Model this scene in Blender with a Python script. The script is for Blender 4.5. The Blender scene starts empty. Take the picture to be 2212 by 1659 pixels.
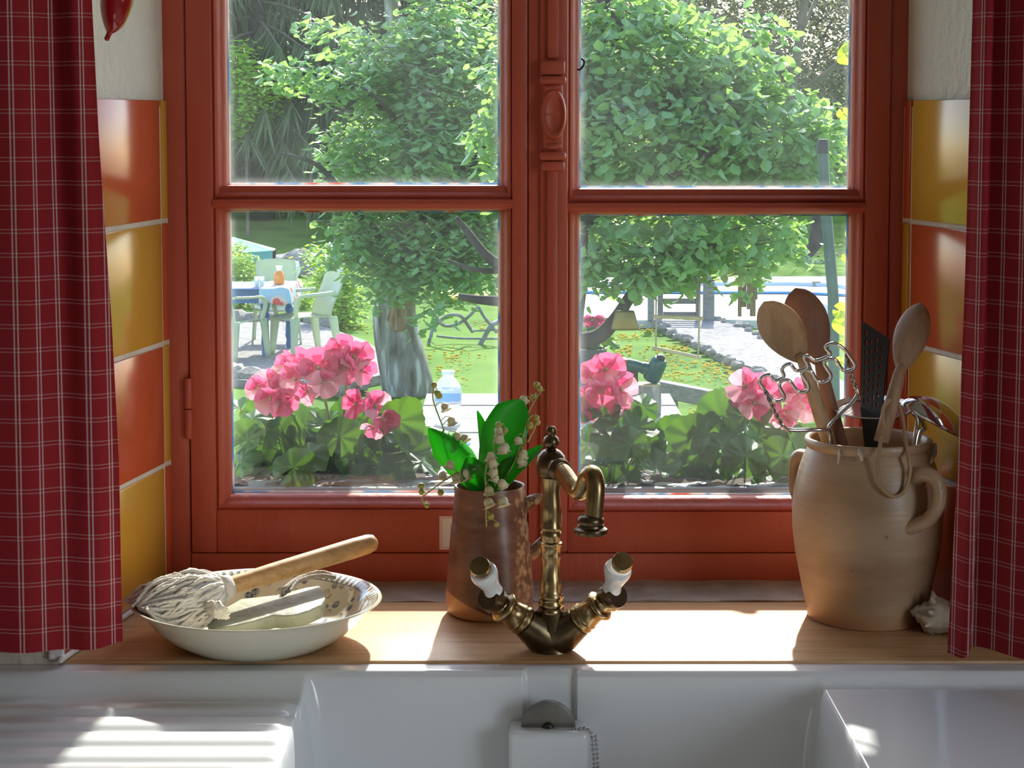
import bpy, bmesh, math, random
from mathutils import Vector, Matrix, noise as mnoise
R = math.radians
sc = bpy.context.scene
COL = sc.collection
# ------------------------------------------------------------------ camera
F, HOR, PITCH = 4120.0, 250.0, R(4.3)        # focal length in pixels of the 2212 x 1659 frame
CAM = Vector((0.0, -2.37, 1.538))
CY = HOR + F * math.tan(PITCH)
cam = bpy.data.cameras.new('camera'); camo = bpy.data.objects.new('camera', cam); COL.objects.link(camo)
cam.sensor_fit = 'HORIZONTAL'; cam.sensor_width = 36.0; cam.lens = 36.0 * F / 2212.0
cam.shift_y = -(829.5 - CY) / 2212.0
cam.clip_start = 0.05; cam.clip_end = 500
camo.location = CAM; camo.rotation_euler = (R(90) - PITCH, 0, 0)
sc.camera = camo
# ------------------------------------------------------------------ sky, sun, exposure
SUN_AZ, SUN_EL = R(7), R(36.5)
world = bpy.data.worlds.new('world'); sc.world = world; world.use_nodes = True
wn = world.node_tree; wn.nodes.clear()
sky = wn.nodes.new('ShaderNodeTexSky'); sky.sky_type = 'NISHITA'; sky.sun_disc = False
sky.sun_elevation = SUN_EL; sky.sun_rotation = SUN_AZ; sky.air_density = 1.0; sky.dust_density = 1.2; sky.ozone_density = 1.0
bg = wn.nodes.new('ShaderNodeBackground'); bg.inputs['Strength'].default_value = 0.58
wo = wn.nodes.new('ShaderNodeOutputWorld')
wn.links.new(sky.outputs[0], bg.inputs[0]); wn.links.new(bg.outputs[0], wo.inputs[0])
sun = bpy.data.lights.new('sun', 'SUN'); suno = bpy.data.objects.new('sun', sun); COL.objects.link(suno)
sun.energy = 10.0; sun.angle = R(1.3); sun.color = (1.0, 0.95, 0.86)
suno.location = (1.0, 8.0, 9.0)
suno.rotation_euler = Vector((math.sin(SUN_AZ) * math.cos(SUN_EL), math.cos(SUN_AZ) * math.cos(SUN_EL), math.sin(SUN_EL))).to_track_quat('Z', 'Y').to_euler()
# fill light added to brighten the kitchen, set at the right-hand wall's opening
dl = bpy.data.lights.new('room_fill_light', 'AREA'); dlo = bpy.data.objects.new('room_fill_light', dl); COL.objects.link(dlo)
dl.shape = 'RECTANGLE'; dl.size = 1.3; dl.size_y = 1.3; dl.energy = 20; dl.color = (0.93, 0.97, 1.0)
dlo.location = (2.12, -2.6, 1.55); dlo.rotation_euler = (0, R(90), 0)
sc.view_settings.view_transform = 'Standard'; sc.view_settings.look = 'None'
sc.view_settings.gamma = 1.0; sc.view_settings.use_curve_mapping = False
sc.view_settings.exposure = 0.0
sc.cycles.adaptive_threshold = 0.05
sc.cycles.max_bounces = 6; sc.cycles.diffuse_bounces = 3; sc.cycles.glossy_bounces = 3; sc.cycles.transmission_bounces = 3

# ------------------------------------------------------------------ pixel rays of the photograph -> world
def ray(px, py):
    dx, dy = (px - 1106.0) / F, -(py - CY) / F
    c, s = math.cos(PITCH), math.sin(PITCH)
    return Vector((dx, dy * s + c, dy * c - s))
def P(px, py, Y):
    d = ray(px, py); return CAM + d * ((Y - CAM.y) / d.y)
def PZ(px, py, z):
    d = ray(px, py); return CAM + d * ((z - CAM.z) / d.z)
def PP(px, py, p0, n):
    d = ray(px, py); n = Vector(n); return CAM + d * ((Vector(p0) - CAM).dot(n) / d.dot(n))
SILL, GROUND = 0.95, -1.06

# ------------------------------------------------------------------ materials
MATS = {}
def newmat(name):
    m = bpy.data.materials.new(name); m.use_nodes = True; m.node_tree.nodes.clear(); MATS[name] = m
    return m, m.node_tree.nodes, m.node_tree.links
def N(ns, t, **kw):
    n = ns.new(t)
    for k, v in kw.items():
        if k in n.inputs: n.inputs[k].default_value = v
        else: setattr(n, k, v)
    return n
def c4(c): return (c[0], c[1], c[2], 1.0)
def ramp(ns, stops, interp='LINEAR'):
    r = ns.new('ShaderNodeValToRGB'); r.color_ramp.interpolation = interp
    e = r.color_ramp.elements
    e[0].position, e[0].color = stops[0][0], c4(stops[0][1]); e[1].position, e[1].color = stops[-1][0], c4(stops[-1][1])
    for p, c in stops[1:-1]:
        x = e.new(p); x.color = c4(c)
    return r
def mat(name, cols, rough=0.5, metal=0.0, scale=8.0, detail=4.0, stretch=None, bump=0.0, bscale=None, trans=0.0, tcol=None, spec=0.5, coat=0.0, sheen=0.0, lo=0.3, hi=0.7, coord='Object', ior=None):
    """procedural surface: noise between the given colours, optional bump, optional translucent share"""
    if name in MATS: return MATS[name]
    m, ns, ln = newmat(name)
    out = N(ns, 'ShaderNodeOutputMaterial'); b = N(ns, 'ShaderNodeBsdfPrincipled')
    b.inputs['Roughness'].default_value = rough; b.inputs['Metallic'].default_value = metal
    b.inputs['Specular IOR Level'].default_value = spec; b.inputs['Coat Weight'].default_value = coat; b.inputs['Coat Roughness'].default_value = 0.08
    if sheen: b.inputs['Sheen Weight'].default_value = sheen
    if not isinstance(cols[0], (tuple, list)): cols = [cols]
    tc = N(ns, 'ShaderNodeTexCoord'); src = tc.outputs[coord]
    if stretch:
        mp = N(ns, 'ShaderNodeMapping'); mp.inputs['Scale'].default_value = stretch; ln.new(src, mp.inputs[0]); src = mp.outputs[0]
    colout = None
    if len(cols) == 1:
        b.inputs['Base Color'].default_value = c4(cols[0])
    else:
        nz = N(ns, 'ShaderNodeTexNoise', Scale=scale, Detail=detail); ln.new(src, nz.inputs['Vector'])
        k = len(cols) - 1
        rp = ramp(ns, [(lo + (hi - lo) * i / k, c) for i, c in enumerate(cols)])
        ln.new(nz.outputs['Fac'], rp.inputs[0]); ln.new(rp.outputs[0], b.inputs['Base Color']); colout = rp.outputs[0]
    if bump:
        n2 = N(ns, 'ShaderNodeTexNoise', Scale=bscale or scale * 3, Detail=5.0); ln.new(src, n2.inputs['Vector'])
        bp = N(ns, 'ShaderNodeBump', Strength=bump, Distance=0.01); ln.new(n2.outputs['Fac'], bp.inputs['Height']); ln.new(bp.outputs[0], b.inputs['Normal'])
    if trans:
        t = N(ns, 'ShaderNodeBsdfTranslucent'); mx = N(ns, 'ShaderNodeMixShader'); mx.inputs[0].default_value = trans
        if tcol: t.inputs[0].default_value = c4(tcol)
        elif colout: ln.new(colout, t.inputs[0])
        else: t.inputs[0].default_value = c4(cols[0])
        ln.new(b.outputs[0], mx.inputs[1]); ln.new(t.outputs[0], mx.inputs[2]); ln.new(mx.outputs[0], out.inputs[0])
    else: ln.new(b.outputs[0], out.inputs[0])
    return m

# ------------------------------------------------------------------ mesh building
class MB:
    def __init__(s): s.v, s.f, s.uv = [], [], None
    def add(s, vs, fs):
        o = len(s.v); s.v.extend([tuple(x) for x in vs]); s.f.extend([tuple(i + o for i in f) for f in fs]); return s
    def box(s, a, b):
        (x0, y0, z0), (x1, y1, z1) = a, b
        return s.add([(x0,y0,z0),(x1,y0,z0),(x1,y1,z0),(x0,y1,z0),(x0,y0,z1),(x1,y0,z1),(x1,y1,z1),(x0,y1,z1)],
                     [(0,3,2,1),(4,5,6,7),(0,1,5,4),(1,2,6,5),(2,3,7,6),(3,0,4,7)])
    def prism(s, pts, off, pts2=None):
        """closed outline (3-D points) extruded by off"""
        off = Vector(off); n = len(pts); p = [Vector(q) for q in pts]
        q = [Vector(t) for t in pts2] if pts2 else [t + off for t in p]
        return s.add(p + q, [tuple(range(n))[::-1], tuple(range(n, 2 * n))] + [(i, (i + 1) % n, n + (i + 1) % n, n + i) for i in range(n)])
    def tube(s, path, rad, seg=8, cap=True, closed=False, flat=None, up=None):
        path = [Vector(p) for p in path]; n = len(path)
        if not isinstance(rad, (list, tuple)): rad = [rad] * n
        rings = []; prev = None
        for i, p in enumerate(path):
            if closed: t = path[(i + 1) % n] - path[i - 1]
            else: t = path[min(i + 1, n - 1)] - path[max(i - 1, 0)]
            if t.length < 1e-9: t = Vector((0, 0, 1))
            t.normalize()
            if prev is None:
                a = Vector(up) if up else (Vector((0, 0, 1)) if abs(t.z) < 0.9 else Vector((1, 0, 0)))
                u = (a - t * a.dot(t)).normalized()
            else:
                u = prev - t * prev.dot(t)
                u = u.normalized() if u.length > 1e-6 else t.orthogonal().normalized()
            prev = u; w = t.cross(u)
            fl = flat if flat else 1.0
            rings.append([p + (u * math.cos(2 * math.pi * k / seg) * rad[i] + w * math.sin(2 * math.pi * k / seg) * rad[i] * fl) for k in range(seg)])
        vs = [q for r in rings for q in r]; fs = []
        m = n if closed else n - 1
        for i in range(m):
            j = (i + 1) % n
            for k in range(seg):
                l = (k + 1) % seg; fs.append((i * seg + k, i * seg + l, j * seg + l, j * seg + k))
        if cap and not closed: fs += [tuple(range(seg))[::-1], tuple((n - 1) * seg + k for k in range(seg))]
        return s.add(vs, fs)
    def lathe(s, prof, seg=32, M=None, arc=None):
        """profile of (r, z) turned about z; r = 0 closes it"""
        M = M or Matrix(); vs, fs, idx = [], [], []
        for r, z in prof:
            if r < 1e-7: idx.append([len(vs)]); vs.append(M @ Vector((0, 0, z)))
            else:
                idx.append(list(range(len(vs), len(vs) + seg)))
                vs += [M @ Vector((r * math.cos(2 * math.pi * k / seg), r * math.sin(2 * math.pi * k / seg), z)) for k in range(seg)]
        for a, b in zip(idx, idx[1:]):
            for k in range(seg):
                l = (k + 1) % seg
                if len(a) == 1 and len(b) == 1: continue
                if len(a) == 1: fs.append((a[0], b[l], b[k]))
                elif len(b) == 1: fs.append((a[k], a[l], b[0]))
                else: fs.append((a[k], a[l], b[l], b[k]))
        return s.add(vs, fs)
    def sphere(s, c, r, seg=12, rings=8, sc3=(1, 1, 1)):
        c = Vector(c); pr = [(math.sin(math.pi * i / rings), -math.cos(math.pi * i / rings)) for i in range(rings + 1)]
        pr[0] = (0, -1); pr[-1] = (0, 1)
        return s.lathe(pr, seg, Matrix.Translation(c) @ Matrix.Diagonal((r * sc3[0], r * sc3[1], r * sc3[2], 1)))
    def grid(s, fn, nu, nv):
        vs = [fn(i / nu, j / nv) for j in range(nv + 1) for i in range(nu + 1)]
        fs = [(j * (nu + 1) + i, j * (nu + 1) + i + 1, (j + 1) * (nu + 1) + i + 1, (j + 1) * (nu + 1) + i) for j in range(nv) for i in range(nu)]
        return s.add(vs, fs)
    def ring_frame(s, x0, x1, z0, z1, prof):
        """rectangular mitred frame in the XZ plane; prof = (inset, y) pairs from outside to inside, closed"""
        vs, n = [], len(prof)
        for ins, y in prof:
            vs += [(x0 + ins, y, z0 + ins), (x1 - ins, y, z0 + ins), (x1 - ins, y, z1 - ins), (x0 + ins, y, z1 - ins)]
        fs = []
        for i in range(n):
            j = (i + 1) % n
            for k in range(4):
                l = (k + 1) % 4; fs.append((i * 4 + k, i * 4 + l, j * 4 + l, j * 4 + k))
        return s.add(vs, fs)
    def build(s, name, m, parent=None, smooth=None, bevel=0.0, bseg=2, origin=None, fixn=True):
        me = bpy.data.meshes.new(name); o = Vector(origin) if origin else Vector((0, 0, 0))
        me.from_pydata([tuple(Vector(v) - o) for v in s.v], [], s.f)
        if fixn or bevel:
            bm = bmesh.new(); bm.from_mesh(me)
            if fixn: bmesh.ops.recalc_face_normals(bm, faces=bm.faces)
            if bevel:
                es = [e for e in bm.edges if len(e.link_faces) == 2 and e.calc_face_angle(0) > R(28)]
                bmesh.ops.bevel(bm, geom=es, offset=bevel, segments=bseg, profile=0.5, affect='EDGES', clamp_overlap=True)
            bm.to_mesh(me); bm.free()
        if s.uv:
            lay = me.uv_layers.new(name='UVMap')
            for l in me.loops: lay.data[l.index].uv = s.uv[l.vertex_index]
        if m is not None: me.materials.append(m if not isinstance(m, str) else MATS[m])
        if smooth is not None:
            me.polygons.foreach_set('use_smooth', [True] * len(me.polygons))
            if smooth > 0: me.set_sharp_from_angle(angle=R(smooth))
        ob = bpy.data.objects.new(name, me); COL.objects.link(ob); ob.location = o
        if parent is not None:
            ob.parent = parent; ob.matrix_parent_inverse = parent.matrix_basis.inverted()
        return ob
def tag(o, label=None, cat=None, group=None, kind=None):
    if label: o['label'] = label
    if cat: o['category'] = cat
    if group: o['group'] = group
    if kind: o['kind'] = kind
    return o
def thing(name, loc, label, cat, group=None):
    o = bpy.data.objects.new(name, None); COL.objects.link(o); o.location = loc; o.empty_display_size = 0.02
    return tag(o, label, cat, group)
def inst(me, name, parent, M):
    """an object sharing mesh data, placed by world matrix M (parents are only translated)"""
    ob = bpy.data.objects.new(name, me); COL.objects.link(ob)
    if parent is not None:
        ob.parent = parent; ob.matrix_parent_inverse = parent.matrix_basis.inverted()
    ob.matrix_basis = M
    return ob
def frame_from(z, y=None):
    z = Vector(z).normalized(); y = Vector(y) if y is not None else (Vector((0, 0, 1)) if abs(z.z) < 0.95 else Vector((0, 1, 0)))
    x = y.cross(z).normalized(); y = z.cross(x)
    M = Matrix((x, y, z)).transposed().to_4x4(); return M
def spline(pts, n=6, closed=False):
    """Catmull-Rom through the points"""
    pts = [Vector(p) for p in pts]; m = len(pts); out = []
    rng = m if closed else m - 1
    for i in range(rng):
        if closed: p0, p1, p2, p3 = pts[(i-1) % m], pts[i], pts[(i+1) % m], pts[(i+2) % m]
        else: p0, p1, p2, p3 = pts[max(i-1, 0)], pts[i], pts[i+1], pts[min(i+2, m-1)]
        for k in range(n):
            t = k / n
            out.append(0.5 * ((2*p1) + (p2-p0)*t + (2*p0-5*p1+4*p2-p3)*t*t + (3*p1-p0-3*p2+p3)*t*t*t))
    if not closed: out.append(pts[-1])
    return out
def sstep(a, b, x):
    t = max(0.0, min(1.0, (x - a) / (b - a))); return t * t * (3 - 2 * t)
rnd = random.Random(7)
# ================================================================== the room shell
def wood_mat(name, cols, rough=0.5, scale=(1.0, 12.0, 12.0), ring=6.0, bump=0.15, spec=0.4):
    m, ns, ln = newmat(name)
    out = N(ns, 'ShaderNodeOutputMaterial'); b = N(ns, 'ShaderNodeBsdfPrincipled', Roughness=rough); b.inputs['Specular IOR Level'].default_value = spec
    tc = N(ns, 'ShaderNodeTexCoord'); mp = N(ns, 'ShaderNodeMapping'); mp.inputs['Scale'].default_value = scale
    ln.new(tc.outputs['Object'], mp.inputs[0])
    nz = N(ns, 'ShaderNodeTexNoise', Scale=ring, Detail=6.0, Roughness=0.65, Distortion=0.6); ln.new(mp.outputs[0], nz.inputs['Vector'])
    k = len(cols) - 1
    rp = ramp(ns, [(0.3 + 0.4 * i / k, c) for i, c in enumerate(cols)]); ln.new(nz.outputs['Fac'], rp.inputs[0]); ln.new(rp.outputs[0], b.inputs['Base Color'])
    bp = N(ns, 'ShaderNodeBump', Strength=bump, Distance=0.002); ln.new(nz.outputs['Fac'], bp.inputs['Height']); ln.new(bp.outputs[0], b.inputs['Normal'])
    ln.new(b.outputs[0], out.inputs[0]); return m
mat('plaster', [(0.62, 0.57, 0.48), (0.72, 0.67, 0.58)], rough=0.9, scale=5, bump=0.5, bscale=60)
mat('room_paint', [(0.40, 0.36, 0.30), (0.46, 0.42, 0.35)], rough=0.9, scale=3)
mat('floor_tile', [(0.66, 0.60, 0.52), (0.74, 0.68, 0.60)], rough=0.5, scale=5)
mat('grout', [(0.60, 0.50, 0.38), (0.70, 0.60, 0.48)], rough=0.95, scale=20, bump=0.2)
mat('tile_red', [(0.50, 0.075, 0.022), (0.56, 0.095, 0.028)], rough=0.18, scale=6, spec=0.5)
mat('tile_ochre', [(0.56, 0.27, 0.028), (0.62, 0.31, 0.035)], rough=0.18, scale=6, spec=0.5)
mat('red_paint', [(0.43, 0.078, 0.043), (0.49, 0.094, 0.050)], rough=0.42, scale=4, stretch=(3, 3, 1), bump=0.12, bscale=30, spec=0.4)
mat('cement', [(0.30, 0.23, 0.18), (0.42, 0.34, 0.27)], rough=0.95, scale=30, bump=0.5)
mat('white_seal', [(0.72, 0.70, 0.66), (0.82, 0.80, 0.77)], rough=0.6, scale=40, bump=0.3)
wood_mat('sill_wood', [(0.42, 0.21, 0.08), (0.56, 0.32, 0.15), (0.64, 0.40, 0.20)], rough=0.42, scale=(0.9, 16.0, 16.0), ring=5.0, bump=0.1)
mat('stone_ledge', [(0.42, 0.40, 0.36), (0.55, 0.52, 0.47)], rough=0.9, scale=12, bump=0.4)
mat('render_wall', [(0.66, 0.60, 0.50), (0.74, 0.68, 0.58)], rough=0.95, scale=3, bump=0.3)
wx = lambda px: P(px, 600, 0).x
wz = lambda py: P(1106, py, 0).z
XL, XR = wx(360), wx(1951)                       # window opening at the frame
YF = -0.345                                      # room face of the wall
XLn, XRn = -0.492, 0.576                         # splayed reveal at the room face
TOP = 2.30
def wallpiece(name, pts, z0, z1, m='plaster'):
    o = MB().prism([(x, y, z0) for x, y in pts], (0, 0, z1 - z0)).build(name, MATS[m]); return tag(o, kind='structure')
wall_l = wallpiece('wall_front_left', [(-2.2, YF), (XLn, YF), (XL, 0), (XL, 0.065), (-2.2, 0.065)], GROUND, 2.6)
wall_r = wallpiece('wall_front_right', [(XR, 0.065), (XR, 0), (XRn, YF), (2.2, YF), (2.2, 0.065)], GROUND, 2.6)
wallpiece('wall_front_lower', [(XLn, YF), (XRn, YF), (XR, 0), (XR, 0.065), (XL, 0.065), (XL, 0)], GROUND, 0.92)
wallpiece('wall_front_upper', [(XLn, YF), (XRn, YF), (XR, 0), (XR, 0.065), (XL, 0.065), (XL, 0)], TOP, 2.6)
wr = MB().box((2.15, -4.8, 0), (2.25, YF, 0.9)).box((2.15, -4.8, 2.3), (2.25, YF, 2.6)).box((2.15, -4.8, 0.9), (2.25, -3.3, 2.3)).box((2.15, -1.9, 0.9), (2.25, YF, 2.3))
tag(wr.build('wall_right', MATS['room_paint']), kind='structure')
for nm, a, b in (('wall_left', (-2.25, -4.8, 0), (-2.15, YF, 2.6)), ('ceiling', (-2.2, -4.8, 2.6), (2.2, 0.065, 2.7))):
    tag(MB().box(a, b).build(nm, MATS['room_paint']), kind='structure')
tag(MB().box((-2.2, -4.8, -0.1), (2.2, YF, 0)).build('floor', MATS['floor_tile']), kind='structure')
wb = MB().box((-2.2, -4.9, 0), (2.2, -4.8, 2.6))
tag(wb.build('wall_back', MATS['room_paint']), kind='structure')

# ---- tiles of the reveals (grout bed + each tile its own piece)
def reveal(wall, side):
    X0, X1 = (XL, XLn) if side < 0 else (XR, XRn)
    d = Vector((X1 - X0, YF, 0)); L = d.length; d.normalize()
    nrm = Vector((-d.y * side, d.x * side, 0)); nrm = nrm if nrm.x * side < 0 else -nrm
    o = Vector((X0, 0, 0))
    def q(u, z, k): return o + d * u + nrm * k + Vector((0, 0, z))
    g = MB().prism([q(0.004, 0.952, 0), q(L - 0.002, 0.952, 0), q(L - 0.002, 1.549, 0), q(0.004, 1.549, 0)], nrm * 0.004)
    g.build('grout_bed', MATS['grout'], wall)
    cols = [(0.008, 0.0255), (0.0325, 0.2315), (0.2385, 0.3475)]
    for r in range(4):
        z0 = 0.954 + 0.1515 * r
        for c, (u0, u1) in enumerate(cols):
            red = ((r + c) % 2 == 0) if side < 0 else ((r + c) % 2 == 1)
            if side < 0: red = [[1,0,1],[0,1,0]][r % 2][c]
            else: red = [[0,1,0],[1,0,1]][r % 2][c]
            w = 0.0045 + rnd.uniform(-0.0006, 0.0006)
            MB().prism([q(u0, z0 + 0.003, 0.002), q(u1, z0 + 0.003, 0.002), q(u1, z0 + 0.1485, 0.002), q(u0, z0 + 0.1485, 0.002)], nrm * w).build(
                'tile', MATS['tile_red' if red else 'tile_ochre'], wall, bevel=0.0015, bseg=2, smooth=35)
    # white seal where the tiles meet the sill
    MB().prism([q(0.01, 0.9505, 0.004), q(L + 0.012, 0.9505, 0.004), q(L + 0.012, 0.957, 0.006), q(0.01, 0.957, 0.006)], nrm * 0.006).build('seal_strip', MATS['white_seal'], wall, bevel=0.002)
reveal(wall_l, -1); reveal(wall_r, 1)
for side, wall in ((-1, wall_l), (1, wall_r)):   # room face beside the reveal, behind the curtains
    x0 = XLn if side < 0 else XRn
    for c in range(2):
        a = x0 + side * (0.012 + 0.154 * c); b = a + side * 0.149
        for r in range(4):
            z0 = 0.962 + 0.1515 * r
            MB().box((min(a, b), YF - 0.007, z0), (max(a, b), YF + 0.001, z0 + 0.147)).build('tile', MATS['tile_ochre' if (r + c) % 2 == 0 else 'tile_red'], wall, bevel=0.0015, smooth=35)
    MB().box((x0 - 0.008, YF - 0.0075, 0.953), (x0 + 0.008, YF + 0.002, 1.55)).build('corner_trim', MATS['white_seal'], wall, bevel=0.002)

# ---- wooden sill and the cement strip at the foot of the window
yb = PZ(1106, 1300, SILL).y
fr = lambda y: (XL + (XLn - XL) * y / YF, XR + (XRn - XR) * y / YF)
yfront = YF + 0.002
a0, a1 = fr(yb); b0, b1 = fr(yfront)
sill = MB().prism([(a0, yb, 0.92), (a1, yb, 0.92), (b1, yfront, 0.92), (b0, yfront, 0.92)], (0, 0, 0.03)).build('window_sill', MATS['sill_wood'], bevel=0.003, smooth=40)
tag(sill, kind='structure')
cm = MB(); n = 40
for i in range(n):
    xa, xb = XL + (XR - XL) * i / n, XL + (XR - XL) * (i + 1) / n
    j = lambda k: 0.003 * mnoise.noise((k * 0.9, 1.3, 0))
    za, zb_ = 0.951 + j(i), 0.951 + j(i + 1)
    cm.add([(xa, yb + 0.001, 0.92), (xb, yb + 0.001, 0.92), (xb, 0.02, 0.92), (xa, 0.02, 0.92), (xa, yb + 0.001, za), (xb, yb + 0.001, zb_), (xb, 0.02, zb_ + 0.004), (xa, 0.02, za + 0.004)],
           [(0,1,5,4),(4,5,6,7),(2,3,7,6),(0,3,2,1)])
tag(cm.build('trim_1', MATS['cement']), kind='structure')
tag(MB().box((XL - 0.12, 0.066, 0.86), (XR + 0.12, 0.40, 0.895)).build('trim_2', MATS['stone_ledge'], bevel=0.006), kind='structure')

# ================================================================== window
WIN = tag(bpy.data.objects.new('window_1', None), 'red painted casement window with two leaves', None, None, 'structure'); COL.objects.link(WIN)
WIN.location = ((XL + XR) / 2, 0, SILL)
RED = MATS['red_paint']
xs = dict(l0=wx(409), l1=wx(1139.2), r0=wx(1141.2), r1=wx(1916), gl0=wx(491), gl1=wx(1079), gr0=wx(1252), gr1=wx(1838))
zb = wz(1191); zt = 2.235
def bx(nm, a, b, par, m=RED, bev=0.002): return MB().box(a, b).build(nm, m, par, bevel=bev, smooth=40)
FR0, FR1 = -0.004, 0.06
bx('frame_jamb', (XL - 0.004, FR0, 0.95), (xs['l0'] - 0.0012, FR1, TOP), WIN)
bx('frame_jamb', (xs['r1'] + 0.0012, FR0, 0.95), (XR + 0.004, FR1, TOP), WIN)
bx('frame_rail', (xs['l0'] - 0.0012, FR0 - 0.002, 0.948), (xs['r1'] + 0.0012, FR1, zb - 0.001), WIN)
bx('frame_rail', (xs['l0'] - 0.0012, FR0, zt + 0.001), (xs['r1'] + 0.0012, FR1, TOP), WIN)
for a, b in ((xs['l0'] - 0.01, xs['l0'] + 0.012), (xs['r1'] - 0.012, xs['r1'] + 0.01)): bx('rebate', (a, 0.043, zb), (b, 0.06, zt), WIN)
bx('rebate', (wx(1122), 0.0402, zb), (wx(1160), 0.054, zt), WIN)
bx('rebate', (xs['l0'], 0.043, zb - 0.01), (xs['r1'], 0.06, zb + 0.012), WIN)
# glass
def glass_mat(name, amt):
    m, ns, ln = newmat(name)
    out = N(ns, 'ShaderNodeOutputMaterial'); tr = N(ns, 'ShaderNodeBsdfTransparent'); gl = N(ns, 'ShaderNodeBsdfGlossy', Roughness=0.0)
    tr.inputs[0].default_value = (0.97, 0.985, 0.975, 1)
    lw = N(ns, 'ShaderNodeLayerWeight', Blend=0.3); pw = N(ns, 'ShaderNodeMath', operation='POWER'); ln.new(lw.outputs['Facing'], pw.inputs[0]); pw.inputs[1].default_value = 4.0
    ml = N(ns, 'ShaderNodeMath', operation='MULTIPLY_ADD'); ln.new(pw.outputs[0], ml.inputs[0]); ml.inputs[1].default_value = 0.5; ml.inputs[2].default_value = 0.02
    mx = N(ns, 'ShaderNodeMixShader'); ln.new(ml.outputs[0], mx.inputs[0]); ln.new(tr.outputs[0], mx.inputs[1]); ln.new(gl.outputs[0], mx.inputs[2])
    df = N(ns, 'ShaderNodeBsdfTranslucent'); df.inputs[0].default_value = (0.85, 0.88, 0.9, 1)
    tc = N(ns, 'ShaderNodeTexCoord'); nz = N(ns, 'ShaderNodeTexNoise', Scale=7.0, Detail=5.0); ln.new(tc.outputs['Object'], nz.inputs['Vector'])
    sp = N(ns, 'ShaderNodeTexNoise', Scale=420.0, Detail=1.0); ln.new(tc.outputs['Object'], sp.inputs['Vector'])
    # grime gathers along the putty: distance to the pane's edge in its own box
    sx = N(ns, 'ShaderNodeSeparateXYZ'); ln.new(tc.outputs['Generated'], sx.inputs[0])
    def edge(o):
        a = N(ns, 'ShaderNodeMath', operation='SUBTRACT'); ln.new(o, a.inputs[0]); a.inputs[1].default_value = 0.5
        b = N(ns, 'ShaderNodeMath', operation='ABSOLUTE'); ln.new(a.outputs[0], b.inputs[0]); return b.outputs[0]
    mxe = N(ns, 'ShaderNodeMath', operation='MAXIMUM'); ln.new(edge(sx.outputs[0]), mxe.inputs[0]); ln.new(edge(sx.outputs[2]), mxe.inputs[1])
    er = N(ns, 'ShaderNodeMapRange'); ln.new(mxe.outputs[0], er.inputs[0])
    er.interpolation_type = 'SMOOTHSTEP'; er.inputs['From Min'].default_value = 0.455; er.inputs['From Max'].default_value = 0.515; er.inputs['To Min'].default_value = 0.0; er.inputs['To Max'].default_value = 0.13
    nr = N(ns, 'ShaderNodeMapRange'); ln.new(nz.outputs['Fac'], nr.inputs[0]); nr.inputs['From Min'].default_value = 0.35; nr.inputs['From Max'].default_value = 0.75
    nr.inputs['To Min'].default_value = amt * 0.5; nr.inputs['To Max'].default_value = amt * 1.8
    me = N(ns, 'ShaderNodeMath', operation='MULTIPLY'); ln.new(er.outputs[0], me.inputs[0]); ln.new(nz.outputs['Fac'], me.inputs[1])
    ad = N(ns, 'ShaderNodeMath', operation='ADD'); ln.new(nr.outputs[0], ad.inputs[0]); ln.new(me.outputs[0], ad.inputs[1])
    sr = N(ns, 'ShaderNodeMapRange'); ln.new(sp.outputs['Fac'], sr.inputs[0]); sr.inputs['From Min'].default_value = 0.80; sr.inputs['From Max'].default_value = 0.84; sr.inputs['To Max'].default_value = 0.25
    a2 = N(ns, 'ShaderNodeMath', operation='ADD'); ln.new(ad.outputs[0], a2.inputs[0]); ln.new(sr.outputs[0], a2.inputs[1])
    m2 = N(ns, 'ShaderNodeMixShader'); ln.new(a2.outputs[0], m2.inputs[0]); ln.new(mx.outputs[0], m2.inputs[1]); ln.new(df.outputs[0], m2.inputs[2])
    ln.new(m2.outputs[0], out.inputs[0]); return m
glass_mat('pane_glass', 0.0085)
mat('lit_putty', [(0.80, 0.80, 0.78), (0.86, 0.86, 0.84), (0.16, 0.48, 0.75), (0.85, 0.85, 0.82), (0.80, 0.20, 0.10)], trans=0.55, rough=0.6, scale=18, detail=2, lo=0.35, hi=0.68, stretch=(1, 1, 0.5))  # sunlight on the rebate put into the pale tones; blue is old paint
YG = 0.022
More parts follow.
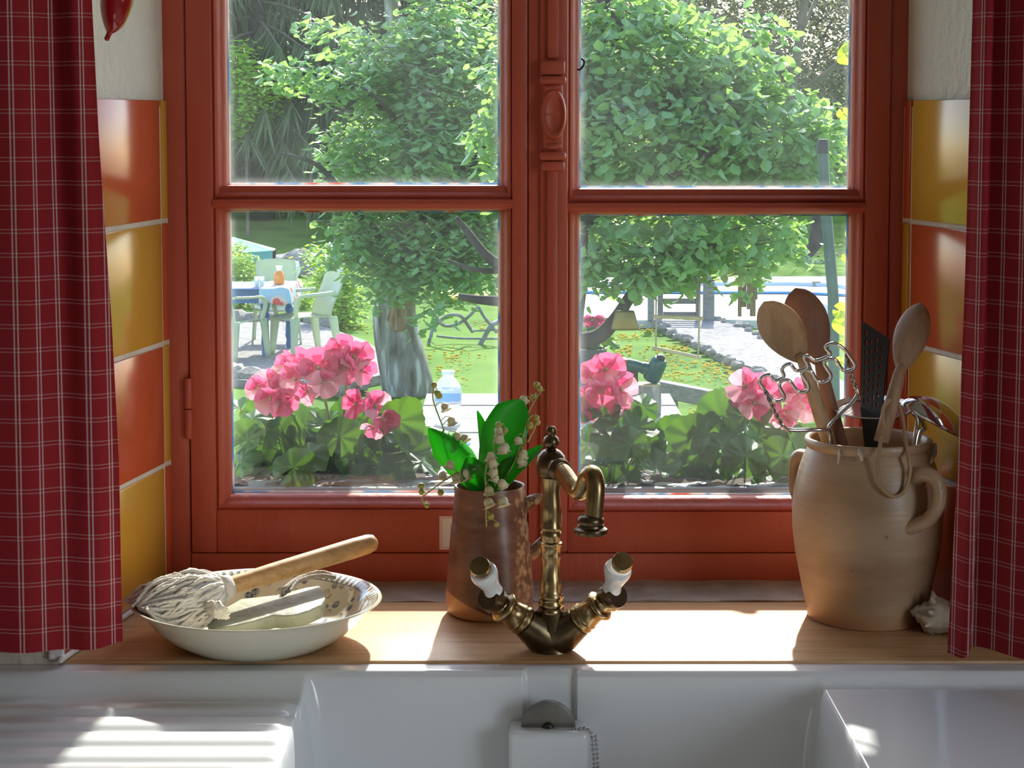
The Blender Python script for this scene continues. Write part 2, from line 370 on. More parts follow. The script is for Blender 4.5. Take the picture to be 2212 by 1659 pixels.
def leaf(x0, x1, g0, g1, ztops, nm='sash'):
    S = tag(bpy.data.objects.new(nm, None)); COL.objects.link(S); S.parent = WIN; S.location = ((x0 + x1) / 2, 0, zb)
    S.matrix_parent_inverse = WIN.matrix_basis.inverted()
    mo = 0.0155                                  # width of the bead moulding round each pane
    z_open = [(ztops[0][1], ztops[0][0])] + [(b, t) for t, b in ztops[1:]]
    bx('stile', (x0, -0.008, zb), (g0 - mo, 0.04, zt), S)
    bx('stile', (g1 + mo, -0.008, zb), (x1, 0.04, zt), S)
    lo = min(b for t, b in ztops); hi = max(t for t, b in ztops)
    bx('bottom_rail', (g0 - mo, -0.0078, zb), (g1 + mo, 0.04, lo - mo), S)
    bx('top_rail', (g0 - mo, -0.0078, hi + mo), (g1 + mo, 0.04, zt), S)
    srt = sorted(ztops, key=lambda q: q[1])
    for (t, b), (t2, b2) in zip(srt, srt[1:]):
        m_ = (t + b2) / 2
        # moulded glazing bar: a rounded nose with a lip below
        pr = [(t + 0.001, 0.012), (t + 0.002, 0.002), (t + 0.0045, -0.006), (t + 0.010, -0.0105), (t + 0.0145, -0.0095), (t + 0.0165, -0.004), (t + 0.0175, -0.0012), (b2 - 0.004, 0.0005), (b2 - 0.001, 0.003), (b2 - 0.001, 0.04), (t + 0.001, 0.04)]
        MB().prism([(g0 - 0.0162, y, z) for z, y in pr], (g1 - g0 + 0.0324, 0, 0)).build('glazing_bar', RED, S, smooth=50)
    for t, b in ztops:
        MB().ring_frame(g0 - mo, g1 + mo, b - mo, t + mo, [(0, 0.03), (0, -0.003), (0.003, -0.0055), (0.006, -0.003), (0.0075, 0.001), (mo - 0.004, 0.005), (mo - 0.0008, 0.0085), (mo, 0.03)]).build('bead_moulding', RED, S, smooth=45)
        MB().box((g0 - 0.004, YG, b - 0.004), (g1 + 0.004, YG + 0.003, t + 0.004)).build('pane', MATS['pane_glass'], S)
        MB().ring_frame(g0 - 0.006, g1 + 0.006, b - 0.006, t + 0.006, [(0, YG + 0.0035), (0.0082, YG + 0.0035), (0.0075, YG + 0.006), (0, YG + 0.016)]).build('lit_putty', MATS['lit_putty'], S)
    return S
HP = wz(457) - wz(1072)
leaf(xs['l0'], xs['l1'], xs['gl0'], xs['gl1'], [(wz(457), wz(1072)), (wz(400) + HP, wz(400)), (wz(400) + 2 * HP + 0.002, wz(400) + HP + 0.033)])
leaf(xs['r0'], xs['r1'], xs['gr0'], xs['gr1'], [(wz(465), wz(1077)), (wz(407) + HP, wz(407)), (wz(407) + 2 * HP + 0.002, wz(407) + HP + 0.033)])
# cover strip and lever-bolt on the meeting stile
bx('cover_strip', (wx(1166), -0.014, zb + 0.002), (wx(1226), -0.0075, zt - 0.01), WIN, bev=0.003)
E = tag(bpy.data.objects.new('espagnolette', None)); COL.objects.link(E); E.parent = WIN; E.location = (wx(1193), -0.012, wz(250)); E.matrix_parent_inverse = WIN.matrix_basis.inverted()
bx('bolt_rod', (wx(1181), -0.021, wz(128)), (wx(1206), -0.012, zt - 0.02), E, bev=0.003)
bx('bolt_rod', (wx(1180), -0.021, zb + 0.004), (wx(1204), -0.012, wz(365)), E, bev=0.003)
ex = wx(1193)
def slab(nm, hw, y0, y1, dep, bev=0.003): return bx(nm, (ex - hw, -0.012 - dep, wz(y1)), (ex + hw, -0.011, wz(y0)), E, bev=bev)
slab('lock_collar', 0.0145, 132, 163, 0.015); slab('lock_collar', 0.0165, 164, 183, 0.018, 0.005)
slab('lock_collar', 0.0165, 326, 346, 0.018, 0.005); slab('lock_collar', 0.0145, 347, 368, 0.015)
slab('lock_case', 0.0125, 180, 328, 0.011, 0.004)
md = Matrix.Translation((ex + 0.001, -0.022, wz(247))) @ Matrix.Rotation(R(90), 4, 'X') @ Matrix.Diagonal((0.0155, 0.0325, 1, 1))
MB().lathe([(0, 0.002), (0.62, 0.002), (0.70, 0.0035), (0.78, 0.006), (0.9, 0.006), (1.0, 0.001), (1.0, -0.004)], 40, md).build('lock_medallion', RED, E, smooth=50)
for zz in (wz(316), wz(190)):
    MB().sphere((ex, -0.02, zz), 0.010, 16, 8, (1.2, 0.7, 0.55)).build('lock_bead', RED, E, smooth=0)
hx = wx(406)                                     # knuckle hinge on the left jamb
for z0, z1 in ((wz(945), wz(882)), (wz(880), wz(815))):
    MB().lathe([(0, z0), (0.0045, z0), (0.0055, z0 + 0.002), (0.0055, z1 - 0.002), (0.0045, z1), (0, z1)], 14, Matrix.Translation((hx, -0.008, 0))).build('hinge', RED, WIN, smooth=40)
mat('dark_iron', [(0.05, 0.03, 0.025), (0.10, 0.05, 0.04)], rough=0.5, metal=0.6, scale=30)
hk = wx(1257)
MB().tube(spline([(hk - 0.006, -0.006, wz(150)), (hk - 0.003, -0.016, wz(150)), (hk + 0.001, -0.018, wz(140)), (hk + 0.001, -0.014, wz(130)), (hk - 0.001, -0.010, wz(128))], 4), 0.0014, 6).build('hook', MATS['dark_iron'], WIN, smooth=0)
# taped paper label on the bottom rail, behind the jug
mat('paper', (0.80, 0.72, 0.68), rough=0.6); mat('tape', (0.74, 0.52, 0.46), rough=0.3)
lab = thing('paper_label', (wx(968), -0.0085, wz(1182)), 'small white paper slip taped to red window rail beside brown jug', 'label')
MB().box((wx(948), -0.0087, wz(1184)), (wx(990), -0.0079, wz(1112))).build('tape', MATS['tape'], lab)
MB().box((wx(955), -0.0092, wz(1177)), (wx(990), -0.0087, wz(1117))).build('slip', MATS['paper'], lab)
# ================================================================== ceramic sink
mat('ceramic', (0.84, 0.86, 0.88), rough=0.12, spec=0.5, coat=0.3)
TE = -0.371                                      # near edge of the back rim
def sink_h(x, t):
    rimz = 0.9465
    slot = 1.0 - max(sstep(0.011, 0.014, abs(x - 0.0405) - 0.0145), 0)
    tb = t + 0.007 * slot
    zb_ = rimz - 0.006 * sstep(-0.004, 0.006, tb) - 0.23 * max(0.0, min(1.0, (tb - 0.004) / 0.024)) ** 0.9
    zl = rimz - 0.021 * sstep(-0.002, 0.034, t)
    k = (t - 0.045) / 0.0455
    if t > 0.035:
        ph = k - math.floor(k); rid = 1.0 - math.exp(-((min(ph, 1 - ph)) / 0.17) ** 2)
        zl += 0.0052 * rid * sstep(0.035, 0.055, t) * (1 - sstep(-0.236, -0.214, x + 0.004 * math.sin(k)))
        zl -= 0.012 * (t - 0.035)
    zr = rimz - 0.020 * sstep(-0.002, 0.017, t) + 0.010 * sstep(0.016, 0.034, t)
    wL = 1 - sstep(-0.222, -0.192, x); wR = sstep(0.300, 0.330, x)
    return zb_ * (1 - wL - wR) + zl * wL + zr * wR
def lin(a, b, n): return [a + (b - a) * i / n for i in range(n)]
xsn = lin(-0.80, -0.26, 60) + lin(-0.26, -0.18, 40) + lin(-0.18, 0.008, 16) + lin(0.008, 0.073, 34) + lin(0.073, 0.295, 16) + lin(0.295, 0.335, 26) + lin(0.335, 0.85, 24) + [0.85]
tsn = [-0.0275, -0.027, -0.020, -0.012, -0.006] + lin(-0.004, 0.04, 60) + lin(0.04, 0.26, 130) + lin(0.26, 0.40, 12) + [0.40]
sk = MB(); W = len(xsn)
for i, t in enumerate(tsn):
    for x in xsn:
        z = sink_h(x, t)
        if i == 0: z = 0.70
        sk.v.append((x, TE - t, z))
for j in range(len(tsn) - 1):
    for i in range(W - 1): sk.f.append((j * W + i, j * W + i + 1, (j + 1) * W + i + 1, (j + 1) * W + i))
SK = thing('sink', (0, TE, 0.70), 'large white ceramic sink with a ridged drainer left of its basin', 'sink')
sk.build('basin', MATS['ceramic'], SK, smooth=0)
ov = MB().box((-0.0035, TE - 0.052, 0.62), (0.0805, TE - 0.006, 0.8965))
ov.build('overflow_box', MATS['ceramic'], SK, bevel=0.007, bseg=4, smooth=50)
mat('steel', [(0.42, 0.42, 0.42), (0.52, 0.52, 0.52)], rough=0.34, metal=1.0, scale=40)
mat('brushed', [(0.17, 0.16, 0.145), (0.22, 0.21, 0.19)], rough=0.5, metal=0.55, scale=30)
mat('steel_dark', (0.05, 0.05, 0.055), rough=0.4, metal=0.7)
mat('rubber', (0.02, 0.02, 0.022), rough=0.7)
pc = P(1184, 1566, TE - 0.030)
PL = thing('sink_plug', pc, 'round steel sink plug standing on the white overflow box', 'plug')
ax = Matrix.Translation(pc) @ Matrix.Rotation(R(97), 4, 'X')
MB().lathe([(0, 0.006), (0.0265, 0.006), (0.0285, 0.0045), (0.0285, 0.002), (0, 0.002)], 48, ax).build('face_disc', MATS['brushed'], PL, smooth=40)
MB().lathe([(0.0, 0.002), (0.0282, 0.002), (0.0282, 0.0005), (0, 0.0005)], 48, ax).build('seal_ring', MATS['rubber'], PL, smooth=40)
MB().lathe([(0, 0.0005), (0.0255, 0.0005), (0.024, -0.011), (0, -0.011)], 48, ax).build('stopper', MATS['steel'], PL, smooth=40)
MB().sphere(pc + Vector((0.0, -0.008, -0.0005)), 0.0058, 12, 8, (1, 0.6, 1)).build('chain_eye', MATS['steel_dark'], PL, smooth=0)
ch = MB()
pth = spline([P(1192, 1574, -0.41), P(1215, 1579, -0.413), P(1240, 1577, -0.415), P(1262, 1573, -0.416), P(1276, 1583, -0.4165), P(1280, 1610, -0.417), P(1283, 1650, -0.417), P(1285, 1720, -0.417)], 14)
acc = 0; last = pth[0]
for p in pth:
    acc += (p - last).length; last = p
    if acc > 0.0040:
        acc = 0; ch.sphere(p, 0.0019, 8, 6)
        if p.z < pc.z - 0.004: ch.sphere(p + Vector((0.0038, -0.001, 0.001)), 0.0017, 8, 6)
tag(ch.build('bead_chain', MATS['steel'], PL, smooth=0), 'steel bead chain', None, None, 'stuff')
# ================================================================== curtains
def check_mat():
    m, ns, ln = newmat('checked_cotton')
    out = N(ns, 'ShaderNodeOutputMaterial'); b = N(ns, 'ShaderNodeBsdfPrincipled', Roughness=0.85); b.inputs['Specular IOR Level'].default_value = 0.15
    uv = N(ns, 'ShaderNodeUVMap'); sp = N(ns, 'ShaderNodeSeparateXYZ'); ln.new(uv.outputs[0], sp.inputs[0])
    def lines(o, period, w, off):
        a = N(ns, 'ShaderNodeMath', operation='MULTIPLY_ADD'); ln.new(o, a.inputs[0]); a.inputs[1].default_value = 1 / period; a.inputs[2].default_value = off
        f = N(ns, 'ShaderNodeMath', operation='FRACT'); ln.new(a.outputs[0], f.inputs[0])
        d = N(ns, 'ShaderNodeMath', operation='SUBTRACT'); ln.new(f.outputs[0], d.inputs[0]); d.inputs[1].default_value = 0.5
        e = N(ns, 'ShaderNodeMath', operation='ABSOLUTE'); ln.new(d.outputs[0], e.inputs[0])
        g = N(ns, 'ShaderNodeMath', operation='SUBTRACT'); ln.new(e.outputs[0], g.inputs[0]); g.inputs[1].default_value = 0.078
        h = N(ns, 'ShaderNodeMath', operation='ABSOLUTE'); ln.new(g.outputs[0], h.inputs[0])
        r = N(ns, 'ShaderNodeMapRange', interpolation_type='SMOOTHSTEP'); ln.new(h.outputs[0], r.inputs[0]); r.inputs['From Min'].default_value = w * 0.6; r.inputs['From Max'].default_value = w * 1.5
        r.inputs['To Min'].default_value = 1.0; r.inputs['To Max'].default_value = 0.0
        return r.outputs[0]
    v = lines(sp.outputs[0], 0.0258, 0.030, 0.0); h = lines(sp.outputs[1], 0.0248, 0.024, 0.3)
    hv = N(ns, 'ShaderNodeMath', operation='MULTIPLY'); ln.new(h, hv.inputs[0]); hv.inputs[1].default_value = 0.24
    vv = N(ns, 'ShaderNodeMath', operation='MULTIPLY'); ln.new(v, vv.inputs[0]); vv.inputs[1].default_value = 0.62
    ad = N(ns, 'ShaderNodeMath', operation='ADD', use_clamp=True); ln.new(hv.outputs[0], ad.inputs[0]); ln.new(vv.outputs[0], ad.inputs[1])
    wv = N(ns, 'ShaderNodeTexNoise', Scale=900.0, Detail=1.0); ln.new(uv.outputs[0], wv.inputs['Vector'])
    base = ramp(ns, [(0.35, (0.31, 0.019, 0.026)), (0.65, (0.39, 0.028, 0.036))]); ln.new(wv.outputs['Fac'], base.inputs[0])
    mx = N(ns, 'ShaderNodeMix', data_type='RGBA'); ln.new(ad.outputs[0], mx.inputs[0]); ln.new(base.outputs[0], mx.inputs[6]); mx.inputs[7].default_value = (0.78, 0.62, 0.60, 1)
    ln.new(mx.outputs[2], b.inputs['Base Color'])
    t = N(ns, 'ShaderNodeBsdfTranslucent'); ln.new(mx.outputs[2], t.inputs[0]); ms = N(ns, 'ShaderNodeMixShader'); ms.inputs[0].default_value = 0.18
    ln.new(b.outputs[0], ms.inputs[1]); ln.new(t.outputs[0], ms.inputs[2]); ln.new(ms.outputs[0], out.inputs[0]); return m
check_mat()
def curtain(name, label, edge, far, ybase, zbot, ztop, fold, hem_name='hem', flip=1):
    """edge(z) x of the window-side edge; cloth runs outwards to far; fold(u, z) -> y offset"""
    nu, nv = 90, 60
    T = thing(name, (far, ybase, 1.0), label, 'curtain', 'checked curtains')
    def part(nm, z0f, z1, thick, nvv):
        mb = MB(); uv = []
        for side in (0, 1):
            for j in range(nvv + 1):
                for i in range(nu + 1):
                    u = i / nu; v = j / nvv
                    z0 = z0f(u); z = z0 + (z1(u) - z0) * v
                    x = edge(z) + (far - edge(z)) * u
                    y = ybase + fold(u, z)
                    mb.v.append((x, y + (thick if side else 0), z))
                    uv.append((abs(x - far) * 1.0 + 0.15 * 0 + u * 0.0 + fold(u, z) * 0.6, z))
        w = nu + 1; nvt = w * (nvv + 1)
        for j in range(nvv):
            for i in range(nu):
                a, b, c, d = j * w + i, j * w + i + 1, (j + 1) * w + i + 1, (j + 1) * w + i
                mb.f.append((a, b, c, d)); mb.f.append((nvt + a, nvt + d, nvt + c, nvt + b))
        ring = [i for i in range(w)] + [j * w + nu for j in range(1, nvv + 1)] + [nvv * w + i for i in range(nu - 1, -1, -1)] + [j * w for j in range(nvv - 1, 0, -1)]
        for a, b in zip(ring, ring[1:] + ring[:1]): mb.f.append((b, a, nvt + a, nvt + b))
        mb.uv = uv
        mb.build(nm, MATS['checked_cotton'], T, smooth=60)
    hem = lambda u: zbot(u) + 0.028
    part('cloth', hem, lambda u: ztop, 0.0012, nv)
    part('hem', zbot, lambda u: zbot(u) + 0.0278, 0.0028, 4)
    return T
YC = -0.395
lx = [(2.2, 200), (P(0, 0, YC).z, 204), (P(0, 300, YC).z, 214), (P(0, 700, YC).z, 235), (P(0, 1000, YC).z, 246), (P(0, 1380, YC).z, 247), (0.9, 247)]
def interp(tab, z):
    for (z0, p0), (z1, p1) in zip(tab, tab[1:]):
        if z <= z0 and z >= z1: return p0 + (p1 - p0) * (z0 - z) / (z0 - z1)
    return tab[-1][1] if z < tab[-1][0] else tab[0][1]
edgeL = lambda z: P(interp(lx, z), 800, YC).x
def foldL(u, z):
    s = sstep(1.0, 1.6, z)
    return 0.004 * math.sin(u * 9 + 0.6) + (0.006 + 0.014 * s) * math.exp(-((u - 0.24 + 0.05 * s) / 0.08) ** 2) + 0.014 * math.exp(-(u / 0.05) ** 2) * 1.0 + 0.002 * math.sin(u * 23 + z * 2)
zbl = P(0, 1408, YC).z
curtain('curtain', 'red checked cotton curtain hanging left of the window', edgeL, -0.66, YC, lambda u: zbl + 0.006 * math.exp(-(u / 0.1) ** 2), 2.25, foldL)
rx = [(2.2, 2098), (P(0, 0, YC).z, 2097), (P(0, 600, YC).z, 2092), (P(0, 1000, YC).z, 2084), (P(0, 1400, YC).z, 2070), (0.9, 2068)]
edgeR = lambda z: P(interp(rx, z), 800, YC).x
def foldR(u, z):
    # turned-back edge facing the window, then the body swinging towards the room
    x = edgeR(z) + (0.60 - edgeR(z)) * u; k = edgeR(z) + 0.016
    return 0.020 * math.exp(-(u / 0.05) ** 2) + 0.016 * sstep(k, k + 0.006, x) - 1.25 * max(0, x - k - 0.003) + 0.003 * math.sin(u * 22 + 2 * z)
zbr = P(0, 1424, YC).z
curtain('curtain', 'red checked cotton curtain hanging right of the stoneware crock', edgeR, 0.60, YC, lambda u: zbr + 0.012 * sstep(0.05, 0.2, u), 2.25, foldR)

# ================================================================== chilli pepper hanging top left
mat('pepper_red', [(0.30, 0.008, 0.012), (0.42, 0.015, 0.015)], rough=0.12, scale=20, coat=0.6)
mat('pepper_stem', (0.12, 0.14, 0.03), rough=0.6)
mat('twine', [(0.45, 0.36, 0.24), (0.58, 0.48, 0.34)], rough=0.9, scale=80, bump=0.4, bscale=300)
yp = -0.30
pt = [P(262, -70, yp), P(258, -30, yp), P(252, 5, yp), P(246, 40, yp), P(238, 66, yp), P(229, 88, yp)]
PE = thing('chilli_pepper', pt[0], 'glossy dark red chilli pepper hanging beside the left curtain', 'pepper')
pp = spline(pt, 6)
MB().tube(pp, [0.003 + 0.0165 * (math.sin(min(1, (i / (len(pp) - 1)) * 1.05 + 0.12) * math.pi) ** 0.75) * (1 - 0.25 * i / len(pp)) if i < len(pp) - 1 else 0.001 for i in range(len(pp))], 16).build('flesh', MATS['pepper_red'], PE, smooth=0)
MB().tube([pt[0] + Vector((0, 0, -0.002)), pt[0] + Vector((0.002, 0, 0.02)), pt[0] + Vector((0, 0, 0.035))], [0.009, 0.004, 0.003], 10).build('stalk', MATS['pepper_stem'], PE, smooth=0)
MB().tube([pt[0] + Vector((0, 0, 0.033)), pt[0] + Vector((0.004, 0.0, 0.5))], 0.0012, 6).build('string', MATS['twine'], PE, smooth=0)

# ================================================================== bowl
def bowl_mat():
    m, ns, ln = newmat('transferware')
    out = N(ns, 'ShaderNodeOutputMaterial'); b = N(ns, 'ShaderNodeBsdfPrincipled', Roughness=0.15); b.inputs['Coat Weight'].default_value = 0.3
    tc = N(ns, 'ShaderNodeTexCoord'); sp = N(ns, 'ShaderNodeSeparateXYZ'); ln.new(tc.outputs['Object'], sp.inputs[0])
    r2 = N(ns, 'ShaderNodeVectorMath', operation='LENGTH'); mp = N(ns, 'ShaderNodeMapping'); mp.inputs['Scale'].default_value = (1, 1, 0); ln.new(tc.outputs['Object'], mp.inputs[0]); ln.new(mp.outputs[0], r2.inputs[0])
    at = N(ns, 'ShaderNodeMath', operation='ARCTAN2'); ln.new(sp.outputs[1], at.inputs[0]); ln.new(sp.outputs[0], at.inputs[1])
    rad = r2.outputs['Value']
    def band(a, b_, s=0.0006):
        u = N(ns, 'ShaderNodeMapRange', interpolation_type='SMOOTHSTEP'); ln.new(rad, u.inputs[0]); u.inputs['From Min'].default_value = a - s; u.inputs['From Max'].default_value = a + s
        v = N(ns, 'ShaderNodeMapRange', interpolation_type='SMOOTHSTEP'); ln.new(rad, v.inputs[0]); v.inputs['From Min'].default_value = b_ - s; v.inputs['From Max'].default_value = b_ + s; v.inputs['To Min'].default_value = 1; v.inputs['To Max'].default_value = 0
        q = N(ns, 'ShaderNodeMath', operation='MULTIPLY'); ln.new(u.outputs[0], q.inputs[0]); ln.new(v.outputs[0], q.inputs[1]); return q.outputs[0]
    def mul(a, b_):
        q = N(ns, 'ShaderNodeMath', operation='MULTIPLY'); ln.new(a, q.inputs[0]); ln.new(b_, q.inputs[1]); return q.outputs[0]
    def add(a, b_):
        q = N(ns, 'ShaderNodeMath', operation='ADD', use_clamp=True); ln.new(a, q.inputs[0]); ln.new(b_, q.inputs[1]); return q.outputs[0]
    # fine radial hatching, a beaded line, and a garland of flowers below it
    sn = N(ns, 'ShaderNodeMath', operation='MULTIPLY'); ln.new(at.outputs[0], sn.inputs[0]); sn.inputs[1].default_value = 95.0
    si = N(ns, 'ShaderNodeMath', operation='SINE'); ln.new(sn.outputs[0], si.inputs[0])
    sg = N(ns, 'ShaderNodeMath', operation='GREATER_THAN'); ln.new(si.outputs[0], sg.inputs[0]); sg.inputs[1].default_value = 0.1
    hatch = mul(band(0.1250, 0.1335), sg.outputs[0])
    ringl = add(band(0.1235, 0.1247, 0.0003), band(0.1338, 0.1350, 0.0003))
    vo = N(ns, 'ShaderNodeTexVoronoi', Scale=75.0); ln.new(tc.outputs['Object'], vo.inputs['Vector'])
    vr = N(ns, 'ShaderNodeMapRange'); ln.new(vo.outputs['Distance'], vr.inputs[0]); vr.inputs['From Min'].default_value = 0.38; vr.inputs['From Max'].default_value = 0.5; vr.inputs['To Min'].default_value = 1; vr.inputs['To Max'].default_value = 0
    nz = N(ns, 'ShaderNodeTexNoise', Scale=24.0, Detail=3.0); ln.new(tc.outputs['Object'], nz.inputs['Vector'])
    nr = N(ns, 'ShaderNodeMapRange'); ln.new(nz.outputs['Fac'], nr.inputs[0]); nr.inputs['From Min'].default_value = 0.38; nr.inputs['From Max'].default_value = 0.46
    gar = mul(mul(band(0.100, 0.1225, 0.004), vr.outputs[0]), nr.outputs[0])
    nb = N(ns, 'ShaderNodeTexNoise', Scale=260.0, Detail=2.0); ln.new(tc.outputs['Object'], nb.inputs['Vector'])
    alls = mul(add(add(hatch, ringl), gar), nb.outputs['Fac'])
    inside = N(ns, 'ShaderNodeNewGeometry'); isx = N(ns, 'ShaderNodeSeparateXYZ'); ln.new(inside.outputs['Normal'], isx.inputs[0])
    gt = N(ns, 'ShaderNodeMath', operation='GREATER_THAN'); ln.new(isx.outputs[2], gt.inputs[0]); gt.inputs[1].default_value = 0.0
    fac = N(ns, 'ShaderNodeMath', operation='MULTIPLY', use_clamp=True); ln.new(mul(alls, gt.outputs[0]), fac.inputs[0]); fac.inputs[1].default_value = 1.7
    cz = N(ns, 'ShaderNodeTexNoise', Scale=5.0, Detail=3.0); ln.new(tc.outputs['Object'], cz.inputs['Vector'])
    cr = ramp(ns, [(0.35, (0.72, 0.64, 0.46)), (0.65, (0.82, 0.77, 0.62))]); ln.new(cz.outputs['Fac'], cr.inputs[0])
    mx = N(ns, 'ShaderNodeMix', data_type='RGBA'); ln.new(fac.outputs[0], mx.inputs[0]); ln.new(cr.outputs[0], mx.inputs[6]); mx.inputs[7].default_value = (0.045, 0.08, 0.13, 1)
    ln.new(mx.outputs[2], b.inputs['Base Color']); ln.new(b.outputs[0], out.inputs[0]); return m
bowl_mat()
bc = PZ(555, 1437, SILL) + Vector((0, 0.088, 0)); bc.x = P(555, 1300, bc.y).x
bprof = [(0, 0.004), (0.070, 0.004), (0.074, 0.0008), (0.079, 0.0008), (0.084, 0.004), (0.100, 0.013), (0.116, 0.027), (0.1265, 0.040), (0.1375, 0.0485), (0.1395, 0.0500), (0.1385, 0.0515),
         (0.1335, 0.0505), (0.1235, 0.0445), (0.1130, 0.0310), (0.098, 0.0175), (0.082, 0.0095), (0.05, 0.0075), (0, 0.0075)]
BW = MB().lathe(bprof, 96, Matrix.Translation(bc)).build('bowl', MATS['transferware'], smooth=40, origin=bc)
tag(BW, 'cream earthenware bowl with blue printed rim on the wooden sill', 'bowl')
# ---- slab of soap with a string loop
mat('soap', [(0.28, 0.29, 0.20), (0.35, 0.36, 0.26), (0.40, 0.40, 0.31)], rough=0.45, scale=30, bump=0.2, bscale=60, spec=0.4)
def soap_side():
    pass
sp0 = Vector((bc.x, bc.y, SILL + 0.0365)); sn0 = Vector((-0.10, -0.10, 1)).normalized()
out_px = [(446, 1350), (480, 1316), (520, 1293), (600, 1284), (662, 1268), (690, 1264), (697, 1272), (704, 1290), (694, 1306), (668, 1318), (638, 1328), (612, 1330), (590, 1328), (545, 1342), (500, 1352), (462, 1358)]
top = [PP(x, y, sp0, sn0) for x, y in out_px]
cen = sum(top, Vector()) / len(top)
bot = [t + (cen - t) * 0.03 - sn0 * 0.0165 for t in top]
mbs = MB().prism(bot, (0, 0, 0), top)
SO = thing('soap_slab', cen, 'pale green cut slab of soap lying in the bowl', 'soap')
mbs.build('slab', MATS['soap'], SO, bevel=0.0022, bseg=3, smooth=50, origin=cen)
mat('cord', [(0.35, 0.30, 0.24), (0.50, 0.46, 0.40)], rough=0.9, scale=120, bump=0.5, bscale=400)
s0 = PP(612, 1282, sp0, sn0)
MB().tube(spline([s0 - sn0 * 0.004, s0 + sn0 * 0.004, P(618, 1268, s0.y + 0.005), P(640, 1252, s0.y + 0.03), P(670, 1240, s0.y + 0.05), P(700, 1237, s0.y + 0.055), P(722, 1247, s0.y + 0.05), P(700, 1244, s0.y + 0.045), P(668, 1247, s0.y + 0.04), P(640, 1258, s0.y + 0.025), s0 + Vector((0.006, 0.004, 0.001))], 6), 0.0027, 8).build('string_loop', MATS['cord'], SO, smooth=0)
# ---- dish mop
wood_mat('mop_wood', [(0.40, 0.20, 0.07), (0.56, 0.31, 0.12), (0.62, 0.38, 0.17)], rough=0.5, scale=(3, 18, 18), ring=6)
ha, hb = P(450, 1280, bc.y + 0.002), P(812, 1170, bc.y + 0.115)
MO = thing('dish_mop', ha, 'white cotton dish mop with a wooden handle resting on the bowl', 'mop')
hd = (hb - ha).normalized(); hl = (hb - ha).length
mh = Matrix.Translation(ha) @ frame_from(hd)
mhl = MB().lathe([(0, -0.02), (0.0100, -0.02), (0.0100, 0.02), (0.0112, 0.08), (0.0118, hl - 0.03), (0.0112, hl - 0.010), (0.0092, hl - 0.003), (0.005, hl), (0, hl)], 24, mh)
hob = mhl.build('handle', MATS['mop_wood'], MO, smooth=40)
mat('cotton', [(0.72, 0.66, 0.56), (0.84, 0.79, 0.70)], rough=0.95, scale=60, sheen=0.3, trans=0.12, bump=0.3, bscale=300)
st = MB(); r2 = random.Random(3)
hc = P(378, 1288, bc.y - 0.01); base = ha + hd * 0.012
side = hd.cross(Vector((0, 0, 1))).normalized(); upv = side.cross(hd)
Mcore = Matrix.Translation(hc) @ frame_from(-hd) @ Matrix.Diagonal((1, 1, 1, 1))
for i in range(850):
    a = r2.uniform(0, 2 * math.pi); rr = r2.uniform(0.35, 1.0) ** 0.6
    length = r2.uniform(0.75, 1.12)
    d0 = side * math.cos(a) + upv * math.sin(a)
    pts = []
    for k in range(6):
        t = k / 5
        ax_ = base - hd * (0.088 * t * length)
        w = 0.011 + 0.022 * rr * math.sin(min(1, t * 0.95 + 0.05) * math.pi * 0.80) ** 0.8
        p = ax_ + d0 * w * (0.95 if d0.z > 0 else 1.05) + Vector((0, 0, -0.010 * t * t * (1 if d0.z > -0.3 else 0.4)))
        p += Vector((r2.uniform(-1, 1), r2.uniform(-1, 1), r2.uniform(-1, 1))) * (0.0016 + 0.0050 * t)
        # rest on the inside of the bowl
        rad_ = math.hypot(p.x - bc.x, p.y - bc.y); fl = SILL + 0.010 + (0.043 * sstep(0.085, 0.135, rad_))
        p.z = max(p.z, fl + 0.002 if rad_ < 0.128 else SILL + 0.056)
        if rad_ > 0.15: p -= Vector((p.x - bc.x, p.y - bc.y, 0)) * (1 - 0.15 / rad_)
        pts.append(p)
    sp_ = spline(pts, 2); st.tube(sp_, [0.0019 + 0.0004 * math.sin(q * 2.1) for q in range(len(sp_))], 5)
# a bunch of loose ends fallen on the soap side
for i in range(50):
    q0 = P(455 + r2.uniform(-15, 10), 1318 + r2.uniform(-14, 14), bc.y - 0.035); q1 = P(488 + r2.uniform(-22, 8), 1330 + r2.uniform(-14, 12), bc.y - 0.05)
    q1.z = max(q1.z, sp0.z + 0.004); q0.z = max(q0.z, SILL + 0.03)
    st.tube([q0, (q0 + q1) / 2 + Vector((0, 0, 0.006)), q1], [0.0026, 0.0028, 0.0016], 5)
st.sphere(base - hd * 0.06, 0.03, 16, 10, (1.3, 0.9, 0.75))
tag(st.build('mop_head', MATS['cotton'], MO, smooth=0, fixn=False), 'shaggy white cotton strands', None, None, 'stuff')
MB().tube([base + hd * 0.004, base + hd * 0.016], [0.0145, 0.0128], 20).build('binding', MATS['cotton'], MO, smooth=0)

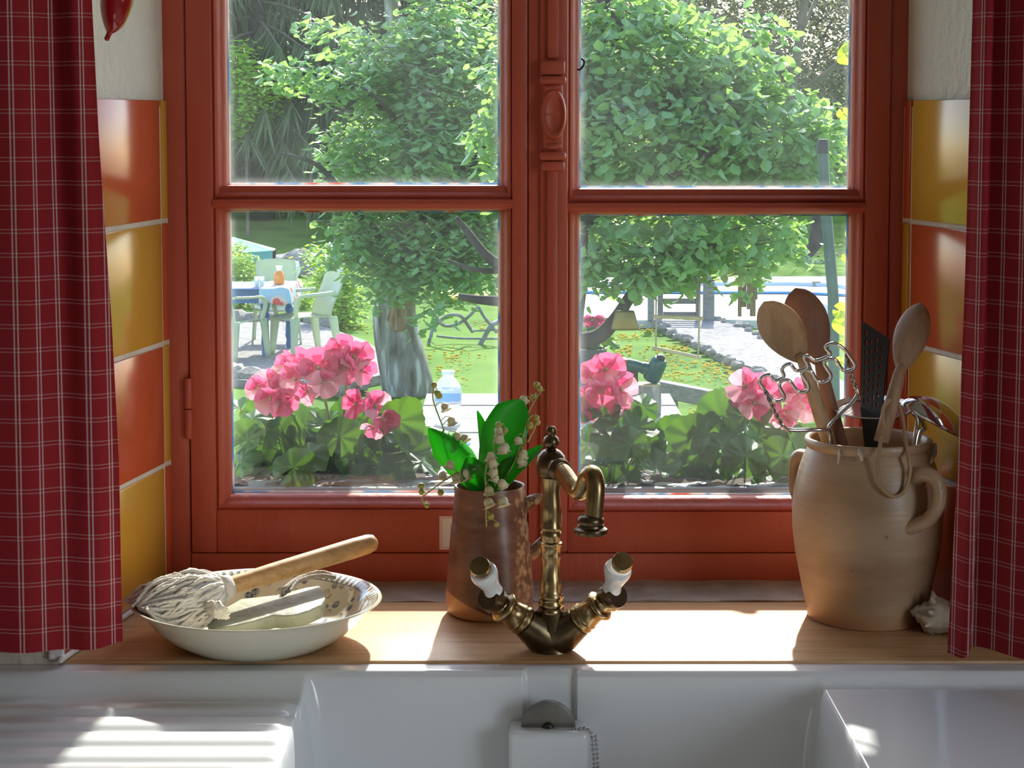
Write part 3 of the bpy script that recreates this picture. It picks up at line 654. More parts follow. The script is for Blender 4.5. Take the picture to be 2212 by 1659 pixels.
# ================================================================== brown jug with artificial lily of the valley
def jug_mat():
    m, ns, ln = newmat('brown_glaze')
    out = N(ns, 'ShaderNodeOutputMaterial'); b = N(ns, 'ShaderNodeBsdfPrincipled', Roughness=0.33)
    tc = N(ns, 'ShaderNodeTexCoord'); nz = N(ns, 'ShaderNodeTexNoise', Scale=16.0, Detail=6.0, Roughness=0.6); mp = N(ns, 'ShaderNodeMapping'); mp.inputs['Scale'].default_value = (1, 1, 2.2)
    ln.new(tc.outputs['Object'], mp.inputs[0]); ln.new(mp.outputs[0], nz.inputs['Vector'])
    rp = ramp(ns, [(0.30, (0.085, 0.034, 0.020)), (0.5, (0.17, 0.075, 0.045)), (0.64, (0.24, 0.11, 0.068)), (0.78, (0.36, 0.20, 0.12))]); ln.new(nz.outputs['Fac'], rp.inputs[0])
    # bare clay foot where the glaze stopped in a slanting line, and a worn streak under the handle
    sp = N(ns, 'ShaderNodeSeparateXYZ'); ln.new(tc.outputs['Object'], sp.inputs[0])
    l1 = N(ns, 'ShaderNodeMath', operation='MULTIPLY_ADD'); ln.new(sp.outputs[0], l1.inputs[0]); l1.inputs[1].default_value = 0.42; ln.new(sp.outputs[2], l1.inputs[2])
    lt = N(ns, 'ShaderNodeMapRange'); ln.new(l1.outputs[0], lt.inputs[0]); lt.inputs['From Min'].default_value = 0.008; lt.inputs['From Max'].default_value = 0.010; lt.inputs['To Min'].default_value = 1; lt.inputs['To Max'].default_value = 0
    mx = N(ns, 'ShaderNodeMix', data_type='RGBA'); ln.new(lt.outputs[0], mx.inputs[0]); ln.new(rp.outputs[0], mx.inputs[6]); mx.inputs[7].default_value = (0.46, 0.24, 0.11, 1)
    n2 = N(ns, 'ShaderNodeTexNoise', Scale=120.0, Detail=4.0); ln.new(tc.outputs['Object'], n2.inputs['Vector'])
    xr = N(ns, 'ShaderNodeMapRange'); ln.new(sp.outputs[0], xr.inputs[0]); xr.inputs['From Min'].default_value = 0.012; xr.inputs['From Max'].default_value = 0.034
    sm = N(ns, 'ShaderNodeMath', operation='MULTIPLY'); ln.new(xr.outputs[0], sm.inputs[0]); ln.new(n2.outputs['Fac'], sm.inputs[1])
    sr = N(ns, 'ShaderNodeMapRange'); ln.new(sm.outputs[0], sr.inputs[0]); sr.inputs['From Min'].default_value = 0.46; sr.inputs['From Max'].default_value = 0.6; sr.inputs['To Max'].default_value = 0.8
    m3 = N(ns, 'ShaderNodeMix', data_type='RGBA'); ln.new(sr.outputs[0], m3.inputs[0]); ln.new(mx.outputs[2], m3.inputs[6]); m3.inputs[7].default_value = (0.48, 0.30, 0.16, 1)
    ln.new(m3.outputs[2], b.inputs['Base Color'])
    bp = N(ns, 'ShaderNodeBump', Strength=0.25, Distance=0.004); ln.new(nz.outputs['Fac'], bp.inputs['Height']); ln.new(bp.outputs[0], b.inputs['Normal'])
    ln.new(b.outputs[0], out.inputs[0]); return m
jug_mat()
jc = PZ(1058, 1347, SILL) + Vector((0, 0.050, 0)); jc.x = P(1058, 1300, jc.y).x
jh = P(1058, 1047, jc.y).z - SILL
JG = thing('jug', jc, 'brown glazed stoneware jug with side handle standing behind the tap', 'jug')
jp = [(0, 0.002), (0.046, 0.0), (0.0505, 0.004), (0.0520, 0.018), (0.0518, 0.030), (0.0500, 0.050), (0.0478, 0.080), (0.0456, 0.105), (0.0446, 0.108), (0.0444, 0.112), (0.0430, 0.130), (0.0418, jh - 0.012), (0.0422, jh - 0.003), (0.0415, jh), (0.0390, jh - 0.001), (0.0382, jh - 0.01), (0.0395, 0.12), (0.045, 0.05), (0.046, 0.012), (0, 0.010)]
MB().lathe(jp, 64, Matrix.Translation(jc)).build('body', MATS['brown_glaze'], JG, smooth=45, origin=jc)
yy = jc.y
hp = spline([P(1122, 1112, yy), P(1136, 1090, yy), P(1158, 1078, yy), P(1182, 1082, yy), P(1200, 1100, yy), P(1203, 1128, yy), P(1190, 1152, yy), P(1165, 1180, yy), P(1138, 1204, yy)], 6)
MB().tube(hp, [0.0085 - 0.0025 * math.sin(math.pi * i / (len(hp) - 1)) for i in range(len(hp))], 14, flat=1.3).build('handle', MATS['brown_glaze'], JG, smooth=0, origin=jc)
# bunch
mat('lily_leaf', [(0.035, 0.26, 0.025), (0.05, 0.36, 0.035)], rough=0.4, scale=20, stretch=(1, 1, 0.2), trans=0.45, tcol=(0.10, 0.70, 0.05))
mat('lily_bell', [(0.74, 0.68, 0.40), (0.84, 0.79, 0.56)], rough=0.5, scale=40, trans=0.25)
mat('lily_bud', [(0.30, 0.34, 0.06), (0.44, 0.40, 0.09)], rough=0.5, scale=60)
mat('lily_stalk', (0.42, 0.44, 0.16), rough=0.55)
LB = thing('lily_of_the_valley_bunch', jc + Vector((0, 0, jh)), 'bunch of cream lily of the valley with green leaves in brown jug', 'flowers')
def blade(name, spine, widths, m, par, fold=0.25, nrm=None):
    sp_ = spline(spine, 6); n = len(sp_); mb = MB()
    for i, p in enumerate(sp_):
        t = (sp_[min(i + 1, n - 1)] - sp_[max(i - 1, 0)]).normalized()
        vn = Vector(nrm) if nrm else Vector((0, -1, 0.2)); s_ = t.cross(vn).normalized(); vn = s_.cross(t)
        f = i / (n - 1) * (len(widths) - 1); k = min(int(f), len(widths) - 2); w = widths[k] + (widths[k + 1] - widths[k]) * (f - k)
        for q in (-1, -0.5, 0, 0.5, 1): mb.v.append(tuple(p + s_ * w * q + vn * (fold * w * q * q)))
    for q in (0, 1):
        o = 0
    for i in range(n - 1):
        for k in range(4): mb.f.append((i * 5 + k, i * 5 + k + 1, (i + 1) * 5 + k + 1, (i + 1) * 5 + k))
    ob = mb.build(name, m, par, smooth=0)
    sol = ob.modifiers.new('thickness', 'SOLIDIFY'); sol.thickness = 0.0006
    return ob
L = MATS['lily_leaf']; y0 = jc.y
blade('leaf', [P(1060, 1060, y0), P(1070, 1000, y0 - 0.01), P(1088, 940, y0 - 0.012), P(1110, 895, y0 - 0.005), P(1128, 865, y0 + 0.002)], [0.010, 0.020, 0.0265, 0.023, 0.002], L, LB)
blade('leaf', [P(1045, 1050, y0), P(1005, 1000, y0 - 0.01), P(965, 958, y0 - 0.015), P(926, 924, y0 - 0.012)], [0.012, 0.021, 0.020, 0.0015], L, LB, fold=-0.5, nrm=(0.3, -1, 0.4))
blade('leaf', [P(1050, 1055, y0 + 0.012), P(1043, 980, y0 + 0.014), P(1037, 930, y0 + 0.014), P(1030, 887, y0 + 0.012)], [0.010, 0.014, 0.010, 0.001], L, LB, fold=0.5, nrm=(0.8, -0.6, 0.1))
blade('leaf', [P(1085, 1050, y0 - 0.01), P(1105, 1020, y0 - 0.018), P(1135, 995, y0 - 0.02), P(1172, 962, y0 - 0.014)], [0.010, 0.016, 0.010, 0.001], L, LB, fold=0.5, nrm=(-0.3, -1, 0.9))
blade('leaf', [P(1040, 1058, y0 - 0.012), P(1030, 1030, y0 - 0.03), P(1020, 1010, y0 - 0.034), P(1012, 985, y0 - 0.03)], [0.012, 0.016, 0.014, 0.001], L, LB, fold=0.4)
bell = MB().lathe([(0, 0.0), (0.0022, -0.0004), (0.0040, -0.0022), (0.0046, -0.0048), (0.0040, -0.0066), (0.0046, -0.0078), (0.0058, -0.0086), (0.0046, -0.0074), (0.0036, -0.0062), (0.0040, -0.0045), (0.0030, -0.0022), (0, -0.001)], 12)
bell.v = [(x * (1 + (0.18 if z < -0.0075 and i % 2 == 0 else 0)), y * (1 + (0.18 if z < -0.0075 and i % 2 == 0 else 0)), z) for i, (x, y, z) in enumerate(bell.v)]
tmp = bell.build('tmp', MATS['lily_bell'], None, smooth=0); bell_me = tmp.data; bpy.data.objects.remove(tmp)
tmp = MB().sphere((0, 0, -0.003), 0.0034, 10, 8).build('tmp', MATS['lily_bud'], None, smooth=0); bud_me = tmp.data; bpy.data.objects.remove(tmp)
def lily(stem, bells, buds, dy=0.0):
    sp_ = spline([P(x, y, y0 + dy + k) for x, y, k in stem], 6)
    so = MB().tube(sp_, 0.0009, 6).build('flower_stem', MATS['lily_stalk'], LB, smooth=0)
    for lst, me, nm in ((bells, bell_me, 'bell_flower'), (buds, bud_me, 'bud')):
        for q in lst:
            x, y, k = q[:3]; s = q[3] if len(q) > 3 else 1.0
            p = P(x, y, y0 + dy + k) + Vector((0, 0, 0.004 * s))
            near = min(sp_, key=lambda w: (w - p).length)
            mid = (near + p) / 2 + Vector((0, 0, 0.003))
            MB().tube(spline([near, mid, p], 4), 0.0005, 5).build('pedicel', MATS['lily_stalk'], so, smooth=0)
            M = Matrix.Translation(p) @ Matrix.Rotation(rnd.uniform(-0.5, 0.5), 4, 'X') @ Matrix.Rotation(rnd.uniform(-0.5, 0.5), 4, 'Y') @ Matrix.Rotation(rnd.uniform(0, 6), 4, 'Z') @ Matrix.Diagonal((s * 1.08, s * 1.08, s * 1.08, 1))
            inst(me, nm, so, M)
lily([(1000, 1030, 0), (975, 970, 0.0), (952, 910, -0.005), (936, 865, -0.008), (936, 838, -0.008)], [(958, 878, -0.008), (972, 908, -0.005), (985, 940, -0.002), (1000, 945, 0)], [(937, 833, -0.008), (945, 851, -0.008, 1.1), (950, 857, -0.007, 1.1), (977, 914, -0.004)])
lily([(1040, 1050, -0.01), (1000, 1020, -0.03), (965, 1035, -0.04), (930, 1060, -0.045), (912, 1075, -0.046), (915, 1090, -0.046)], [(1000, 1022, -0.035, 1.4), (985, 1032, -0.035, 1.1), (956, 1026, -0.04), (975, 1002, -0.035), (1012, 1005, -0.03, 1.1), (1028, 1002, -0.03)], [(912, 1052, -0.046), (949, 1066, -0.044, 1.1), (925, 1094, -0.046, 0.9), (910, 1064, -0.046)])
lily([(1070, 1050, -0.03), (1055, 1000, -0.05), (1048, 1030, -0.055), (1052, 1070, -0.056), (1050, 1110, -0.056), (1051, 1138, -0.056)], [(1056, 1058, -0.056, 1.1), (1051, 1085, -0.057, 1.2), (1084, 1082, -0.057, 1.25), (1080, 1045, -0.055, 1.1), (1070, 1018, -0.055, 1.1), (1062, 998, -0.055), (1072, 1032, -0.055), (1058, 984, -0.053), (1085, 970, -0.05, 1.1)], [(1057, 1118, -0.056, 1.05), (1073, 1134, -0.056, 0.9)])
lily([(1085, 1045, -0.01), (1110, 1000, -0.02), (1128, 950, -0.02), (1142, 905, -0.018), (1158, 900, -0.018), (1155, 925, -0.02), (1140, 955, -0.022)], [(1130, 980, -0.024, 1.1), (1122, 995, -0.024, 1.2), (1135, 990, -0.024), (1118, 950, -0.022)], [(1142, 922, -0.02, 1.2), (1157, 905, -0.018), (1158, 915, -0.018)])
lily([(1078, 1040, -0.02), (1066, 970, -0.04), (1074, 930, -0.042), (1085, 918, -0.042)], [(1076, 930, -0.043, 1.1), (1080, 945, -0.043, 1.1), (1088, 965, -0.042, 1.2), (1062, 990, -0.042)], [(1077, 920, -0.043, 1.1), (1090, 931, -0.043)])
lily([(1075, 1040, 0.0), (1115, 960, 0.012), (1140, 895, 0.016), (1165, 850, 0.02), (1176, 842, 0.02)], [(1128, 863, 0.016, 1.0)], [(1160, 834, 0.02, 1.1), (1163, 842, 0.02), (1155, 860, 0.02)], dy=0)

# ================================================================== tap
def brass_mat():
    m, ns, ln = newmat('antique_brass')
    out = N(ns, 'ShaderNodeOutputMaterial'); b = N(ns, 'ShaderNodeBsdfPrincipled', Roughness=0.27, Metallic=1.0)
    tc = N(ns, 'ShaderNodeTexCoord'); nz = N(ns, 'ShaderNodeTexNoise', Scale=60.0, Detail=4.0); ln.new(tc.outputs['Object'], nz.inputs['Vector'])
    rp = ramp(ns, [(0.35, (0.26, 0.18, 0.085)), (0.65, (0.42, 0.31, 0.16))]); ln.new(nz.outputs['Fac'], rp.inputs[0]); ln.new(rp.outputs[0], b.inputs['Base Color'])
    ln.new(b.outputs[0], out.inputs[0]); return m
brass_mat()
mat('brass_dark', [(0.10, 0.07, 0.04), (0.17, 0.12, 0.07)], rough=0.32, metal=1.0, scale=50)
mat('porcelain', (0.82, 0.82, 0.82), rough=0.1, coat=0.4)
BR, BD, PO = MATS['antique_brass'], MATS['brass_dark'], MATS['porcelain']
tb = PZ(1190, 1418, SILL) + Vector((0, 0.024, 0)); tb.x = P(1190, 1400, tb.y).x
TP = thing('kitchen_tap', tb, 'antique brass mixer tap with white porcelain levers on the sill', 'tap')
ty = tb.y
tz = lambda py: P(1190, py, ty).z
pxm = (P(1290, 1100, ty).x - P(1190, 1100, ty).x) / 100.0
T0 = Matrix.Translation((tb.x, tb.y, 0))
# body: oval foot spreading into the two arms
MB().lathe([(0, tz(1408)), (44 * pxm, tz(1408)), (44 * pxm, tz(1402)), (41 * pxm, tz(1397)), (44 * pxm, tz(1388)), (49 * pxm, tz(1370)), (50 * pxm, tz(1352)), (43 * pxm, tz(1338)), (30 * pxm, tz(1322)), (26 * pxm, tz(1310)), (0, tz(1310))], 40, T0 @ Matrix.Diagonal((1, 0.85, 1, 1))).build('base', BD, TP, smooth=50)
pr = [(1322, 26), (1318, 27), (1313, 24), (1308, 27), (1303, 28), (1298, 25), (1293, 25), (1290, 28), (1284, 28), (1280, 25), (1274, 24), (1262, 23.5), (1248, 23.5), (1244, 22), (1228, 20.5), (1212, 20), (1204, 22.5), (1196, 22), (1180, 22), (1178, 24), (1172, 24), (1169, 20), (1165, 21), (1158, 23), (1150, 23), (1146, 20.5), (1143, 23), (1137, 23), (1133, 21.5), (1112, 21.5), (1108, 22.5), (1090, 22), (1064, 18.5), (1048, 19.5), (1036, 21.5), (1030, 23)]
MB().lathe([(0, tz(1322))] + [(r * pxm, tz(y)) for y, r in pr] + [(0, tz(1030))], 40, T0).build('column', BR, TP, smooth=50)
MB().lathe([(0, tz(1031))] + [(r * pxm, tz(y)) for y, r in [(1031, 24), (1026, 28), (1012, 32), (998, 33), (984, 29), (974, 20), (970, 13)]] + [(0, tz(970))], 40, T0).build('spout_housing', BD, TP, smooth=0)
MB().lathe([(0, tz(972)), (11 * pxm, tz(972)), (10 * pxm, tz(969)), (15 * pxm, tz(964)), (18 * pxm, tz(954)), (15 * pxm, tz(945)), (9 * pxm, tz(941)), (8.5 * pxm, tz(940)), (11 * pxm, tz(934)), (11.5 * pxm, tz(929)), (8 * pxm, tz(921)), (0, tz(919))], 28, T0).build('finial', BD, TP, smooth=50)
spt = spline([P(1192, 1004, ty - 0.005), P(1215, 1020, ty - 0.028), P(1237, 1050, ty - 0.05), P(1252, 1062, ty - 0.062), P(1263, 1048, ty - 0.072), P(1270, 1028, ty - 0.080), P(1281, 1026, ty - 0.090), P(1287, 1050, ty - 0.097), P(1285, 1085, ty - 0.099), P(1282, 1118, ty - 0.099)], 8)
MB().tube(spt, [0.0098] * len(spt), 24).build('spout', BR, TP, smooth=0)
d_ = (spt[6] - spt[2]).normalized(); q_ = spt[6]
MB().lathe([(0.0, -0.004), (0.0115, -0.004), (0.0125, -0.002), (0.0125, 0.0), (0.0110, 0.0015), (0.0122, 0.003), (0.0118, 0.0048), (0.0095, 0.006), (0, 0.006)], 28, Matrix.Translation(q_) @ frame_from(d_)).build('spout_collar', BD, TP, smooth=50)
ne = P(1276, 1120, ty - 0.099)
Z_ = lambda py: P(1276, py, ty - 0.099).z
px2 = (P(1376, 1120, ne.y).x - P(1276, 1120, ne.y).x) / 100
MB().lathe([(0, Z_(1112)), (21 * px2, Z_(1112)), (28 * px2, Z_(1119)), (29 * px2, Z_(1126)), (27 * px2, Z_(1131)), (29 * px2, Z_(1134)), (29 * px2, Z_(1138)), (36 * px2, Z_(1142)), (37 * px2, Z_(1148)), (35 * px2, Z_(1153)), (25 * px2, Z_(1154)), (20 * px2, Z_(1150)), (0, Z_(1150))], 40, Matrix.Translation((ne.x, ne.y, 0))).build('nozzle', BD, TP, smooth=50)
def arm(p0, p1, nm='arm'):
    a, b = P(p0[0], p0[1], ty - 0.004), P(p1[0], p1[1], ty - 0.022); L_ = (b - a).length; M = Matrix.Translation(a) @ frame_from(b - a)
    f = L_
    MB().lathe([(0, -0.014), (0.0215, -0.014), (0.0215, -0.004), (0.0190, f * 0.12), (0.0168, f * 0.29), (0, f * 0.29)], 28, M).build('arm_root', BD, TP, smooth=50)
    MB().lathe([(0, -0.012), (0.0165, -0.012), (0.0160, 0.0), (0.0150, f * 0.30), (0.0168, f * 0.32), (0.0172, f * 0.36), (0.0150, f * 0.40), (0.0152, f * 0.43), (0.0168, f * 0.45), (0.0150, f * 0.49), (0.0142, f * 0.60), (0.0148, f * 0.70), (0.0175, f * 0.73), (0.0180, f * 0.77), (0.0165, f * 0.80), (0.0120, f * 0.83), (0.0120, f * 0.92), (0.0145, f * 0.94), (0.0145, f * 1.12), (0.0125, f * 1.16), (0, f * 1.16)], 28, M).build(nm, BR, TP, smooth=50)
arm((1160, 1362), (1066, 1296)); arm((1222, 1362), (1318, 1292))
def lever(p0, p1, stub, cap):
    a, b = P(p0[0], p0[1], ty - 0.030), P(p1[0], p1[1], ty - 0.050); v = b - a; f = v.length; M = Matrix.Translation(a) @ frame_from(v)
    H = thing('lever', a, None, None); del H
    o = MB().lathe([(0, -0.006), (0.0105, -0.006), (0.0105, 0.0), (0, 0.0)], 24, M).build('lever', BD, TP, smooth=40)
    MB().lathe([(0, 0), (0.0105, 0.0), (0.0098, f * 0.12), (0.0100, f * 0.30), (0.0125, f * 0.55), (0.0150, f * 0.78), (0.0150, f * 0.90), (0.0135, f * 0.98), (0, f * 0.98)], 28, M).build('porcelain_grip', PO, o, smooth=40)
    c = P(cap[0], cap[1], ty - 0.056); cd = (CAM - c).normalized() * 0.55 + v.normalized() * 0.83
    MB().lathe([(0, -0.006), (0.0112, -0.006), (0.0115, 0.0), (0.0105, 0.0022), (0.009, 0.0020), (0, 0.0028)], 28, Matrix.Translation(c) @ frame_from(cd)).build('end_cap', BR, o, smooth=40)
    s0_, s1_ = P(stub[0], stub[1], ty - 0.018), P(stub[2], stub[3], ty - 0.036)
    MB().lathe([(0, 0), (0.0125, 0), (0.0130, 0.002), (0.0130, (s1_ - s0_).length - 0.002), (0.012, (s1_ - s0_).length), (0, (s1_ - s0_).length)], 24, Matrix.Translation(s0_) @ frame_from(s1_ - s0_)).build('valve_cap', BD, TP, smooth=40)
lever((1066, 1277), (1042, 1232), (1078, 1298, 1052, 1292), (1037, 1224))
lever((1322, 1272), (1337, 1224), (1308, 1290, 1336, 1288), (1345, 1213))
# ================================================================== stoneware crock with utensils
def crock_mat():
    m, ns, ln = newmat('stoneware')
    out = N(ns, 'ShaderNodeOutputMaterial'); b = N(ns, 'ShaderNodeBsdfPrincipled', Roughness=0.38)
    tc = N(ns, 'ShaderNodeTexCoord'); mp = N(ns, 'ShaderNodeMapping'); mp.inputs['Scale'].default_value = (1, 1, 3.0); ln.new(tc.outputs['Object'], mp.inputs[0])
    nz = N(ns, 'ShaderNodeTexNoise', Scale=6.0, Detail=6.0); ln.new(mp.outputs[0], nz.inputs['Vector'])
    rp = ramp(ns, [(0.3, (0.33, 0.205, 0.12)), (0.5, (0.45, 0.305, 0.19)), (0.7, (0.53, 0.375, 0.24))]); ln.new(nz.outputs['Fac'], rp.inputs[0])
    sp = N(ns, 'ShaderNodeSeparateXYZ'); ln.new(tc.outputs['Object'], sp.inputs[0])
    zr = N(ns, 'ShaderNodeMapRange'); ln.new(sp.outputs[2], zr.inputs[0]); zr.inputs['From Min'].default_value = 0.0; zr.inputs['From Max'].default_value = 0.03; zr.inputs['To Min'].default_value = 0.8; zr.inputs['To Max'].default_value = 0.0
    mx = N(ns, 'ShaderNodeMix', data_type='RGBA'); ln.new(zr.outputs[0], mx.inputs[0]); ln.new(rp.outputs[0], mx.inputs[6]); mx.inputs[7].default_value = (0.40, 0.17, 0.06, 1)
    pk = N(ns, 'ShaderNodeTexNoise', Scale=90.0, Detail=1.0); ln.new(tc.outputs['Object'], pk.inputs['Vector'])
    pr_ = N(ns, 'ShaderNodeMapRange'); ln.new(pk.outputs['Fac'], pr_.inputs[0]); pr_.inputs['From Min'].default_value = 0.74; pr_.inputs['From Max'].default_value = 0.78; pr_.inputs['To Max'].default_value = 0.7
    m3 = N(ns, 'ShaderNodeMix', data_type='RGBA'); ln.new(pr_.outputs[0], m3.inputs[0]); ln.new(mx.outputs[2], m3.inputs[6]); m3.inputs[7].default_value = (0.12, 0.07, 0.04, 1)
    ln.new(m3.outputs[2], b.inputs['Base Color'])
    wv = N(ns, 'ShaderNodeTexNoise', Scale=3.0, Detail=3.0); m2 = N(ns, 'ShaderNodeMapping'); m2.inputs['Scale'].default_value = (1, 1, 60); ln.new(tc.outputs['Object'], m2.inputs[0]); ln.new(m2.outputs[0], wv.inputs['Vector'])
    bp = N(ns, 'ShaderNodeBump', Strength=0.12, Distance=0.004); ln.new(wv.outputs['Fac'], bp.inputs['Height']); ln.new(bp.outputs[0], b.inputs['Normal'])
    ln.new(b.outputs[0], out.inputs[0]); return m
crock_mat()
mat('glaze_drip', (0.62, 0.55, 0.46), rough=0.2, coat=0.4)
ck = PZ(1874, 1366, SILL) + Vector((0, 0.071, 0)); ck.x = P(1872, 1200, ck.y).x
cy_ = ck.y; czf = lambda py: P(1872, py, cy_).z - SILL
cpx = (P(1972, 1100, cy_).x - P(1872, 1100, cy_).x) / 100
CK = thing('stoneware_crock', ck, 'tall tan stoneware crock full of utensils on the sill', 'crock')
hc_ = czf(944)
cpr = [(0, 0.003), (118 * cpx, 0.0), (124 * cpx, 0.004), (125 * cpx, czf(1330)), (131 * cpx, czf(1300)), (142 * cpx, czf(1250)), (154 * cpx, czf(1190)), (160 * cpx, czf(1140)), (161 * cpx, czf(1100)), (157 * cpx, czf(1055)), (148 * cpx, czf(1015)), (138 * cpx, czf(985)), (131 * cpx, czf(970)), (129 * cpx, czf(966)),
       (133 * cpx, czf(962)), (136 * cpx, czf(956)), (136 * cpx, hc_ - 0.002), (133 * cpx, hc_), (128 * cpx, hc_), (123 * cpx, hc_ - 0.003), (122 * cpx, czf(970)), (140 * cpx, czf(1020)), (150 * cpx, czf(1100)), (120 * cpx, 0.02), (0, 0.014)]
MB().lathe(cpr, 80, Matrix.Translation(ck)).build('body', MATS['stoneware'], CK, smooth=50, origin=ck)
hr = spline([P(1962, 1046, cy_ - 0.050), P(1990, 1026, cy_ - 0.074), P(2018, 1032, cy_ - 0.086), P(2030, 1060, cy_ - 0.090), P(2024, 1096, cy_ - 0.090), P(2005, 1122, cy_ - 0.086), P(1980, 1134, cy_ - 0.078), P(1948, 1146, cy_ - 0.066)], 6)
MB().tube(hr, [0.0100 - 0.0022 * math.sin(math.pi * i / (len(hr) - 1)) for i in range(len(hr))], 16, flat=1.35).build('handle', MATS['stoneware'], CK, smooth=0, origin=ck)
hl_ = spline([P(1752, 1000, cy_ + 0.035), P(1730, 985, cy_ + 0.045), P(1722, 1005, cy_ + 0.05), P(1724, 1060, cy_ + 0.05), P(1745, 1100, cy_ + 0.04)], 6)
MB().tube(hl_, 0.0088, 14, flat=1.3).build('handle', MATS['stoneware'], CK, smooth=0, origin=ck)
def on_crock(px, py, rpx, lift=0.0006):            # point on the crock's skin seen at a pixel of the front
    r = rpx * cpx + lift; d = ray(px, py); o = CAM - Vector((ck.x, ck.y, 0)); a = d.x ** 2 + d.y ** 2; b = 2 * (o.x * d.x + o.y * d.y); c = o.x ** 2 + o.y ** 2 - r * r
    return CAM + d * ((-b - math.sqrt(max(0, b * b - 4 * a * c))) / (2 * a))
for pts_ in ([(1812, 972, 132), (1813, 985, 138), (1810, 1003, 145)], [(1852, 972, 132), (1860, 984, 138), (1862, 996, 142)], [(2015, 958, 136), (2018, 980, 139), (2010, 1000, 146)]):
    MB().tube([on_crock(x, y, r) for x, y, r in pts_], [0.0045, 0.0035, 0.002], 10, flat=0.4).build('glaze_drip', MATS['glaze_drip'], CK, smooth=0)

wood_mat('pale_spoon', [(0.36, 0.22, 0.12), (0.50, 0.34, 0.20), (0.58, 0.41, 0.26)], rough=0.6, scale=(22, 22, 5), ring=3.0, bump=0.1)
wood_mat('dark_spoon', [(0.20, 0.09, 0.055), (0.27, 0.13, 0.08), (0.32, 0.165, 0.10)], rough=0.6, scale=(18, 18, 4), ring=3.0, bump=0.1)
wood_mat('mid_spoon', [(0.27, 0.15, 0.085), (0.36, 0.22, 0.13), (0.42, 0.27, 0.165)], rough=0.6, scale=(20, 20, 5), ring=3.0, bump=0.1)
def spoon(label, m, tip, neck, end, width, dtip, dneck, dend, normal, cup=0.35, thick=0.0045, rh=0.0085):
    """egg-shaped spoon head from tip to neck, round handle from neck down to end"""
    a, b, c = P(tip[0], tip[1], cy_ + dtip), P(neck[0], neck[1], cy_ + dneck), P(end[0], end[1], cy_ + dend)
    S = thing('wooden_spoon', c, label, 'spoon', 'wooden spoons in the crock')
    ax_ = (a - b); Lh = ax_.length; ax_.normalize(); nn = Vector(normal); nn = (nn - ax_ * nn.dot(ax_)).normalized(); sd = ax_.cross(nn)
    nu_, nv_ = 22, 14; mb = MB()
    def wd(t): return max(0.02, math.sin(math.pi * (t ** 1.22)) ** 0.55) if 0 < t < 1 else 0.02
    for face in (0, 1):
        for i in range(nu_ + 1):
            t = 0.001 + 0.998 * (i / nu_)
            for j in range(nv_ + 1):
                s_ = -1 + 2 * j / nv_
                w_ = width * 0.5 * wd(t) * s_ + 0
                dome = (1 - s_ * s_) * math.sin(math.pi * t) ** 0.7
                h = -cup * width * 0.5 * dome * (1.0 if face == 0 else 1.0) + (0 if face == 0 else -thick * (0.35 + 0.65 * dome))
                mb.v.append(tuple(b + ax_ * (Lh * t) + sd * w_ + nn * h))
    w = nv_ + 1; tot = (nu_ + 1) * w
    for i in range(nu_):
        for j in range(nv_):
            q = (i * w + j, i * w + j + 1, (i + 1) * w + j + 1, (i + 1) * w + j)
            mb.f.append(q); mb.f.append(tuple(tot + k for k in reversed(q)))
    ring = [j for j in range(w)] + [i * w + nv_ for i in range(1, nu_ + 1)] + [nu_ * w + j for j in range(nv_ - 1, -1, -1)] + [i * w for i in range(nu_ - 1, 0, -1)]
    for p_, q_ in zip(ring, ring[1:] + ring[:1]): mb.f.append((p_, q_, tot + q_, tot + p_))
    mb.build('spoon_head', m, S, smooth=50)
    s_ = b + ax_ * 0.012 - nn * thick * 0.7
    MB().tube([s_, b - nn * thick * 0.4, b + (c - b) * 0.12, b + (c - b) * 0.6, c], [rh * 0.55, rh * 0.80, rh * 0.9, rh, rh * 1.02], 16).build('handle', m, S, smooth=0)
    return S
spoon('pale wooden spoon showing its hollow, leftmost in the crock', MATS['pale_spoon'], (1650, 652), (1736, 785), (1800, 985), 0.050, -0.035, -0.03, 0.0, (-0.42, -1, 0.10), cup=0.22)
spoon('reddish-brown wooden spoon seen from its back behind the pale one', MATS['dark_spoon'], (1718, 622), (1772, 792), (1822, 985), 0.054, 0.012, 0.008, 0.01, (-0.2, 1, 0.1), cup=0.30)
SP3 = spoon('brown wooden spoon with leather loop, rightmost in the crock', MATS['mid_spoon'], (1990, 655), (1943, 808), (1903, 955), 0.040, -0.02, -0.045, -0.062, (0.55, 1, 0.15), cup=0.4)
mat('leather', (0.42, 0.27, 0.14), rough=0.6)
rimy = cy_ - 0.076
MB().tube(spline([P(1906, 938, cy_ - 0.064), P(1900, 970, rimy - 0.004), P(1896, 1010, rimy - 0.008), P(1903, 1050, rimy - 0.012), P(1928, 1072, rimy - 0.012), P(1952, 1062, rimy - 0.008), P(1966, 1020, rimy - 0.004), P(1962, 985, rimy), P(1955, 945, cy_ - 0.06), P(1950, 905, cy_ - 0.05), P(1941, 870, cy_ - 0.05)], 6), 0.0022, 8).build('hanging_loop', MATS['leather'], SP3, smooth=0)
MB().tube(spline([P(1934, 855, cy_ - 0.045), P(1922, 865, cy_ - 0.058), P(1909, 880, cy_ - 0.063), P(1907, 905, cy_ - 0.064), P(1912, 925, cy_ - 0.066)], 5), 0.002, 8).build('loop_knot', MATS['leather'], SP3, smooth=0)
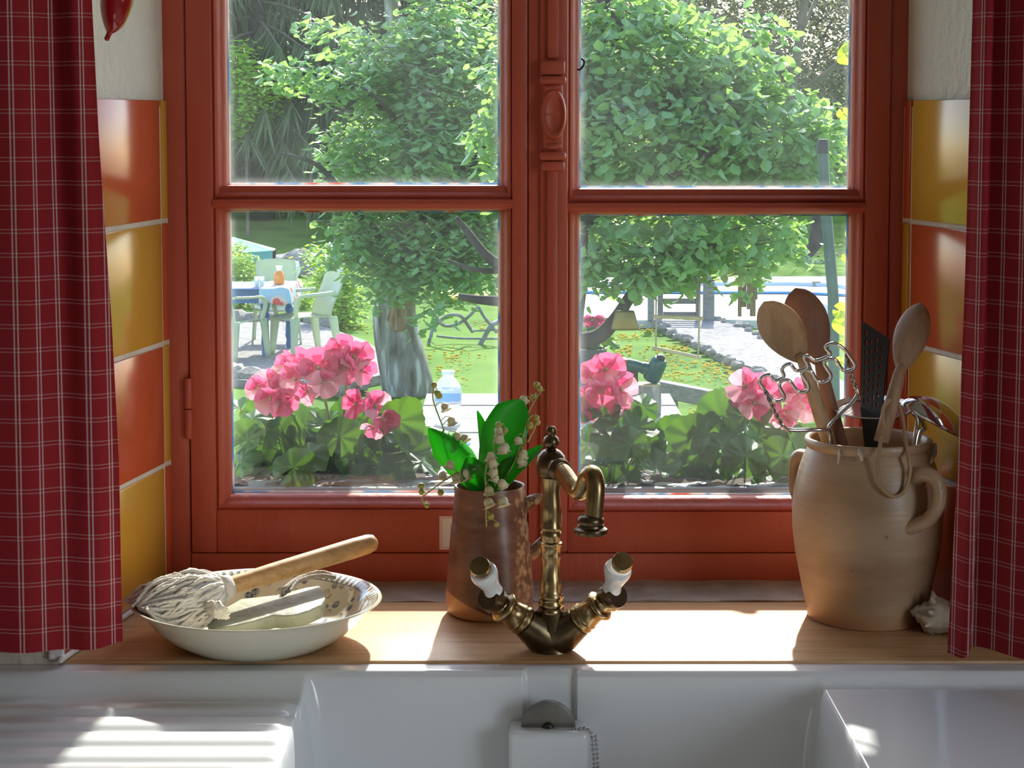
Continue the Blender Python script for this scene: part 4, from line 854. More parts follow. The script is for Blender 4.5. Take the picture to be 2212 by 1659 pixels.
# ---- slotted turner: real slots cut through the blade
mat('black_nylon', (0.014, 0.013, 0.015), rough=0.5, spec=0.25)
A_, B_, C_, D_ = P(1863, 694, cy_ + 0.005), P(1922, 733, cy_ - 0.03), P(1904, 905, cy_ - 0.035), P(1861, 880, cy_ - 0.002)
TU = thing('slotted_turner', P(1885, 985, cy_ - 0.02), 'black slotted nylon turner standing upright in the crock', 'turner')
def quad(u, v): return (A_ * (1 - u) + B_ * u) * (1 - v) + (D_ * (1 - u) + C_ * u) * v
tn = (B_ - A_).cross(D_ - A_).normalized(); tn = tn if tn.y < 0 else -tn
us = [0, 0.12, 0.20, 0.32, 0.40, 0.52, 0.60, 0.72, 0.80, 1.0]; vs_ = [0, 0.05] + [0.05 + 0.115 * k + e for k in range(8) for e in (0.025, 0.095)] + [1.0]
tm = MB(); gi = {}
def gv(i, j, f):
    k = (i, j, f)
    if k not in gi: gi[k] = len(tm.v); tm.v.append(tuple(quad(us[i], vs_[j]) + tn * (0.0009 if f else -0.0009)))
    return gi[k]
holes = set()
for i in (1, 3, 5, 7):
    for k in range(8):
        j = 2 + 2 * k
        jj = j + (0 if (i // 2) % 2 == 0 else 1)
        if jj < len(vs_) - 2: holes.add((i, jj))
cells = {(i, j) for i in range(len(us) - 1) for j in range(len(vs_) - 1)} - holes
for i, j in cells:
    tm.f.append((gv(i, j, 1), gv(i + 1, j, 1), gv(i + 1, j + 1, 1), gv(i, j + 1, 1))); tm.f.append((gv(i, j, 0), gv(i, j + 1, 0), gv(i + 1, j + 1, 0), gv(i + 1, j, 0)))
    for (di, dj), (a, b) in (((-1, 0), ((i, j), (i, j + 1))), ((1, 0), ((i + 1, j), (i + 1, j + 1))), ((0, -1), ((i, j), (i + 1, j))), ((0, 1), ((i, j + 1), (i + 1, j + 1)))):
        if (i + di, j + dj) not in cells: tm.f.append((gv(*a, 0), gv(*b, 0), gv(*b, 1), gv(*a, 1)))
tm.build('blade', MATS['black_nylon'], TU, smooth=30)
n0, n1 = quad(0.0, 1), quad(1, 1)
g0, g1 = P(1866, 935, cy_ - 0.012), P(1902, 940, cy_ - 0.028); e0, e1 = P(1874, 1010, cy_ - 0.012), P(1894, 1010, cy_ - 0.02)
nk = MB()
for q0, q1 in ((n0, n1), (g0, g1), (e0, e1)):
    for f in (-1, 1): nk.v += [tuple(q0 + tn * 0.0016 * f), tuple(q1 + tn * 0.0016 * f)]
for k in (0, 4):
    nk.f += [(k, k + 1, k + 5, k + 4), (k + 2, k + 6, k + 7, k + 3), (k, k + 4, k + 6, k + 2), (k + 1, k + 3, k + 7, k + 5)]
nk.f += [(0, 2, 3, 1), (8, 9, 11, 10)]
nk.build('neck', MATS['black_nylon'], TU, smooth=30)
# ---- potato masher of bent wire
mat('chrome', (0.72, 0.72, 0.73), rough=0.08, metal=1.0)
mat('chrome_dark', (0.40, 0.39, 0.38), rough=0.18, metal=1.0)
zig = [(130,1000),(95,940),(130,888),(195,875),(242,930),(335,893),(318,822),(350,780),(402,768),(458,830),(535,818),(578,782),(542,705),(582,685),(650,728),(722,714),(800,665),(750,602),(790,570),(850,565),(940,620),(1000,700),(1045,772),(1020,818),(930,830),(862,735),(800,715),(738,758),(802,868),(790,920),(722,950),(662,920),(612,842),(545,828),(518,868),(580,968),(570,1030),(500,1045),(448,1008),(392,935),(330,930),(293,980),(342,1088),(310,1130),(250,1135),(198,1090)]
def cp(x, y, dy): return P(1620 + x / 4.608, 620 + y / 4.608, cy_ + dy)
MA = thing('potato_masher', cp(800, 1500, -0.03), 'bright wire potato masher lying across the crock rim', 'masher')
mpl = lambda x, y: cp(x, y, -0.085 + 0.00005 * (y - 800) - 0.00001 * x)
MB().tube(spline([mpl(x, y) for x, y in zig], 4, closed=True), 0.0021, 10, closed=True).build('masher_grid', MATS['chrome'], MA, smooth=0)
def twist(pts, nm):
    sp_ = spline(pts, 12); n = len(sp_); mb = MB()
    for ph in (0, math.pi):
        q = []
        for i, p in enumerate(sp_):
            t = (sp_[min(i + 1, n - 1)] - sp_[max(i - 1, 0)]).normalized(); u = t.orthogonal().normalized() if False else (Vector((0, 1, 0)) - t * t.y).normalized(); w = t.cross(u)
            a = ph + i * 0.55
            q.append(p + (u * math.cos(a) + w * math.sin(a)) * 0.0012)
        mb.tube(q, 0.0013, 7)
    mb.build(nm, MATS['chrome_dark'], MA, smooth=0)
twist([mpl(150, 1020), cp(210, 1160, -0.085), cp(262, 1270, -0.082), cp(320, 1385, -0.079)], 'twisted_leg')
MB().tube(spline([cp(320, 1380, -0.079), cp(385, 1420, -0.076), cp(560, 1424, -0.07), cp(760, 1420, -0.062), cp(790, 1450, -0.055), cp(815, 1600, -0.04)], 5), 0.0023, 10).build('leg', MATS['chrome'], MA, smooth=0)
twist([mpl(960, 650), cp(985, 800, -0.07), cp(1020, 920, -0.06), cp(1060, 1010, -0.055)], 'twisted_leg')
MB().tube(spline([cp(1058, 1005, -0.055), cp(1068, 1075, -0.055), cp(1000, 1170, -0.055), cp(900, 1260, -0.056), cp(810, 1360, -0.058), cp(785, 1410, -0.056), cp(800, 1500, -0.045)], 5), 0.0023, 10).build('leg', MATS['chrome'], MA, smooth=0)
# ---- perforated skimmer
mat('skimmer_steel', (0.80, 0.80, 0.80), rough=0.22, metal=1.0)
kc = cp(1230, 1265, 0.005)
KS = thing('skimmer', cp(1400, 1560, 0.02), 'perforated steel skimmer lying flat behind the black turner', 'skimmer')
kn = Vector((-0.04, -0.13, 1)).normalized(); ku = Vector((1, 0, 0)) - kn * kn.x; ku.normalize(); kv = kn.cross(ku)
RK = 0.047; km = MB()
Mk = Matrix.Translation(kc) @ Matrix((ku, kv, kn)).transposed().to_4x4()
# plate made as a lattice of cells around round holes
cs = 0.0052; nh = int(RK / cs)
for i in range(-nh, nh + 1):
    for j in range(-nh, nh + 1):
        cx0, cy0 = (i + (0.5 if j % 2 else 0)) * cs, j * cs
        if math.hypot(cx0, cy0) > RK - 0.004: continue
        o_ = [Vector((cx0 + sx_ * cs / 2, cy0 + sy_ * cs / 2, 0)) for sx_, sy_ in ((1,0),(1,1),(0,1),(-1,1),(-1,0),(-1,-1),(0,-1),(1,-1))]
        i_ = [Vector((cx0 + 0.0016 * math.cos(k * math.pi / 4), cy0 + 0.0016 * math.sin(k * math.pi / 4), 0)) for k in range(8)]
        vv = [Mk @ (q + Vector((0, 0, 0.16 * (q.x ** 2 + q.y ** 2) / RK))) for q in o_ + i_]
        km.add(vv, [(k, (k + 1) % 8, 8 + (k + 1) % 8, 8 + k) for k in range(8)])
km.lathe([(RK - 0.007, 0.16 * (RK - 0.007) ** 2 / RK), (RK, 0.16 * RK), (RK + 0.0012, 0.16 * RK + 0.001), (RK, 0.16 * RK + 0.002), (RK - 0.007, 0.16 * (RK - 0.007) ** 2 / RK + 0.0006)], 48, Mk)
km.build('perforated_plate', MATS['skimmer_steel'], KS, smooth=40, fixn=False)
MB().tube(spline([kc + kv * -0.0 + ku * 0.046, kc + ku * 0.052 - kn * 0.01, kc + ku * 0.045 - Vector((0, 0, 0.06)), kc + ku * 0.03 - Vector((0, 0, 0.13))], 5), 0.0035, 8, flat=0.5).build('handle', MATS['chrome'], KS, smooth=0)
# ---- chrome ladle hooked over the right of the rim
lc = cp(1830, 1320, -0.03)
LD = thing('ladle', cp(1700, 1400, -0.03), 'shiny chrome ladle turned upside down beside the right curtain', 'ladle')
ln_ = (cp(1840, 1130, -0.03) - cp(1790, 1420, -0.055)).normalized(); lu = (cp(2110, 1500, -0.03) - cp(1500, 1165, -0.03)); ru = lu.length / 2; lu.normalize()
lcn = (cp(2110, 1500, -0.03) + cp(1500, 1165, -0.03)) / 2
lz = Vector((0.46, -0.06, 0.84)); lz = (lz - lu * lz.dot(lu)).normalized(); lv = lz.cross(lu)
Ml = Matrix.Translation(lcn) @ Matrix((lu * ru, lv * ru * 0.62, lz * ru * 0.62)).transposed().to_4x4()
pl_ = [(math.cos(a), math.sin(a)) for a in [k * math.pi / 2 / 10 for k in range(10)]] + [(0, 1)]
pli = [(0, 0.95)] + [(0.95 * math.cos(a), 0.95 * math.sin(a)) for a in [k * math.pi / 2 / 10 for k in range(9, -1, -1)]]
MB().lathe(pl_ + pli[0:0] , 40, Ml).build('ladle_bowl', MATS['chrome'], LD, smooth=0).modifiers.new('thickness', 'SOLIDIFY').thickness = 0.0012
MATS['ladle_chrome'] = MATS['chrome']
MB().tube(spline([lcn + lz * 0.004 - lu * 0.02 + Vector((0, 0.012, 0)), cp(1745, 1400, -0.004), cp(1700, 1440, -0.004), cp(1660, 1600, -0.006), cp(1600, 1900, -0.008)], 6), 0.0038, 10, flat=0.6).build('handle', MATS['chrome'], LD, smooth=0)

# ================================================================== seashell by the curtain
mat('shell', [(0.46, 0.37, 0.28), (0.58, 0.49, 0.38), (0.36, 0.26, 0.19)], rough=0.5, scale=18, bump=0.3, bscale=60)
shp = PZ(2022, 1380, SILL); SH = thing('seashell', shp, 'knobbly grey-brown seashell on the sill by the right curtain', 'shell')
sm_ = MB(); cx = shp + Vector((0.004, 0.024, 0.0205))
Ms = Matrix.Translation(cx) @ frame_from(Vector((1, -0.25, -0.20)), (0, 0, 1)) @ Matrix.Scale(0.78, 4)
prs = [(0, -0.034), (0.004, -0.033), (0.009, -0.028), (0.008, -0.026), (0.016, -0.020), (0.015, -0.017), (0.026, -0.008), (0.0265, 0.0), (0.024, 0.012), (0.018, 0.028), (0.012, 0.044), (0.006, 0.060), (0.003, 0.068), (0, 0.069)]
seg_ = 40; body = MB().lathe(prs, seg_)
body.v = [tuple(Ms @ Vector((x * (1 + 0.06 * math.sin(6 * math.atan2(y, x)) * (1 if z < 0.02 else 0.3)), y * (1 + 0.06 * math.sin(6 * math.atan2(y, x)) * (1 if z < 0.02 else 0.3)), z + 0.004 * math.atan2(y, x) / math.pi))) for x, y, z in body.v]
body.build('whorl', MATS['shell'], SH, smooth=0)
for k in range(9):
    a = k * 2 * math.pi / 9
    p0_ = Ms @ Vector((0.024 * math.cos(a), 0.024 * math.sin(a), -0.007)); p1_ = Ms @ Vector((0.034 * math.cos(a), 0.034 * math.sin(a), -0.011))
    if p1_.z < SILL + 0.002: continue
    MB().tube([p0_, p1_], [0.005, 0.0008], 8).build('spine', MATS['shell'], SH, smooth=0)
MB().grid(lambda u, v: Ms @ Vector(((0.020 + 0.014 * math.sin(math.pi * v)) * math.cos(-1.9 + u * 1.2), (0.020 + 0.014 * math.sin(math.pi * v)) * math.sin(-1.9 + u * 1.2), -0.008 + 0.07 * v)), 8, 10).build('lip', MATS['shell'], SH, smooth=0).modifiers.new('thickness', 'SOLIDIFY').thickness = 0.0015
# dark glass marble-like pebble behind the shell
mat('dark_glass', (0.02, 0.025, 0.05), rough=0.08, coat=0.6)
pb = PZ(1992, 1352, SILL)
PBO = MB().sphere(pb + Vector((0, 0.03, 0.014)), 0.016, 20, 12, (1.1, 0.9, 0.86)).build('glass_pebble', MATS['dark_glass'], smooth=0)
tag(PBO, 'dark shiny pebble between the crock and the seashell', 'pebble')
# ================================================================== window box geraniums just outside the glass
mat('petal', [(0.78, 0.09, 0.26), (0.82, 0.17, 0.34), (0.86, 0.34, 0.46)], rough=0.6, scale=35, lo=0.3, hi=0.75, trans=0.45, spec=0.2)
mat('petal_blotch', [(0.62, 0.02, 0.14), (0.78, 0.07, 0.22)], rough=0.6, scale=60, trans=0.4, spec=0.2)
mat('petal_pale', [(0.84, 0.26, 0.40), (0.88, 0.46, 0.56), (0.88, 0.66, 0.70)], rough=0.6, scale=30, trans=0.45, spec=0.2)
mat('geranium_leaf', [(0.035, 0.11, 0.035), (0.055, 0.16, 0.045), (0.085, 0.23, 0.06)], rough=0.38, scale=30, trans=0.20, tcol=(0.22, 0.50, 0.03), bump=0.25, bscale=60, spec=0.35)
mat('geranium_stem', (0.20, 0.32, 0.09), rough=0.5)
mat('calyx', (0.30, 0.42, 0.12), rough=0.5)
mat('box_plastic', [(0.10, 0.13, 0.15), (0.14, 0.18, 0.20)], rough=0.4, scale=10)
mat('soil', [(0.05, 0.035, 0.025), (0.09, 0.06, 0.045)], rough=0.95, scale=40, bump=0.6)
def leaf_mesh(seed):
    """round scalloped, pleated geranium leaf with a notch at the stalk, radius 1, facing +z"""
    r_ = random.Random(seed); mb = MB(); na, nr = 56, 6; cup = r_.uniform(-0.45, 0.5); wave = r_.uniform(0, 6)
    mb.v.append((0, 0, 0))
    for i in range(1, nr + 1):
        rr = i / nr
        for k in range(na):
            a = -math.pi + 0.22 + (2 * math.pi - 0.44) * k / (na - 1)
            sc_ = 1 + (0.05 * abs(math.sin(a * 10.5)) + 0.06 * math.cos(a * 3.5)) * rr ** 3
            rad_ = rr * sc_ * (1 - 0.10 * (abs(a) / math.pi) ** 2)
            z = cup * rr * rr + 0.10 * math.cos(a * 7) * rr ** 1.3 + 0.20 * math.sin(a * 2 + wave) * rr * rr
            mb.v.append((rad_ * math.cos(a), rad_ * math.sin(a), z))
    for k in range(na - 1): mb.f.append((0, 1 + k, 2 + k))
    for i in range(nr - 1):
        for k in range(na - 1):
            p = 1 + i * na + k; mb.f.append((p, p + na, p + na + 1, p + 1))
    o = mb.build('tmp', MATS['geranium_leaf'], None, smooth=0); me = o.data; bpy.data.objects.remove(o); return me
LEAVES = [leaf_mesh(k) for k in range(7)]
def petal_mesh(seed, m):
    r_ = random.Random(seed); mb = MB(); nu_, nv_ = 8, 8; w1 = r_.uniform(0, 6)
    for i in range(nu_ + 1):
        t = i / nu_
        for j in range(nv_ + 1):
            s_ = -1 + 2 * j / nv_
            w = 0.10 + 0.40 * math.sin(min(1.0, t * 0.62 + 0.02) * math.pi) ** 0.8
            mb.v.append((s_ * w, t * (1 - 0.10 * s_ * s_ * t), 0.25 * t * t - 0.10 * s_ * s_ * t + 0.07 * t * math.sin(s_ * 5 + w1)))
    w = nv_ + 1
    for i in range(nu_):
        for j in range(nv_): mb.f.append((i * w + j, i * w + j + 1, (i + 1) * w + j + 1, (i + 1) * w + j))
    o = mb.build('tmp', m, None, smooth=0); me = o.data; me.materials.append(MATS['petal_blotch'])
    for p in me.polygons:
        c = p.center
        if m.name == 'petal' and seed % 2 == 0 and 0.22 < c.y < 0.62 and abs(c.x) < 0.24: p.material_index = 1
    bpy.data.objects.remove(o); return me
PET = [petal_mesh(k, MATS['petal']) for k in range(4)] + [petal_mesh(9, MATS['petal_pale']), petal_mesh(11, MATS['petal_pale'])]
o = MB().sphere((0, 0, 0), 1.0, 8, 6).build('tmp', MATS['calyx'], None, smooth=0); CALYX = o.data; bpy.data.objects.remove(o)
rg = random.Random(21)
def rot_to(n, roll):
    return frame_from(n, (0.1, 0.2, 1)) @ Matrix.Rotation(roll, 4, 'Z')
def geranium(label, base, leaves, heads, stems):
    G = thing('geranium', base, label, 'geranium', 'pink geraniums in the window box')
    for x, y, dy, rpx, n in leaves:
        Y = GY + dy; p = P(x, y, Y); r = rpx * (Y - CAM.y) / F
        r *= 1.0; M = Matrix.Translation(p) @ rot_to(n, rg.uniform(-0.7, 0.7) + math.pi / 2) @ Matrix.Diagonal((r, r, r, 1))
        inst(rg.choice(LEAVES), 'leaf', G, M)
        q = base + Vector(((p.x - base.x) * 0.25, 0.01, 0.0))
        MB().tube(spline([q, (p + q) / 2 + Vector((0, 0.01, 0.012)), p], 3), 0.0013, 5).build('leaf_stalk', MATS['geranium_stem'], G, smooth=0)
    for head in heads:
        (hx_, hy_), fl = head
        hp_ = P(hx_, hy_, GY + 0.02)
        MB().tube(spline([base + Vector((0, 0.01, 0)), (base + hp_) / 2 + Vector((0.005, 0, 0.01)), hp_], 4), 0.0022, 7).build('flower_stem', MATS['geranium_stem'], G, smooth=0)
        for x, y, dy, rpx in fl:
            Y = GY + dy; p = P(x, y, Y); r = rpx * 1.12 * (Y - CAM.y) / F
            n = Vector(((x - hx_) / 70.0 + rg.uniform(-0.25, 0.25), -0.9 + rg.uniform(-0.2, 0.3), (hy_ - y) / 70.0 + rg.uniform(-0.2, 0.35)))
            Mf = Matrix.Translation(p) @ rot_to(n, rg.uniform(-0.4, 0.4))
            fo = inst(CALYX, 'floret', G, Mf @ Matrix.Diagonal((r * 0.12, r * 0.12, r * 0.2, 1)))
            MB().tube([hp_, p], 0.0008, 5).build('pedicel', MATS['geranium_stem'], G, smooth=0)
            for k in range(5):
                a = k * 2 * math.pi / 5 + rg.uniform(-0.2, 0.2)
                me = PET[rg.choice([0, 2, 0, 2, 4])] if k in (0, 1, 4) else PET[rg.choice([1, 3, 4, 5])]
                sc_ = r * rg.uniform(0.95, 1.15)
                inst(me, 'petal', fo, Mf @ Matrix.Rotation(a, 4, 'Z') @ Matrix.Rotation(rg.uniform(0.0, 0.45), 4, 'X') @ Matrix.Diagonal((sc_, sc_, sc_, 1)))
    return G
GY = 0.20
TZ = 1.035
def scatter_leaves(x0, x1, y0, y1, n, rpx, d0=-0.03, d1=0.10):
    out = []
    for i in range(n):
        x = x0 + (x1 - x0) * ((i + 0.5) / n) + rg.uniform(-25, 25); y = rg.uniform(y0, y1)
        out.append((x, y, rg.uniform(d0, d1), rpx * rg.uniform(0.75, 1.15), (rg.uniform(-0.6, 0.6), rg.uniform(-1.0, -0.45), rg.uniform(0.1, 0.8))))
    return out
U = lambda a=0, b=-0.8, c=0.6: (a, b, c)
L1 = [(545, 905, 0.0, 42, U(-0.5, -0.5, 0.8)), (535, 950, -0.02, 45, U(-0.4)), (600, 945, 0.03, 62, U(0, -0.9, 0.3)), (655, 930, 0.06, 55, U(0.2, -0.7, 0.6)), (665, 985, -0.03, 45, U(-0.1, -0.6, 0.9)), (632, 1010, -0.05, 52, U(-0.1, -0.75, 0.6)), (735, 945, 0.0, 50, U(0.1, -0.9, 0.4)), (700, 915, 0.03, 38, U(-0.3, -0.3, 0.9)), (765, 985, 0.02, 45, U(0.4, -0.8, 0.4)), (862, 910, 0.0, 55, U(0.35, -0.95, 0.1)), (820, 940, 0.05, 48, U(0.2)), (880, 975, -0.02, 50, U(0.6, -0.4, 0.8)), (910, 1000, -0.04, 40, U(0.4, -0.3, 0.9)), (850, 1020, 0.0, 42, U(0.3)), (560, 1020, 0.02, 48, U(-0.4)), (520, 1000, 0.0, 40, U(-0.6, -0.5, 0.5)), (710, 1020, 0.04, 48, U()), (775, 1035, 0.0, 40, U(0.1)), (630, 1055, -0.03, 30, U(0, -1, 0.2)), (920, 1035, 0.03, 34, U(0.3)), (600, 985, 0.06, 50, U()), (690, 965, 0.07, 52, U(0.1)), (800, 985, 0.07, 50, U()), (515, 880, 0.05, 30, U(-0.3, -0.3, 0.8)), (545, 1050, 0.0, 34, U()), (870, 1050, -0.02, 36, U(0.3))]
F1 = [((590, 850), [(585, 860, -0.02, 33), (560, 838, 0, 28), (602, 838, 0.01, 30), (610, 868, -0.02, 30), (580, 822, 0.02, 26)]),
      ((690, 815), [(650, 790, 0, 33), (640, 818, -0.02, 34), (688, 795, -0.02, 36), (700, 825, -0.03, 32), (665, 845, -0.02, 28), (735, 800, 0.0, 32), (620, 790, 0.03, 28)]),
      ((750, 775), [(740, 758, 0, 34), (765, 772, -0.01, 34), (780, 800, 0.0, 30), (745, 795, -0.02, 32), (725, 770, 0.02, 28)]),
      ((800, 890), [(770, 872, -0.01, 30), (810, 878, 0.0, 34), (828, 905, -0.02, 30), (805, 925, 0.0, 22)])]
scr = lambda x: P(x, 1000, GY + 0.05).x
geranium('pink geranium with four flower heads behind the left pane', Vector((scr(720), GY + 0.05, TZ - 0.01)), L1 + scatter_leaves(520, 930, 900, 1060, 40, 44, 0.02, 0.14), F1, None)
L2 = [(1295, 900, 0.0, 48, U(-0.1)), (1335, 905, 0.03, 48, U(0.1, -0.9, 0.3)), (1372, 920, 0.01, 44, U(0.5, -0.6, 0.6)), (1318, 945, -0.03, 46, U(0, -0.7, 0.7)), (1272, 960, 0.0, 46, U(-0.4)), (1362, 962, -0.04, 46, U(0.2, -0.8, 0.5)), (1400, 975, 0.0, 40, U(0.4)), (1300, 1000, 0.02, 46, U()), (1345, 1040, -0.02, 38, U()), (1418, 1010, -0.03, 48, U(0.2, -0.5, 0.9)), (1265, 1010, 0.04, 44, U()), (1440, 950, 0.05, 46, U(0.2, -0.95, 0.2)), (1315, 1050, -0.04, 42, U(-0.2, -0.5, 0.9)), (1390, 880, 0.06, 36, U(0.3))]
F2 = [((1305, 830), [(1310, 798, 0.0, 36), (1280, 815, 0.01, 30), (1340, 840, -0.01, 36), (1300, 845, -0.02, 34), (1265, 850, 0.0, 32), (1330, 870, 0.0, 30), (1280, 880, 0.01, 28), (1258, 885, 0.0, 26)])]
geranium('pink geranium in the window box beside the tap spout', Vector((scr(1330), GY + 0.05, TZ - 0.01)), L2 + scatter_leaves(1260, 1440, 930, 1060, 20, 44, 0.02, 0.14), F2, None)
L3 = [(1495, 945, 0.0, 50, U(-0.4, -0.8, 0.4)), (1560, 900, 0.03, 56, U(0, -0.85, 0.4)), (1610, 900, 0.0, 50, U(0.2)), (1560, 965, -0.03, 54, U(-0.2, -0.7, 0.7)), (1610, 985, -0.04, 50, U(0.1, -0.9, 0.4)), (1655, 1010, -0.02, 46, U(0.2)), (1520, 1010, 0.02, 48, U(-0.2)), (1580, 1040, -0.02, 44, U()), (1640, 945, 0.02, 46, U(0.5, -0.6, 0.6)), (1690, 985, -0.02, 44, U(0.5, -0.8, 0.3)), (1700, 930, 0.03, 50, U(0.3)), (1740, 960, 0.03, 44, U(0.3)), (1660, 1055, -0.04, 40, U(0.1, -0.5, 0.8)), (1540, 1060, -0.03, 36, U()), (1700, 1050, 0.0, 40, U()), (1500, 985, 0.05, 46, U(-0.3)), (1580, 860, 0.06, 34, U(0, -0.4, 0.8)), (1725, 1010, 0.04, 40, U(0.2)), (1600, 940, 0.07, 46, U()), (1485, 1045, 0.0, 38, U(-0.2))]
F3 = [((1640, 855), [(1610, 835, -0.01, 36), (1640, 845, 0.0, 36), (1630, 870, -0.02, 32), (1655, 880, 0.0, 28), (1600, 858, 0.01, 26)]),
      ((1715, 870), [(1690, 850, 0.02, 28), (1720, 850, 0.02, 30), (1735, 880, 0.02, 28), (1700, 890, 0.0, 26), (1690, 905, 0.0, 22)])]
geranium('pink geranium behind the right pane, partly hidden by the crock', Vector((scr(1620), GY + 0.05, TZ - 0.01)), L3 + scatter_leaves(1480, 1740, 930, 1060, 30, 44, 0.02, 0.14), F3, None)
# the trough they grow in
tx0, tx1 = -0.385, 0.40
TR = thing('window_box', ((tx0 + tx1) / 2, 0.235, 0.895), 'long dark plastic window box under the geraniums', 'planter')
tr_ = MB(); 
def sect(x): return [(x, 0.155, 0.8955), (x, 0.135, 1.040), (x, 0.129, 1.040), (x, 0.129, 1.046), (x, 0.345, 1.046), (x, 0.345, 1.040), (x, 0.335, 1.040), (x, 0.315, 0.8955)]
tr_.prism(sect(tx0), (tx1 - tx0, 0, 0))
ob = tr_.build('trough', MATS['box_plastic'], TR, bevel=0.002)
sl = MB().grid(lambda u, v: (tx0 + 0.006 + (tx1 - tx0 - 0.012) * u, 0.140 + 0.194 * v, 1.0465 + 0.006 * mnoise.noise((u * 30, v * 8, 0))), 60, 10).build('soil', MATS['soil'], TR, smooth=0)
# ================================================================== garden: ground
rq = random.Random(5)
mat('lawn', [(0.10, 0.26, 0.018), (0.17, 0.38, 0.028), (0.24, 0.46, 0.045)], rough=0.9, scale=1.2, detail=8, bump=0.6, bscale=40, spec=0.1)
mat('bank_grass', [(0.07, 0.16, 0.03), (0.12, 0.24, 0.05)], rough=0.95, scale=0.8, detail=8, bump=0.6, bscale=20, spec=0.1)
mat('gravel', [(0.20, 0.19, 0.18), (0.32, 0.30, 0.29), (0.42, 0.40, 0.38)], rough=0.95, scale=14, detail=6, bump=0.8, bscale=30)
mat('paving', [(0.66, 0.64, 0.60), (0.76, 0.74, 0.70)], rough=0.8, scale=2, detail=5)
mat('rock', [(0.24, 0.21, 0.18), (0.38, 0.34, 0.30), (0.52, 0.48, 0.43)], rough=0.9, scale=6, detail=6, bump=0.6, bscale=14)
def bankz(x, y):
    return GROUND + 3.6 * sstep(34, 62, y + 0.35 * max(0, -x)) + 0.05 * mnoise.noise((x * 0.4, y * 0.4, 0))
gm = MB().grid(lambda u, v: (lambda x, y: (x, y, bankz(x, y)))(-26 + 52 * u, 0.5 + 74.5 * v * v if v else 0.5), 70, 90)
tag(gm.build('lawn', MATS['lawn'], smooth=0), kind='structure')
def flat(name, pix, m, h=0.02, thick=0.03, sub=None):
    pts = [PZ(x, y, GROUND + h) for x, y in pix]
    o = MB().prism([p - Vector((0, 0, thick)) for p in pts], (0, 0, thick)).build(name, m, sub)
    return tag(o, kind='structure') if sub is None else o
gravel_l = flat('gravel_terrace', [(250, 690), (560, 680), (700, 705), (790, 735), (845, 775), (850, 805), (700, 835), (450, 815), (250, 800)], MATS['gravel'], 0.09, 0.1)
path = flat('gravel_path', [(1418, 690), (1545, 688), (1600, 706), (1700, 755), (1800, 810), (1900, 870), (1800, 880), (1690, 815), (1600, 785), (1500, 742), (1440, 710)], MATS['gravel'], 0.085, 0.1)
deck = flat('pool_paving', [(1150, 600), (1960, 596), (1960, 690), (1700, 694), (1560, 690), (1150, 694)], MATS['paving'], 0.09, 0.1)
# stones edging the path and the terrace
def rock_mesh(seed):
    r_ = random.Random(seed); mb = MB().sphere((0, 0, 0), 1.0, 9, 6)
    mb.v = [tuple(Vector(v) * (0.82 + 0.34 * mnoise.noise(Vector(v) * 1.3 + Vector((seed * 3.1, 0, 0))))) for v in mb.v]
    o = mb.build('tmp', MATS['rock'], None, smooth=35); me = o.data; bpy.data.objects.remove(o); return me
ROCKS = [rock_mesh(k) for k in range(6)]
def stones(pts, n, label, group, s0, s1):
    poly = spline([PZ(x, y, GROUND + 0.09) for x, y in pts], 8)
    for i in range(n):
        p = poly[int((i + 0.5) / n * (len(poly) - 1))] + Vector((rq.uniform(-0.06, 0.06), rq.uniform(-0.1, 0.1), 0))
        s = rq.uniform(s0, s1)
        o = inst(rq.choice(ROCKS), 'edging_stone', None, Matrix.Translation(p) @ Matrix.Rotation(rq.uniform(0, 6.3), 4, 'Z') @ Matrix.Diagonal((s * 1.3, s, s * 0.75, 1)))
        tag(o, label, 'stone', group)
stones([(1418, 695), (1460, 722), (1520, 752), (1600, 788), (1680, 818)], 24, 'grey stone edging the lawn side of the gravel path', 'stones on the lawn side of the path', 0.04, 0.085)
stones([(1552, 690), (1600, 704), (1660, 732)], 9, 'grey stone edging the far side of the gravel path', 'stones on the far side of the path', 0.04, 0.08)
stones([(495, 806), (540, 815), (620, 826), (720, 832), (800, 822)], 15, 'pale stone at the near edge of the gravel terrace', 'stones at the near edge of the terrace', 0.10, 0.2)
stones([(500, 690), (570, 688), (660, 694), (720, 706)], 9, 'brown stone along the back of the gravel terrace', 'stones at the back of the terrace', 0.10, 0.2)
# dandelions
mat('dandelion', [(0.85, 0.55, 0.01), (0.92, 0.68, 0.03)], rough=0.8, scale=10, trans=0.2)
dd = MB()
def dandelions(cx, cy, sx, sy, n):
    for i in range(int(n * 1.8)):
        p = PZ(rq.gauss(cx, sx), rq.gauss(cy, sy), GROUND + 0.06)
        dd.sphere(p - Vector((0, 0, 0.025)), rq.uniform(0.012, 0.024), 6, 4, (1, 1, 0.6))
for a in ((1350, 722, 22, 6, 22), (1445, 748, 20, 5, 32), (1395, 708, 18, 5, 10), (1350, 752, 20, 6, 10), (1560, 788, 30, 8, 26), (1580, 805, 25, 6, 18), (1470, 800, 40, 12, 22), (1500, 785, 60, 14, 26), (1640, 830, 40, 14, 16), (1400, 770, 40, 10, 14), (1500, 885, 20, 12, 8), (990, 765, 30, 10, 16), (760, 700, 30, 10, 8), (1050, 700, 20, 6, 8), (980, 800, 30, 10, 10)): dandelions(*a)
tag(dd.build('dandelions', MATS['dandelion'], smooth=0, fixn=False), 'yellow dandelions scattered over the lawn', 'dandelions', None, 'stuff')

